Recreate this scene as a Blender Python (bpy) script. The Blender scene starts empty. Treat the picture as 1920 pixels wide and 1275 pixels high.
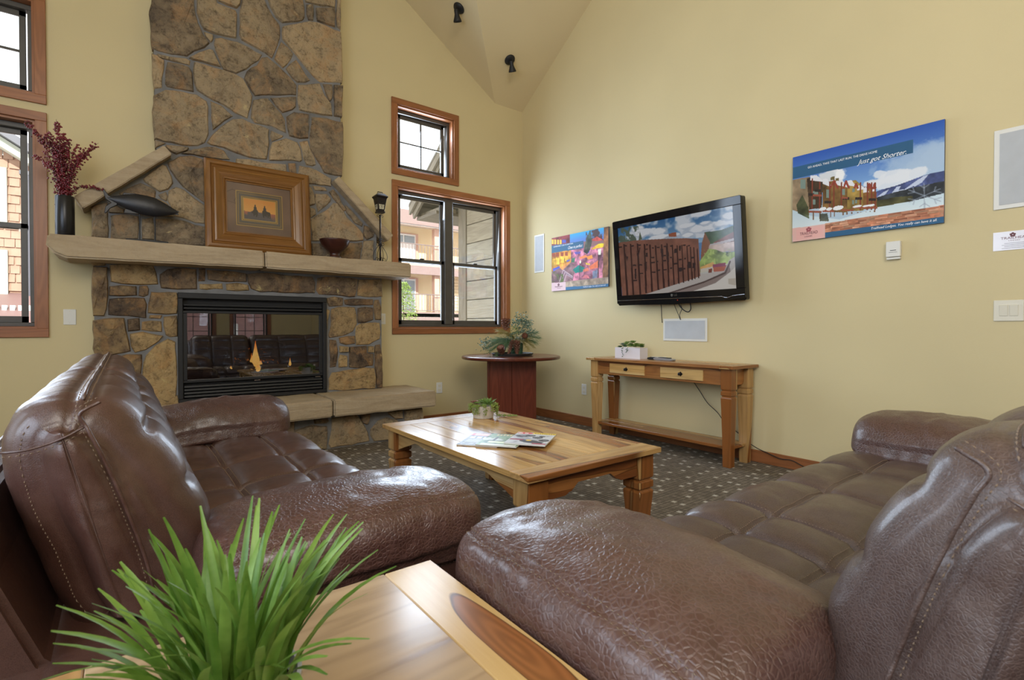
import bpy, bmesh, math, random
import numpy as np
from mathutils import Vector, Matrix, noise

random.seed(7)
S = bpy.context.scene
COL = S.collection
PI = math.pi

# ------------------------------------------------------------------ camera
cam_d = bpy.data.cameras.new('camera')
cam_d.sensor_width = 36.0
cam_d.lens = 949.8 / 1920 * 36
cam_d.shift_y = -(637.5 - 625.74) / 1920
cam_d.clip_start = 0.02
cam_d.dof.use_dof = True
cam_d.dof.focus_distance = 3.2
cam_d.dof.aperture_fstop = 9.0
cam = bpy.data.objects.new('camera', cam_d)
COL.objects.link(cam)
cam.location = (-3.932, -4.928, 1.05)
cam.rotation_euler = (PI / 2 - 0.011965, 0, -0.653452)
S.camera = cam

# ------------------------------------------------------------------ world, sun, daylight
W = bpy.data.worlds.new('sky')
S.world = W
W.use_nodes = True
nt = W.node_tree
bg = nt.nodes['Background']
bg.inputs['Color'].default_value = (0.93, 0.96, 1.0, 1)
bg.inputs['Strength'].default_value = 2.1

def add_light(name, kind, loc, aim, power, color=(1, 1, 1), size=(1, 1), spread=PI):
    l = bpy.data.lights.new(name, kind)
    l.energy = power
    l.color = color
    o = bpy.data.objects.new(name, l)
    COL.objects.link(o)
    o.location = loc
    o.rotation_euler = (Vector(aim) - Vector(loc)).to_track_quat('-Z', 'Y').to_euler()
    if kind == 'AREA':
        l.shape = 'RECTANGLE'
        l.size, l.size_y = size
        l.spread = spread
    return o

sun = add_light('sun', 'SUN', (0, -10, 10), (1.6, 0, 4), 6.0, (1.0, 0.96, 0.88))
sun.data.angle = 0.02
DAY = (0.68, 0.81, 1.0)
WARM = (1.0, 0.95, 0.86)
# daylight entering through the tall windows behind the camera and on the left
add_light('daylight_left', 'AREA', (-6.2, -4.2, 2.1), (0, -3.0, 1.6), 105, DAY, (3.0, 2.2))
add_light('daylight_back_left', 'AREA', (-5.42, -0.03, 2.1), (-5.0, -6, 1.0), 55, DAY, (0.8, 2.6))
add_light('daylight_window', 'AREA', (-0.93, 0.16, 1.78), (-1.2, -6, 1.1), 58, DAY, (1.25, 1.38))
add_light('daylight_window_high', 'AREA', (-1.33, 0.16, 3.04), (-1.6, -6, 1.4), 22, DAY, (0.56, 0.56))
# unseen fill lamp added behind the camera to brighten walls and ceiling
add_light('rear_fill', 'AREA', (-4.2, -6.9, 3.6), (0, -1.2, 2.1), 110, WARM, (2.4, 2.0))

S.view_settings.view_transform = 'Standard'
S.view_settings.look = 'None'
S.view_settings.gamma = 1.0
S.view_settings.exposure = 0.3
S.view_settings.use_curve_mapping = False
S.cycles.max_bounces = 8
S.cycles.diffuse_bounces = 5
S.cycles.glossy_bounces = 4
S.cycles.transparent_max_bounces = 12
S.cycles.sample_clamp_indirect = 6.0
S.cycles.caustics_reflective = False
S.cycles.caustics_refractive = False
S.cycles.use_denoising = True

# ------------------------------------------------------------------ helpers
def lin(r, g, b):
    f = lambda c: (c / 255 / 12.92) if c / 255 <= 0.04045 else ((c / 255 + 0.055) / 1.055) ** 2.4
    return (f(r), f(g), f(b), 1.0)

def node(nt, t, ins=None, **at):
    n = nt.nodes.new(t)
    for k, v in at.items():
        setattr(n, k, v)
    for k, v in (ins or {}).items():
        s = n.inputs[k]
        if isinstance(v, bpy.types.NodeSocket):
            nt.links.new(v, s)
        else:
            s.default_value = v
    return n

def new_mat(name):
    m = bpy.data.materials.new(name)
    m.use_nodes = True
    nt = m.node_tree
    return m, nt, nt.nodes['Principled BSDF']

def ramp(nt, fac, stops, interp='LINEAR'):
    n = nt.nodes.new('ShaderNodeValToRGB')
    cr = n.color_ramp
    cr.interpolation = interp
    while len(cr.elements) < len(stops):
        cr.elements.new(0.5)
    for e, (p, c) in zip(cr.elements, stops):
        e.position = p
        e.color = c if len(c) == 4 else (*c, 1)
    nt.links.new(fac, n.inputs[0])
    return n.outputs[0]

def math_n(nt, op, a, b=0.0, c=None, clamp=False):
    n = nt.nodes.new('ShaderNodeMath')
    n.operation = op
    n.use_clamp = clamp
    for i, v in enumerate((a, b, c)):
        if v is None:
            continue
        if isinstance(v, bpy.types.NodeSocket):
            nt.links.new(v, n.inputs[i])
        else:
            n.inputs[i].default_value = v
    return n.outputs[0]

def mix_c(nt, fac, a, b, mode='MIX'):
    n = nt.nodes.new('ShaderNodeMix')
    n.data_type = 'RGBA'
    n.blend_type = mode
    for idx, v in ((0, fac), (6, a), (7, b)):
        if isinstance(v, bpy.types.NodeSocket):
            nt.links.new(v, n.inputs[idx])
        else:
            n.inputs[idx].default_value = v
    return n.outputs[2]

def coords(nt, scale=(1, 1, 1), rand=0.0, kind='Object'):
    tc = node(nt, 'ShaderNodeTexCoord').outputs[kind]
    if rand:
        oi = node(nt, 'ShaderNodeObjectInfo').outputs['Random']
        off = math_n(nt, 'MULTIPLY', oi, rand)
        cb = node(nt, 'ShaderNodeCombineXYZ', {0: off, 1: off, 2: off}).outputs[0]
        tc = node(nt, 'ShaderNodeVectorMath', {0: tc, 1: cb}, operation='ADD').outputs[0]
    return node(nt, 'ShaderNodeMapping', {'Vector': tc, 'Scale': scale}).outputs[0]

def noise_n(nt, vec, scale, detail=3, rough=0.55, dist=0.0, out='Fac'):
    return node(nt, 'ShaderNodeTexNoise', {'Vector': vec, 'Scale': scale, 'Detail': detail, 'Roughness': rough, 'Distortion': dist}).outputs[out]

def bump(nt, h, strength, dist=0.01, normal=None):
    n = node(nt, 'ShaderNodeBump', {'Height': h, 'Strength': strength, 'Distance': dist})
    if normal is not None:
        nt.links.new(normal, n.inputs['Normal'])
    return n.outputs[0]

def plain(name, c, rough=0.5, metal=0.0, spec=0.5, var=0.0, bmp=0.0, bscale=200):
    m, nt, b = new_mat(name)
    b.inputs['Roughness'].default_value = rough
    b.inputs['Metallic'].default_value = metal
    b.inputs['Specular IOR Level'].default_value = spec
    v = coords(nt, rand=3.0)
    f = noise_n(nt, v, 9, 3)
    lo = tuple(x * (1 - var) for x in c[:3])
    hi = tuple(min(1, x * (1 + var)) for x in c[:3])
    nt.links.new(ramp(nt, f, [(0.3, lo), (0.7, hi)]), b.inputs['Base Color'])
    if bmp:
        nt.links.new(bump(nt, noise_n(nt, v, bscale, 2), bmp, 0.002), b.inputs['Normal'])
    return m

def wood(name, axis, light, mid, dark, heart, rough=0.3, scale=1.0, heart_at=0.56, rand=40.0, spec=0.5):
    m, nt, b = new_mat(name)
    sc = {'x': (0.55, 6, 6), 'y': (6, 0.55, 6), 'z': (6, 6, 0.55)}[axis]
    v = coords(nt, tuple(s * scale for s in sc), rand)
    warp = noise_n(nt, v, 0.9, 2, 0.5, 0.4)
    fig = noise_n(nt, v, 1.15, 2, 0.45, 0.7)
    base = ramp(nt, fig, [(0.25, light), (heart_at - 0.10, mid), (heart_at - 0.012, mid), (heart_at, dark), (heart_at + 0.02, heart), (0.85, tuple(0.75 * x for x in heart[:3]))])
    st = math_n(nt, 'SINE', math_n(nt, 'MULTIPLY', math_n(nt, 'ADD', fig, warp), 55.0))
    st = math_n(nt, 'MULTIPLY_ADD', st, 0.5, 0.5)
    fs = tuple(s * 9 * scale for s in sc)
    fine = noise_n(nt, coords(nt, fs, rand), 1.5, 4, 0.65)
    k = math_n(nt, 'MULTIPLY', math_n(nt, 'MULTIPLY', st, fine), 0.55)
    col = mix_c(nt, k, base, tuple(0.45 * x for x in heart[:3]) + (1,))
    oi = node(nt, 'ShaderNodeObjectInfo').outputs['Random']
    tint = ramp(nt, oi, [(0.0, (1.08, 1.02, 0.95)), (0.5, (0.95, 0.93, 0.9)), (1.0, (0.80, 0.72, 0.62))])
    col = mix_c(nt, 1.0, col, tint, 'MULTIPLY')
    nt.links.new(col, b.inputs['Base Color'])
    b.inputs['Roughness'].default_value = rough
    b.inputs['Specular IOR Level'].default_value = spec
    nt.links.new(bump(nt, fine, 0.06, 0.002), b.inputs['Normal'])
    return m

class MB:
    """Collects geometry; build() links it as ONE mesh object."""
    def __init__(s):
        s.v, s.f = [], []
    def add(s, vs, fs):
        o = len(s.v)
        s.v.extend(Vector(p) for p in vs)
        s.f.extend(tuple(i + o for i in f) for f in fs)
        return s
    def box(s, a, b):
        x0, y0, z0 = a; x1, y1, z1 = b
        return s.add([(x0,y0,z0),(x1,y0,z0),(x1,y1,z0),(x0,y1,z0),(x0,y0,z1),(x1,y0,z1),(x1,y1,z1),(x0,y1,z1)],
                     [(0,3,2,1),(4,5,6,7),(0,1,5,4),(1,2,6,5),(2,3,7,6),(3,0,4,7)])
    def prism(s, poly, axis, a, b):
        def P(p, t):
            if axis == 'x': return (t, p[0], p[1])
            if axis == 'y': return (p[0], t, p[1])
            return (p[0], p[1], t)
        n = len(poly)
        vs = [P(p, a) for p in poly] + [P(p, b) for p in poly]
        return s.add(vs, [tuple(range(n - 1, -1, -1)), tuple(range(n, 2 * n))] + [(i, (i + 1) % n, n + (i + 1) % n, n + i) for i in range(n)])
    def tube(s, pts, r, n=8, cap=True, closed=False):
        pts = [Vector(p) for p in pts]
        rr = r if isinstance(r, (list, tuple)) else [r] * len(pts)
        rings = []
        up = None
        m = len(pts)
        for i, p in enumerate(pts):
            if closed:
                t = pts[(i + 1) % m] - pts[i - 1]
            else:
                t = pts[min(i + 1, m - 1)] - pts[max(i - 1, 0)]
            if t.length < 1e-9: t = Vector((0, 0, 1))
            t.normalize()
            if up is None:
                up = t.orthogonal().normalized()
            else:
                up = (up - t * up.dot(t))
                up = up.normalized() if up.length > 1e-6 else t.orthogonal().normalized()
            w = t.cross(up)
            rings.append([p + (up * math.cos(2 * PI * k / n) + w * math.sin(2 * PI * k / n)) * rr[i] for k in range(n)])
        vs = [q for ring in rings for q in ring]
        fs = []
        for i in range(m if closed else m - 1):
            j = (i + 1) % m
            for k in range(n):
                fs.append((i * n + k, i * n + (k + 1) % n, j * n + (k + 1) % n, j * n + k))
        if cap and not closed:
            fs.append(tuple(range(n - 1, -1, -1)))
            fs.append(tuple((m - 1) * n + k for k in range(n)))
        return s.add(vs, fs)
    def lathe(s, prof, c=(0, 0, 0), n=32, sx=1.0, sy=1.0):
        c = Vector(c)
        vs, fs = [], []
        m = len(prof)
        for r, z in prof:
            for k in range(n):
                a = 2 * PI * k / n
                vs.append(c + Vector((max(r, 1e-4) * math.cos(a) * sx, max(r, 1e-4) * math.sin(a) * sy, z)))
        for i in range(m - 1):
            for k in range(n):
                fs.append((i * n + k, i * n + (k + 1) % n, (i + 1) * n + (k + 1) % n, (i + 1) * n + k))
        fs.append(tuple(range(n - 1, -1, -1)))
        fs.append(tuple((m - 1) * n + k for k in range(n)))
        return s.add(vs, fs)
    def sqlathe(s, prof, c, rot=0.0):
        c = Vector(c); vs = []; fs = []
        for r, z in prof:
            for sx, sy in ((-1, -1), (1, -1), (1, 1), (-1, 1)):
                vs.append(c + Vector((sx * r, sy * r, z)))
        m = len(prof)
        for i in range(m - 1):
            for k in range(4):
                fs.append((i * 4 + k, i * 4 + (k + 1) % 4, i * 4 + 4 + (k + 1) % 4, i * 4 + 4 + k))
        fs.append((3, 2, 1, 0)); fs.append(tuple((m - 1) * 4 + k for k in range(4)))
        return s.add(vs, fs)
    def ball(s, c, r, n=6, m=4, sc=(1, 1, 1)):
        c = Vector(c); vs = [c + Vector((0, 0, -r * sc[2]))]; fs = []
        for i in range(1, m):
            a = PI * i / m
            for k in range(n):
                b = 2 * PI * k / n
                vs.append(c + Vector((r * math.sin(a) * math.cos(b) * sc[0], r * math.sin(a) * math.sin(b) * sc[1], -r * math.cos(a) * sc[2])))
        vs.append(c + Vector((0, 0, r * sc[2])))
        for k in range(n):
            fs.append((0, 1 + (k + 1) % n, 1 + k))
            fs.append((len(vs) - 1, 1 + (m - 2) * n + k, 1 + (m - 2) * n + (k + 1) % n))
        for i in range(m - 2):
            for k in range(n):
                fs.append((1 + i * n + k, 1 + i * n + (k + 1) % n, 1 + (i + 1) * n + (k + 1) % n, 1 + (i + 1) * n + k))
        return s.add(vs, fs)
    def xf(s, M):
        s.v = [M @ p for p in s.v]
        return s
    def mesh(s, name, mat, smooth=False, bevel=0.0, origin=None, recalc=True, segs=1):
        me = bpy.data.meshes.new(name)
        o = Vector(origin) if origin is not None else Vector((0, 0, 0))
        me.from_pydata([tuple(p - o) for p in s.v], [], s.f)
        if recalc or bevel:
            bm = bmesh.new(); bm.from_mesh(me)
            if recalc:
                bmesh.ops.recalc_face_normals(bm, faces=bm.faces)
            if bevel:
                es = [e for e in bm.edges if len(e.link_faces) == 2 and e.calc_face_angle(0) > 0.5]
                bmesh.ops.bevel(bm, geom=es, offset=bevel, segments=segs, affect='EDGES', clamp_overlap=True)
            bm.to_mesh(me); bm.free()
        if smooth:
            me.polygons.foreach_set('use_smooth', [True] * len(me.polygons))
        if mat is not None:
            me.materials.append(mat)
        me.update()
        return me
    def build(s, name, mat, parent=None, smooth=False, bevel=0.0, local=False, recalc=True, segs=1, **tags):
        org = None
        if parent is not None and not local:
            org = wloc(parent)
        me = s.mesh(name, mat, smooth, bevel, org, recalc, segs)
        return link(name, me, parent, **tags)

def wloc(o):
    p = Vector(o.location)
    q = o.parent
    while q is not None:
        p = p + Vector(q.location)
        q = q.parent
    return p

def link(name, data, parent=None, loc=None, **tags):
    o = bpy.data.objects.new(name, data)
    COL.objects.link(o)
    if parent is not None:
        o.parent = parent
    if loc is not None:
        o.location = loc
    for k, v in tags.items():
        if v is not None:
            o[k] = v
    return o

def thing(name, label, cat, loc=(0, 0, 0), rz=0.0, group=None):
    o = bpy.data.objects.new(name, None)
    o.empty_display_size = 0.05
    COL.objects.link(o)
    o.location = loc
    o.rotation_euler = (0, 0, rz)
    o['label'] = label
    o['category'] = cat
    if group: o['group'] = group
    return o

def struct(name, loc=(0, 0, 0), label=None):
    o = bpy.data.objects.new(name, None)
    COL.objects.link(o)
    o.location = loc
    o['kind'] = 'structure'
    if label: o['label'] = label
    return o

def catmull(pts, n, closed=False):
    pts = [Vector(p) for p in pts]
    out = []
    m = len(pts)
    segs = m if closed else m - 1
    for i in range(segs):
        p0 = pts[(i - 1) % m] if closed or i > 0 else pts[0] * 2 - pts[1]
        p1 = pts[i]; p2 = pts[(i + 1) % m]
        p3 = pts[(i + 2) % m] if closed or i + 2 < m else pts[-1] * 2 - pts[-2]
        for k in range(n):
            t = k / n
            out.append(0.5 * ((2 * p1) + (p2 - p0) * t + (2 * p0 - 5 * p1 + 4 * p2 - p3) * t * t + (3 * p1 - p0 - 3 * p2 + p3) * t ** 3))
    if not closed:
        out.append(pts[-1].copy())
    return out

def text_obj(name, body, parent, mat, size, M, align='LEFT', shear=0.0, extrude=0.0004, spacing=1.0, width=None):
    cu = bpy.data.curves.new(name, 'FONT')
    cu.body = body; cu.size = size; cu.align_x = align; cu.shear = shear; cu.extrude = extrude
    cu.space_character = spacing; cu.resolution_u = 3
    tmp = bpy.data.objects.new(name, cu)
    COL.objects.link(tmp)
    dg = bpy.context.evaluated_depsgraph_get()
    me = bpy.data.meshes.new_from_object(tmp.evaluated_get(dg))
    bpy.data.objects.remove(tmp)
    if width:
        xs = [v.co.x for v in me.vertices]
        k = width / max(1e-6, max(xs) - min(xs))
        me.transform(Matrix.Diagonal((k, 1, 1, 1)))
    me.transform(Matrix.Translation(-wloc(parent)) @ M)
    me.name = name
    me.materials.clear(); me.materials.append(mat)
    return link(name, me, parent)

# ------------------------------------------------------------------ flat prints (posters, screen, covers): colour carried by the print itself
class Paint:
    def __init__(s, w, h, c, q=None):
        s.w, s.h, s.q = w, h, q
        s.a = np.zeros((h, w, 3)); s.a[:] = np.array(c) / 255.0
        s.u, s.v = np.meshgrid((np.arange(w) + 0.5) / w, (np.arange(h) + 0.5) / h)
        s.rs = np.random.RandomState(3)
    def pts(s, ps):
        return [s.q(*p) if s.q else p for p in ps]
    def mask(s, ps):
        ps = s.pts(ps); m = np.zeros((s.h, s.w), bool); n = len(ps)
        for i in range(n):
            (x0, y0), (x1, y1) = ps[i], ps[(i + 1) % n]
            if y0 == y1: continue
            c = (s.v >= min(y0, y1)) & (s.v < max(y0, y1))
            xi = x0 + (s.v - y0) * (x1 - x0) / (y1 - y0)
            m ^= c & (s.u < xi)
        return m
    def put(s, m, c, a=1.0):
        al = np.asarray(m, float)[..., None] * a
        s.a = s.a * (1 - al) + (np.array(c) / 255.0) * al
    def poly(s, ps, c, a=1.0, var=0.0):
        m = s.mask(ps)
        s.put(m, c, a)
        if var:
            nz = s.fbm(0.06)[..., None]
            s.a = np.where(m[..., None], np.clip(s.a * (1 + var * (nz * 2 - 1)), 0, 1), s.a)
    def grad(s, ps, c0, c1, axis='v', a=1.0):
        m = s.mask(ps); t = s.v if axis == 'v' else s.u
        lo, hi = t[m].min(), t[m].max()
        k = np.clip((t - lo) / max(hi - lo, 1e-6), 0, 1)[..., None]
        col = (np.array(c0) * (1 - k) + np.array(c1) * k) / 255.0
        al = m[..., None] * a
        s.a = s.a * (1 - al) + col * al
    def fbm(s, size, seed=None, oct=3):
        rs = np.random.RandomState(seed) if seed is not None else s.rs
        out = np.zeros((s.h, s.w)); amp = 1; tot = 0
        asp = s.h / s.w
        for o in range(oct):
            n = max(2, int(1 / size * 2 ** o)); k = max(2, int(n * asp))
            g = rs.rand(k + 2, n + 2)
            x = s.u * n; y = s.v * k
            xi = x.astype(int); yi = y.astype(int); fx = x - xi; fy = y - yi
            fx = fx * fx * (3 - 2 * fx); fy = fy * fy * (3 - 2 * fy)
            out += amp * ((g[yi, xi] * (1 - fx) + g[yi, xi + 1] * fx) * (1 - fy) + (g[yi + 1, xi] * (1 - fx) + g[yi + 1, xi + 1] * fx) * fy)
            tot += amp; amp *= 0.55
        return out / tot
    def cloud(s, ps, c, size=0.1, th=0.45, soft=0.15, seed=1):
        n = s.fbm(size, seed, 4)
        s.put(s.mask(ps) * np.clip((n - th) / soft, 0, 1), c)
    def ell(s, cx, cy, rx, ry, c, a=1.0):
        if s.q:
            (cx, cy) = s.q(cx, cy); rx /= 1480.0; ry /= 810.0
        s.put(((s.u - cx) / rx) ** 2 + ((s.v - cy) / ry) ** 2 < 1, c, a)
    def blob(s, cx, cy, rx, ry, c, seed=1, a=1.0):
        (cx, cy) = s.q(cx, cy) if s.q else (cx, cy)
        if s.q: rx /= 1480.0; ry /= 810.0
        d = 1 - np.hypot((s.u - cx) / rx, (s.v - cy) / ry)
        n = s.fbm(.07, seed, 4) - .5
        s.put(np.clip((d + n * 1.3) / .22, 0, 1), c, a)
    def line(s, ps, wd, c, a=1.0):
        ps = s.pts(ps); asp = s.h / s.w
        for (x0, y0), (x1, y1) in zip(ps[:-1], ps[1:]):
            dx, dy = x1 - x0, (y1 - y0) * asp
            L = dx * dx + dy * dy + 1e-9
            t = np.clip(((s.u - x0) * dx + (s.v - y0) * asp * dy) / L, 0, 1)
            d = np.hypot(s.u - x0 - t * dx, (s.v - y0) * asp - t * dy)
            s.put(d < wd, c, a)
    def grid(s, name, P, parent, mat, local=False):
        """P(u, v) -> point; v runs downwards"""
        w, h = s.w, s.h
        o = Vector((0, 0, 0)) if local else wloc(parent)
        p00, p10, p01 = (Vector(P(0, 0)) - o, Vector(P(1, 0)) - o, Vector(P(0, 1)) - o)
        U, V = np.meshgrid(np.linspace(0, 1, w), np.linspace(0, 1, h))
        A = np.array(p00) + U[..., None] * np.array(p10 - p00) + V[..., None] * np.array(p01 - p00)
        i = np.arange(w * h).reshape(h, w)
        F = np.stack([i[:-1, :-1], i[1:, :-1], i[1:, 1:], i[:-1, 1:]], -1).reshape(-1, 4)
        me = bpy.data.meshes.new(name)
        me.vertices.add(w * h); me.vertices.foreach_set('co', A.reshape(-1).astype(np.float32))
        me.loops.add(F.size); me.loops.foreach_set('vertex_index', F.reshape(-1).astype(np.int32))
        me.polygons.add(len(F)); me.polygons.foreach_set('loop_start', (np.arange(len(F)) * 4).astype(np.int32))
        me.update(calc_edges=True)
        c = np.clip(s.a, 0, 1)
        c = np.where(c <= 0.04045, c / 12.92, ((c + 0.055) / 1.055) ** 2.4)
        at = me.color_attributes.new('print', 'FLOAT_COLOR', 'POINT')
        at.data.foreach_set('color', np.concatenate([c, np.ones((h, w, 1))], -1).reshape(-1).astype(np.float32))
        me.materials.append(mat)
        return link(name, me, parent)

def print_mat(name, rough=0.4, emit=0.0, spec=0.4):
    m, nt, b = new_mat(name)
    at = node(nt, 'ShaderNodeVertexColor', layer_name='print').outputs[0]
    b.inputs['Roughness'].default_value = rough
    b.inputs['Specular IOR Level'].default_value = spec
    if emit:
        b.inputs['Base Color'].default_value = (0.01, 0.01, 0.01, 1)
        nt.links.new(at, b.inputs['Emission Color'])
        b.inputs['Emission Strength'].default_value = emit
    else:
        nt.links.new(at, b.inputs['Base Color'])
    return m
# ------------------------------------------------------------------ materials
WALLC = (0.61, 0.515, 0.295)
def wall_mat(name, c):
    m, nt, b = new_mat(name)
    v = coords(nt)
    n = noise_n(nt, v, 1.3, 2)
    nt.links.new(ramp(nt, n, [(0.3, tuple(x * 0.97 for x in c)), (0.7, tuple(min(1, x * 1.03) for x in c))]), b.inputs['Base Color'])
    b.inputs['Roughness'].default_value = 0.62
    b.inputs['Specular IOR Level'].default_value = 0.3
    nt.links.new(bump(nt, noise_n(nt, v, 140, 3), 0.12, 0.003), b.inputs['Normal'])
    return m
M_wall = wall_mat('wall_paint', WALLC)
M_ceil = wall_mat('ceiling_paint', (0.66, 0.55, 0.335))

def carpet():
    m, nt, b = new_mat('carpet')
    tc = node(nt, 'ShaderNodeTexCoord').outputs['Object']
    xyz = node(nt, 'ShaderNodeSeparateXYZ', {0: tc})
    g = 1 / 0.030
    x = math_n(nt, 'MULTIPLY', xyz.outputs[0], g); y = math_n(nt, 'MULTIPLY', xyz.outputs[1], g)
    ix = math_n(nt, 'FLOOR', x); iy = math_n(nt, 'FLOOR', y)
    bx = math_n(nt, 'FLOOR', math_n(nt, 'DIVIDE', ix, 4.0)); by = math_n(nt, 'FLOOR', math_n(nt, 'DIVIDE', iy, 4.0))
    wn = node(nt, 'ShaderNodeTexWhiteNoise', {0: node(nt, 'ShaderNodeCombineXYZ', {0: bx, 1: by, 2: 5.0}).outputs[0]}, noise_dimensions='3D').outputs['Color']
    wx = node(nt, 'ShaderNodeSeparateXYZ', {0: wn})
    mx_ = math_n(nt, 'FLOORED_MODULO', ix, 4.0); my_ = math_n(nt, 'FLOORED_MODULO', iy, 4.0)
    hx = math_n(nt, 'COMPARE', mx_, math_n(nt, 'FLOOR', math_n(nt, 'MULTIPLY', wx.outputs[0], 2.99)), 0.25)
    hy = math_n(nt, 'COMPARE', my_, math_n(nt, 'FLOOR', math_n(nt, 'MULTIPLY', wx.outputs[1], 2.99)), 0.25)
    lit = math_n(nt, 'MULTIPLY', hx, hy)
    fx = math_n(nt, 'FRACT', x); fy = math_n(nt, 'FRACT', y)
    ex = math_n(nt, 'ABSOLUTE', math_n(nt, 'SUBTRACT', fx, 0.5)); ey = math_n(nt, 'ABSOLUTE', math_n(nt, 'SUBTRACT', fy, 0.5))
    edge = math_n(nt, 'GREATER_THAN', math_n(nt, 'MAXIMUM', ex, ey), 0.43)
    cell = node(nt, 'ShaderNodeTexWhiteNoise', {0: node(nt, 'ShaderNodeCombineXYZ', {0: ix, 1: iy}).outputs[0]}, noise_dimensions='3D').outputs[0]
    fib = noise_n(nt, tc, 330, 3, 0.7)
    base = ramp(nt, math_n(nt, 'MULTIPLY_ADD', cell, 0.35, math_n(nt, 'MULTIPLY', fib, 0.65)), [(0.2, (0.125, 0.105, 0.083)), (0.8, (0.265, 0.226, 0.182))])
    col = mix_c(nt, math_n(nt, 'MULTIPLY', edge, 0.7), base, (0.045, 0.036, 0.027, 1))
    lc = ramp(nt, fib, [(0.3, (0.42, 0.39, 0.34)), (0.7, (0.60, 0.57, 0.50))])
    litm = math_n(nt, 'MULTIPLY', lit, math_n(nt, 'SUBTRACT', 1.0, math_n(nt, 'MULTIPLY', edge, 0.25)))
    nt.links.new(mix_c(nt, litm, col, lc), b.inputs['Base Color'])
    b.inputs['Roughness'].default_value = 0.95
    b.inputs['Specular IOR Level'].default_value = 0.1
    h = math_n(nt, 'SUBTRACT', fib, math_n(nt, 'MULTIPLY', edge, 0.8))
    nt.links.new(bump(nt, h, 0.6, 0.006), b.inputs['Normal'])
    return m
M_carpet = carpet()

PALE, HONEY, DKLINE, HEART = (0.62, 0.425, 0.195), (0.50, 0.305, 0.118), (0.13, 0.05, 0.015), (0.30, 0.115, 0.032)
M_sh = {a: wood('sheesham_' + a, a, PALE, HONEY, DKLINE, HEART, rough=0.24) for a in 'xyz'}
M_shp = {a: wood('sheesham_pale_' + a, a, (0.66, 0.47, 0.22), (0.58, 0.36, 0.13), (0.2, 0.09, 0.03), (0.42, 0.20, 0.065), rough=0.20, heart_at=0.63) for a in 'xyz'}
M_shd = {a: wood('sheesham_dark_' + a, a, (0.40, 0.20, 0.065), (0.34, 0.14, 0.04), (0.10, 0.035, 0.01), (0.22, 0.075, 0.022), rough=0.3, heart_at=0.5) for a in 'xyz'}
ALD = ((0.36, 0.145, 0.055), (0.29, 0.11, 0.04), (0.19, 0.066, 0.024), (0.23, 0.084, 0.03))
M_alder = {a: wood('alder_trim_' + a, a, *ALD, rough=0.38, heart_at=0.75) for a in 'xyz'}
M_mahog = {a: wood('mahogany_' + a, a, (0.17, 0.045, 0.022), (0.13, 0.03, 0.016), (0.06, 0.014, 0.008), (0.09, 0.02, 0.012), rough=0.25, heart_at=0.7) for a in 'xyz'}
M_pic = {a: wood('frame_wood_' + a, a, (0.23, 0.108, 0.024), (0.18, 0.078, 0.017), (0.08, 0.028, 0.008), (0.12, 0.042, 0.011), rough=0.28, heart_at=0.72) for a in 'xyz'}

M_sash = plain('bronze_sash', (0.072, 0.065, 0.056), 0.42, 0.0, 0.5, 0.1)
M_black = plain('black_metal', (0.013, 0.013, 0.014), 0.5, 0.0, 0.35, 0.1)
M_blackgloss = plain('black_gloss', (0.006, 0.006, 0.007), 0.09, 0.0, 0.35)
M_iron = plain('wrought_iron', (0.022, 0.018, 0.018), 0.42, 0.6, 0.5, 0.2)
M_white = plain('white_plastic', (0.70, 0.69, 0.64), 0.4)
M_ivory = plain('ivory_plastic', (0.66, 0.62, 0.50), 0.4)
M_grille = plain('speaker_grille', (0.48, 0.50, 0.52), 0.6, 0, 0.3, 0.05, 0.5, 900)
M_chrome = plain('chrome', (0.6, 0.6, 0.62), 0.18, 1.0)
M_ink = plain('ink', (0.02, 0.02, 0.025), 0.5)
M_inkwhite = plain('ink_white', (0.85, 0.86, 0.88), 0.5)
M_inkplum = plain('ink_plum', (0.16, 0.05, 0.06), 0.5)
M_mortar = plain('mortar', (0.185, 0.182, 0.178), 0.9, 0, 0.2, 0.2, 0.7, 60)
M_dark = plain('dark_void', (0.012, 0.011, 0.010), 0.8)

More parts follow.
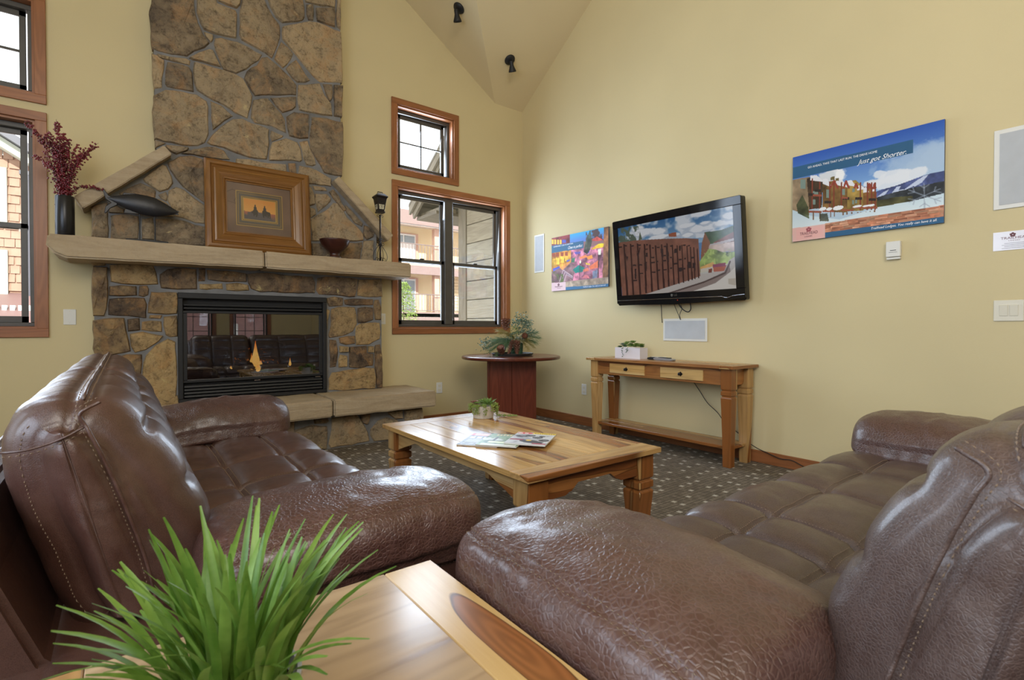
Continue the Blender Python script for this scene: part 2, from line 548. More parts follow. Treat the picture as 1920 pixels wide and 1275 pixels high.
def stone_mat(name, cols, lichen, rough=0.75):
    m, nt, b = new_mat(name)
    v = coords(nt, rand=30.0)
    oi = node(nt, 'ShaderNodeObjectInfo').outputs['Random']
    n1 = noise_n(nt, v, 3.2, 5, 0.62, 0.6)
    n2 = noise_n(nt, v, 14, 6, 0.7, 0.3)
    n3 = noise_n(nt, v, 55, 4, 0.7)
    k = math_n(nt, 'MULTIPLY_ADD', n1, 0.75, math_n(nt, 'MULTIPLY', math_n(nt, 'SUBTRACT', oi, 0.5), 0.42))
    k = math_n(nt, 'ADD', k, math_n(nt, 'MULTIPLY', math_n(nt, 'SUBTRACT', n2, 0.5), 0.55))
    col = ramp(nt, k, [(0.05, cols[0]), (0.27, cols[1]), (0.45, cols[2]), (0.66, cols[3])])
    spot = ramp(nt, math_n(nt, 'MULTIPLY_ADD', n3, .5, math_n(nt, 'MULTIPLY', n2, .5)), [(0.38, (0.40, 0.38, 0.36)), (0.50, (1, 1, 1))])
    col = mix_c(nt, 0.8, col, spot, 'MULTIPLY')
    och = noise_n(nt, v, 5.0, 5, 0.7, 1.0)
    col = mix_c(nt, math_n(nt, 'MULTIPLY', ramp(nt, och, [(0.50, (0, 0, 0)), (0.66, (1, 1, 1))]), 0.45), col, tuple(min(1, x * y) for x, y in zip(cols[3], (1.08, .82, .62))) + (1,))
    li = noise_n(nt, v, 8.5, 6, 0.75, 0.8)
    lm = ramp(nt, li, [(0.62, (0, 0, 0)), (0.68, (1, 1, 1))])
    col = mix_c(nt, math_n(nt, 'MULTIPLY', lm, 0.7), col, lichen)
    nt.links.new(col, b.inputs['Base Color'])
    b.inputs['Roughness'].default_value = rough
    b.inputs['Specular IOR Level'].default_value = 0.25
    h = math_n(nt, 'MULTIPLY_ADD', n2, 1.0, math_n(nt, 'MULTIPLY', n3, 0.35))
    nt.links.new(bump(nt, h, 0.75, 0.03), b.inputs['Normal'])
    return m
M_stone = stone_mat('fieldstone', [(0.10, 0.078, 0.058), (0.22, 0.165, 0.105), (0.325, 0.25, 0.155), (0.42, 0.31, 0.18)], (0.55, 0.43, 0.22, 1))
M_stone2 = stone_mat('fieldstone_dark', [(0.072, 0.05, 0.036), (0.17, 0.115, 0.068), (0.30, 0.205, 0.10), (0.42, 0.29, 0.135)], (0.55, 0.44, 0.19, 1))

def sandstone():
    m, nt, b = new_mat('sandstone')
    v = coords(nt, (0.8, 0.8, 7.0), 9.0)
    n1 = noise_n(nt, v, 2.6, 4, 0.6, 0.9)
    n2 = noise_n(nt, coords(nt, rand=9.0), 40, 5, 0.7)
    c = ramp(nt, math_n(nt, 'MULTIPLY_ADD', n2, 0.25, math_n(nt, 'MULTIPLY', n1, 0.75)), [(0.25, (0.27, 0.20, 0.125)), (0.5, (0.39, 0.30, 0.19)), (0.75, (0.47, 0.38, 0.26))])
    nt.links.new(c, b.inputs['Base Color'])
    b.inputs['Roughness'].default_value = 0.72
    b.inputs['Specular IOR Level'].default_value = 0.3
    nt.links.new(bump(nt, math_n(nt, 'ADD', n1, math_n(nt, 'MULTIPLY', n2, 0.5)), 0.45, 0.02), b.inputs['Normal'])
    return m
M_sand = sandstone()

def glass_mat(name, tint, refl=0.08, rough=0.0):
    m, nt, b = new_mat(name)
    nt.nodes.remove(b)
    tr = node(nt, 'ShaderNodeBsdfTransparent', {0: tint})
    gl = node(nt, 'ShaderNodeBsdfGlossy', {'Color': (1, 1, 1, 1), 'Roughness': rough})
    fr = node(nt, 'ShaderNodeFresnel', {0: 1.5}).outputs[0]
    k = math_n(nt, 'MULTIPLY', fr, refl / 0.04, clamp=True)
    mx = node(nt, 'ShaderNodeMixShader', {0: k, 1: tr.outputs[0], 2: gl.outputs[0]})
    nt.links.new(mx.outputs[0], nt.nodes['Material Output'].inputs[0])
    return m
M_glass = glass_mat('window_glass', (0.96, 0.98, 0.98, 1), 0.03)
M_fireglass = glass_mat('fire_glass', (0.42, 0.40, 0.38, 1), 0.17, 0.012)
M_picglass = glass_mat('picture_glass', (0.99, 0.99, 0.99, 1), 0.03, 0.02)

# ------------------------------------------------------------------ room shell
XL, YF = -6.3, -9.2
EV = 3.715       # eave height
SL = 0.667
XV = -0.414      # main vault eave
XR = -3.131      # main ridge
YR = -3.6        # cross vault ridge
def zA(x): return EV + SL * ((x - (2 * XR - XV)) if x < XR else (XV - x))
ZRA = zA(XR)
T = 0.17

HOLES_BACK = [(-1.672, -0.985, 2.698, 3.376), (-1.672, -0.262, 1.038, 2.524), (-5.84, -4.42, 1.038, 2.524), (-5.10, -4.42, 2.698, 3.376), (-3.585, -2.455, 0.455, 1.325)]

def wall_with_holes(mb, axis, x0, x1, z0, z1, holes, a, b):
    xs = sorted({x0, x1} | {h[0] for h in holes} | {h[1] for h in holes})
    zs = sorted({z0, z1} | {h[2] for h in holes} | {h[3] for h in holes})
    def P(x, z, t): return (x, t, z) if axis == 'y' else (t, x, z)
    def quad(p, q, r, s_): mb.add([p, q, r, s_], [(0, 1, 2, 3)])
    for xa, xb in zip(xs[:-1], xs[1:]):
        for za, zb in zip(zs[:-1], zs[1:]):
            cx, cz = (xa + xb) / 2, (za + zb) / 2
            if any(h[0] < cx < h[1] and h[2] < cz < h[3] for h in holes):
                continue
            for t in (a, b):
                quad(P(xa, za, t), P(xb, za, t), P(xb, zb, t), P(xa, zb, t))
    for h in holes:
        quad(P(h[0], h[2], a), P(h[0], h[3], a), P(h[0], h[3], b), P(h[0], h[2], b))
        quad(P(h[1], h[2], a), P(h[1], h[3], a), P(h[1], h[3], b), P(h[1], h[2], b))
        quad(P(h[0], h[2], a), P(h[1], h[2], a), P(h[1], h[2], b), P(h[0], h[2], b))
        quad(P(h[0], h[3], a), P(h[1], h[3], a), P(h[1], h[3], b), P(h[0], h[3], b))

mb = MB()
mb.box((XL - T, YF - T, -0.12), (T, T, 0.0))
mb.build('floor', M_carpet, kind='structure', label='dark woven carpet with small pale squares')

mb = MB()
wall_with_holes(mb, 'y', XL, 0.0, 0.0, EV, HOLES_BACK, 0.0, T)
mb.prism([(XV, EV), (XR, ZRA), (2 * XR - XV, EV)], 'y', 0.0, T)
mb.build('wall_back', M_wall, kind='structure', recalc=False)

mb = MB()
mb.box((0.0, YF, 0.0), (T, T, EV))
mb.prism([(0.0, EV), (YR, EV - SL * YR), (2 * YR, EV)], 'x', 0.0, T)
mb.build('wall_right', M_wall, kind='structure')

HOLES_LEFT = [(-3.6, -2.0, 0.7, 2.7), (-5.9, -4.3, 0.7, 2.7)]
mb = MB()
wall_with_holes(mb, 'x', YF, 0.0, 0.0, EV, HOLES_LEFT, XL, XL - T)
mb.build('wall_left', M_wall, kind='structure', recalc=False)

HOLES_FRONT = [(-3.35, -2.25, 0.55, 2.75), (-1.85, -1.05, 0.55, 2.75)]
mb = MB()
wall_with_holes(mb, 'y', XL, 0.0, 0.0, EV, HOLES_FRONT, YF, YF - T)
mb.prism([(XV, EV), (XR, ZRA), (2 * XR - XV, EV)], 'y', YF - T, YF)
mb.build('wall_front', M_wall, kind='structure', recalc=False)

# vaulted ceiling: main vault along y crossed by a vault towards the right wall
def zB(y): return EV + SL * (-y if y > YR else (y - 2 * YR))
def zC(x, y): return max(zA(x), zB(y) if y > 2 * YR else -9, EV)
xs = sorted(set([XL, 2 * XR - XV, XR, XV, 0.0]))
mb = MB()
V0 = (XV, 0, EV)
# valley towards the room: x = XV - t, y = -t ; ends where the main ridge is met
tR = XV - XR
A_ = (XR, 0, ZRA); Vr = (XR, -tR, ZRA)
zt = EV - SL * YR
t2 = -YR
if t2 <= tR:
    pass
# main vault right slope up to the valley, from the back wall
mb.add([V0, A_, Vr], [(0, 1, 2)])
# cross vault slope from the back wall eave up to its ridge
mb.add([V0, Vr, (XR, YR, zt), (0, YR, zt), (0, 0, EV)], [(0, 1, 2, 3, 4)])
# far slope of the cross vault
mb.add([(0, YR, zt), (XR, YR, zt), (XR, 2 * YR + tR, ZRA), (XV, 2 * YR, EV), (0, 2 * YR, EV)], [(0, 1, 2, 3, 4)])
mb.add([(XV, 2 * YR, EV), (XR, 2 * YR + tR, ZRA), (XR, YF, ZRA), (XV, YF, EV)], [(0, 1, 2, 3)])
mb.add([(0, 2 * YR, EV), (XV, 2 * YR, EV), (XV, YF, EV), (0, YF, EV)], [(0, 1, 2, 3)])
# left slope and flat strip
XE = 2 * XR - XV
mb.add([(XR, 0, ZRA), (XE, 0, EV), (XE, YF, EV), (XR, YF, ZRA)], [(0, 1, 2, 3)])
mb.add([(XE, 0, EV), (XL, 0, EV), (XL, YF, EV), (XE, YF, EV)], [(0, 1, 2, 3)])
mb.add([(XR, -tR, ZRA), (XR, YR, zt), (XR, 2 * YR + tR, ZRA)], [(0, 1, 2)])
mb.build('ceiling', M_ceil, kind='structure', recalc=False)

mb = MB(); mb.box((-0.016, YF, 0.0), (0.0, -0.016, 0.094))
mb.build('baseboard_right', M_alder['y'], kind='structure', bevel=0.003)
mb = MB(); mb.box((-1.60, -0.016, 0.0), (0.0, 0.0, 0.094))
mb.build('baseboard_back', M_alder['x'], kind='structure', bevel=0.003)
mb = MB(); mb.box((XL, -0.016, 0.0), (-4.26, 0.0, 0.094))
mb.build('baseboard_left', M_alder['x'], kind='structure', bevel=0.003)

# ------------------------------------------------------------------ windows
def window(n, x0, x1, z0, z1, lights, hung, muntin, label, y=0.0, sgn=1.0, axis='y'):
    """x0..x1, z0..z1: outer edge of the casing; lights: list of (xa, xb) sash ranges"""
    def BX(mb, a, b):
        (xa, ya, za), (xb, yb, zb) = a, b
        ya, yb = y + sgn * ya, y + sgn * yb
        if axis == 'y': mb.box((xa, min(ya, yb), za), (xb, max(ya, yb), zb))
        else: mb.box((min(ya, yb), xa, za), (max(ya, yb), xb, zb))
        return mb
    c = 0.062
    w = struct('window_%d' % n, ((x0 + x1) / 2, y, z0) if axis == 'y' else (y, (x0 + x1) / 2, z0), label)
    ax = 'x' if axis == 'y' else 'y'
    for a, b, g in (((x0, -0.02, z1 - c), (x1, -0.0, z1), ax), ((x0, -0.02, z0), (x1, 0.0, z0 + c), ax),
                    ((x0, -0.02, z0 + c), (x0 + c, 0.0, z1 - c), 'z'), ((x1 - c, -0.02, z0 + c), (x1, 0.0, z1 - c), 'z')):
        BX(MB(), a, b).build('casing_board', M_alder[g], w, bevel=0.002)
    i0, i1, j0, j1 = x0 + c - 0.003, x1 - c + 0.003, z0 + c - 0.003, z1 - c + 0.003
    t = 0.018
    for a, b, g in (((i0, 0.001, j1 - t), (i1, 0.125, j1), ax), ((i0, 0.001, j0), (i1, 0.125, j0 + t), ax),
                    ((i0, 0.001, j0 + t), (i0 + t, 0.125, j1 - t), 'z'), ((i1 - t, 0.001, j0 + t), (i1, 0.125, j1 - t), 'z')):
        BX(MB(), a, b).build('jamb_board', M_alder[g], w)
    # outer window frame
    f0, f1, g0, g1 = i0 + t, i1 - t, j0 + t, j1 - t
    k = 0.028
    mb = MB()
    BX(mb, (f0, 0.07, g1 - k * 1.3), (f1, 0.14, g1)); BX(mb, (f0, 0.07, g0), (f1, 0.14, g0 + k))
    BX(mb, (f0, 0.07, g0 + k), (f0 + k, 0.14, g1 - k * 1.3)); BX(mb, (f1 - k, 0.07, g0 + k), (f1, 0.14, g1 - k * 1.3))
    mb.build('window_frame', M_sash, w, bevel=0.003)
    m = len(lights)
    for q, (xa, xb) in enumerate(lights):
        if q > 0:
            pa = lights[q - 1][1]
            BX(MB(), (pa - 0.002, 0.06, g0 + k), (xa + 0.002, 0.14, g1 - k * 1.3)).build('mullion', M_sash, w, bevel=0.004)
        rows = [(g0 + k, g1 - k * 1.3)]
        if hung:
            zm = hung
            rows = [(g0 + k, zm + 0.02), (zm - 0.02, g1 - k * 1.3)]
        for r, (za, zb) in enumerate(rows):
            yo = 0.085 if (hung and r == 0) else 0.112
            sw = 0.036
            mb = MB()
            BX(mb, (xa, yo, zb - sw), (xb, yo + 0.024, zb)); BX(mb, (xa, yo, za), (xb, yo + 0.024, za + sw * (1.25 if r == 0 else 1)))
            BX(mb, (xa, yo, za), (xa + sw, yo + 0.024, zb)); BX(mb, (xb - sw, yo, za), (xb, yo + 0.024, zb))
            s = mb.build('sash', M_sash, w, bevel=0.002)
            BX(MB(), (xa + sw - 0.003, yo + 0.010, za + sw - 0.003), (xb - sw + 0.003, yo + 0.014, zb - sw + 0.003)).build('pane', M_glass, s)
            if hung and r == 0:
                BX(MB(), ((xa + xb) / 2 - 0.025, yo - 0.012, zb), ((xa + xb) / 2 + 0.025, yo + 0.012, zb + 0.012)).build('sash_lock', M_sash, s, bevel=0.003)
            if muntin:
                nx, nz = muntin
                mb = MB()
                for i in range(1, nx):
                    xm = xa + sw + (xb - xa - 2 * sw) * i / nx
                    BX(mb, (xm - 0.007, yo + 0.004, za + sw), (xm + 0.007, yo + 0.020, zb - sw))
                for i in range(1, nz):
                    zm2 = za + sw + (zb - za - 2 * sw) * i / nz
                    BX(mb, (xa + sw, yo + 0.004, zm2 - 0.007), (xb - sw, yo + 0.020, zm2 + 0.007))
                mb.build('muntin', M_sash, s)
    return w

window(1, -1.730, -0.924, 2.643, 3.432, [(-1.612, -1.046)], None, (2, 2), 'small square four-light wooden window above the double window')
window(2, -1.728, -0.200, 0.982, 2.583, [(-1.612, -1.060), (-0.960, -0.318)], 1.775, None, 'wide double-hung pair of windows right of the fireplace')
window(3, -5.160, -4.361, 2.643, 3.432, [(-5.042, -4.478)], None, (2, 2), 'small upper window left of the chimney')
window(4, -5.890, -4.361, 0.982, 2.583, [(-5.770, -5.130), (-5.030, -4.478)], 1.775, None, 'tall double-hung window left of the fireplace')
for i, (a, b, c, d) in enumerate(HOLES_LEFT):
    window(5 + i, a - 0.06, b + 0.06, c - 0.06, d + 0.06, [(a + 0.06, (a + b) / 2 - 0.05), ((a + b) / 2 + 0.05, b - 0.06)], 1.7, None, 'window in the left wall', y=XL, sgn=-1.0, axis='x')
for i, (a, b, c, d) in enumerate(HOLES_FRONT):
    window(7 + i, a - 0.06, b + 0.06, c - 0.06, d + 0.06, [(a + 0.06, b - 0.06)], None, (3, 6), 'tall gridded window behind the seating', y=YF, sgn=-1.0)
# stone outlines on the fireplace face, (x, z) in metres
CHIM=[[(-3.735,3.638),(-3.469,3.745),(-3.467,3.587),(-3.448,3.497),(-3.41,3.412),(-3.368,3.36),(-3.403,3.312),(-3.472,3.263),(-3.522,3.207),(-3.621,3.188),(-3.706,3.185),(-3.741,3.195),(-3.747,3.345),(-3.759,3.468)],
[(-3.45,3.752),(-3.322,3.804),(-3.315,3.707),(-3.243,3.699),(-3.178,3.696),(-3.166,3.673),(-3.17,3.598),(-3.175,3.467),(-3.244,3.457),(-3.324,3.451),(-3.402,3.46),(-3.425,3.505),(-3.448,3.576)],
[(-3.302,3.812),(-3.127,3.882),(-3.144,3.755),(-3.169,3.718),(-3.235,3.72),(-3.299,3.727)],
[(-3.106,3.891),(-2.982,3.941),(-2.93,3.819),(-2.886,3.749),(-2.837,3.705),(-2.828,3.664),(-2.833,3.585),(-2.851,3.521),(-2.897,3.395),(-2.958,3.423),(-3.062,3.45),(-3.129,3.469),(-3.146,3.505),(-3.141,3.655),(-3.128,3.761)],
[(-2.951,3.953),(-2.654,4.072),(-2.626,3.935),(-2.626,3.845),(-2.641,3.81),(-2.731,3.763),(-2.809,3.729),(-2.859,3.759),(-2.903,3.829)],
[(-2.615,4.088),(-2.351,4.194),(-2.352,4.034),(-2.469,4.005),(-2.611,3.985)],
[(-2.602,3.964),(-2.548,3.985),(-2.543,3.916),(-2.549,3.844),(-2.588,3.835),(-2.602,3.884)],
[(-2.519,3.966),(-2.352,4.024),(-2.353,3.854),(-2.429,3.852),(-2.509,3.853)],
[(-2.331,4.202),(-2.299,4.215),(-2.295,3.968),(-2.298,3.848),(-2.332,3.867)],
[(-2.805,3.692),(-2.712,3.745),(-2.588,3.815),(-2.509,3.833),(-2.368,3.823),(-2.296,3.823),(-2.286,3.608),(-2.287,3.358),(-2.421,3.324),(-2.492,3.308),(-2.551,3.341),(-2.628,3.417),(-2.694,3.485),(-2.769,3.549),(-2.805,3.585),(-2.81,3.642)],
[(-2.819,3.556),(-2.723,3.486),(-2.741,3.431),(-2.807,3.337),(-2.874,3.388),(-2.847,3.484)],
[(-2.695,3.436),(-2.58,3.292),(-2.619,3.263),(-2.686,3.246),(-2.733,3.276),(-2.779,3.331),(-2.742,3.391)],
[(-3.321,3.412),(-3.277,3.432),(-3.163,3.439),(-3.079,3.425),(-2.976,3.393),(-3.002,3.338),(-3.097,3.237),(-3.173,3.177),(-3.262,3.177),(-3.278,3.204),(-3.317,3.318),(-3.329,3.36)],
[(-3.399,3.434),(-3.344,3.431),(-3.344,3.399),(-3.356,3.373),(-3.387,3.403)],
[(-3.503,3.195),(-3.434,3.262),(-3.365,3.312),(-3.341,3.311),(-3.318,3.255),(-3.286,3.193),(-3.357,3.193),(-3.48,3.189)],
[(-3.714,3.158),(-3.657,3.163),(-3.525,3.184),(-3.499,3.175),(-3.507,3.141),(-3.57,3.139),(-3.664,3.135),(-3.707,3.138)],
[(-3.747,3.151),(-3.717,3.148),(-3.671,3.124),(-3.675,3.054),(-3.687,2.914),(-3.733,2.892),(-3.743,3.008)],
[(-3.646,3.119),(-3.563,3.128),(-3.511,3.123),(-3.489,3.085),(-3.482,2.964),(-3.478,2.937),(-3.549,2.934),(-3.651,2.928),(-3.662,2.947),(-3.658,3.043)],
[(-3.469,3.171),(-3.389,3.17),(-3.278,3.168),(-3.181,3.161),(-3.123,3.141),(-3.081,3.069),(-3.056,3.02),(-3.065,2.933),(-3.091,2.823),(-3.183,2.846),(-3.28,2.894),(-3.39,2.927),(-3.452,2.955),(-3.47,3.011),(-3.477,3.098)],
[(-3.11,3.154),(-3.089,3.217),(-3.011,3.288),(-2.976,3.365),(-2.932,3.389),(-2.825,3.326),(-2.742,3.264),(-2.696,3.218),(-2.701,3.128),(-2.853,3.084),(-3.03,3.029),(-3.064,3.074)],
[(-2.677,3.224),(-2.492,3.288),(-2.452,3.197),(-2.392,3.132),(-2.382,3.021),(-2.473,3.008),(-2.668,3.003),(-2.682,3.084)],
[(-2.462,3.291),(-2.381,3.31),(-2.381,3.186),(-2.402,3.15),(-2.432,3.203)],
[(-2.36,3.311),(-2.282,3.328),(-2.289,3.034),(-2.361,3.026)],
[(-2.907,3.042),(-2.701,3.108),(-2.706,3.018),(-2.734,2.986),(-2.813,2.941),(-2.863,2.987)],
[(-3.043,2.986),(-2.934,3.03),(-2.899,2.996),(-2.827,2.933),(-2.795,2.878),(-2.786,2.772),(-2.9,2.804),(-3.031,2.8),(-3.061,2.831),(-3.052,2.927)],
[(-3.736,2.832),(-3.666,2.894),(-3.564,2.914),(-3.459,2.917),(-3.391,2.883),(-3.379,2.841),(-3.378,2.625),(-3.404,2.549),(-3.454,2.514),(-3.567,2.494),(-3.676,2.496),(-3.732,2.507),(-3.741,2.669)],
[(-3.359,2.891),(-3.28,2.876),(-3.199,2.814),(-3.265,2.757),(-3.345,2.665),(-3.352,2.767)],
[(-3.385,2.553),(-3.345,2.625),(-3.281,2.704),(-3.2,2.783),(-3.133,2.805),(-3.066,2.784),(-2.988,2.779),(-2.927,2.765),(-2.927,2.645),(-2.946,2.507),(-3.076,2.495),(-3.16,2.51),(-3.266,2.538),(-3.361,2.54)],
[(-2.777,2.913),(-2.716,2.968),(-2.592,2.98),(-2.592,2.869),(-2.597,2.768),(-2.67,2.747),(-2.754,2.752),(-2.772,2.826)],
[(-2.904,2.761),(-2.81,2.739),(-2.819,2.722),(-2.9,2.67),(-2.909,2.716)],
[(-2.919,2.58),(-2.892,2.663),(-2.782,2.721),(-2.689,2.708),(-2.665,2.653),(-2.651,2.556),(-2.671,2.541),(-2.792,2.53),(-2.919,2.503)],
[(-2.67,2.712),(-2.602,2.742),(-2.583,2.681),(-2.544,2.608),(-2.53,2.54),(-2.555,2.525),(-2.613,2.524),(-2.637,2.579),(-2.646,2.647)],
[(-2.562,2.962),(-2.423,2.987),(-2.283,2.985),(-2.279,2.819),(-2.291,2.482),(-2.353,2.476),(-2.455,2.483),(-2.515,2.584),(-2.574,2.673),(-2.578,2.732),(-2.573,2.854)],
[(-3.729,2.494),(-3.683,2.487),(-3.669,2.482),(-3.729,2.439)],
[(-3.662,2.47),(-3.567,2.482),(-3.515,2.48),(-3.523,2.457),(-3.597,2.415),(-3.633,2.429),(-3.662,2.458)],
[(-3.56,2.425),(-3.485,2.474),(-3.393,2.514),(-3.33,2.527),(-3.27,2.51),(-3.226,2.446),(-3.291,2.437),(-3.417,2.43),(-3.485,2.435)],
[(-3.652,2.334),(-3.575,2.398),(-3.493,2.423),(-3.421,2.411),(-3.394,2.3),(-3.396,2.057),(-3.48,2.115),(-3.554,2.169),(-3.598,2.227),(-3.634,2.282)],
[(-3.177,2.46),(-3.084,2.474),(-2.928,2.472),(-2.788,2.49),(-2.784,2.412),(-3.177,2.377)],
[(-2.765,2.504),(-2.709,2.515),(-2.7,2.428),(-2.756,2.427)],
[(-2.671,2.503),(-2.574,2.501),(-2.476,2.469),(-2.395,2.433),(-2.395,2.365),(-2.496,2.359),(-2.604,2.355),(-2.633,2.42),(-2.676,2.432)],
[(-3.807,2.183),(-3.747,2.251),(-3.688,2.314),(-3.662,2.306),(-3.632,2.233),(-3.622,2.183),(-3.652,2.132),(-3.706,2.104),(-3.748,2.129),(-3.797,2.162)],
[(-3.647,2.12),(-3.597,2.155),(-3.548,2.143),(-3.475,2.082),(-3.406,2.038),(-3.409,1.896),(-3.476,1.894),(-3.543,1.919),(-3.61,1.93),(-3.615,1.975),(-3.653,2.041)],
[(-3.952,2.052),(-3.882,2.107),(-3.826,2.148),(-3.774,2.131),(-3.732,2.106),(-3.738,2.054),(-3.801,2.006),(-3.928,1.987)],
[(-3.711,2.077),(-3.668,2.104),(-3.658,2.073),(-3.664,2.039),(-3.696,2.054)],
[(-3.923,1.975),(-3.801,1.993),(-3.717,2.044),(-3.664,2.02),(-3.626,1.967),(-3.621,1.922),(-3.75,1.905),(-3.838,1.912),(-3.918,1.913)],
[(-4.117,1.916),(-4.083,1.945),(-4.026,1.969),(-4.021,1.918),(-4.024,1.825),(-4.023,1.715),(-4.117,1.704),(-4.11,1.808)],
[(-4.011,1.968),(-3.982,1.985),(-3.972,1.955),(-3.933,1.93),(-3.928,1.906),(-4.012,1.9)],
[(-4.002,1.877),(-3.943,1.894),(-3.843,1.892),(-3.838,1.823),(-3.844,1.728),(-3.91,1.717),(-4.003,1.714)],
[(-3.817,1.876),(-3.755,1.891),(-3.745,1.822),(-3.743,1.729),(-3.818,1.727)],
[(-3.734,1.887),(-3.643,1.902),(-3.549,1.895),(-3.476,1.874),(-3.413,1.868),(-3.36,1.868),(-3.361,1.715),(-3.617,1.706),(-3.732,1.727)],
[(-2.597,2.325),(-2.572,2.325),(-2.546,2.261),(-2.543,2.178),(-2.594,2.155)],
[(-2.557,2.343),(-2.448,2.346),(-2.429,2.318),(-2.539,2.306)],
[(-2.535,2.274),(-2.433,2.287),(-2.399,2.253),(-2.403,2.222),(-2.51,2.114),(-2.524,2.165)],
[(-2.41,2.31),(-2.372,2.339),(-2.321,2.289),(-2.294,2.222),(-2.247,2.166),(-2.278,2.154),(-2.326,2.21),(-2.372,2.257)],
[(-2.573,2.037),(-2.487,2.101),(-2.403,2.167),(-2.372,2.215),(-2.333,2.216),(-2.278,2.154),(-2.247,2.095),(-2.166,2.033),(-2.092,1.954),(-2.088,1.898),(-2.199,1.878),(-2.358,1.854),(-2.567,1.84)],
[(-2.262,2.211),(-2.214,2.179),(-2.15,2.116),(-2.092,2.059),(-2.1,2.029),(-2.174,2.056),(-2.247,2.142)],
[(-2.075,2.041),(-2.033,2.034),(-1.974,1.983),(-1.987,1.941),(-2.051,1.906),(-2.084,1.947)],
[(-2.567,1.817),(-2.488,1.825),(-2.224,1.856),(-2.101,1.876),(-2.097,1.84),(-2.126,1.692),(-2.28,1.688),(-2.436,1.691),(-2.567,1.688)],
[(-2.08,1.89),(-1.983,1.905),(-1.988,1.695),(-2.114,1.693),(-2.093,1.792)],
[(-2.584,2.141),(-2.539,2.132),(-2.532,2.088),(-2.58,2.051)]]
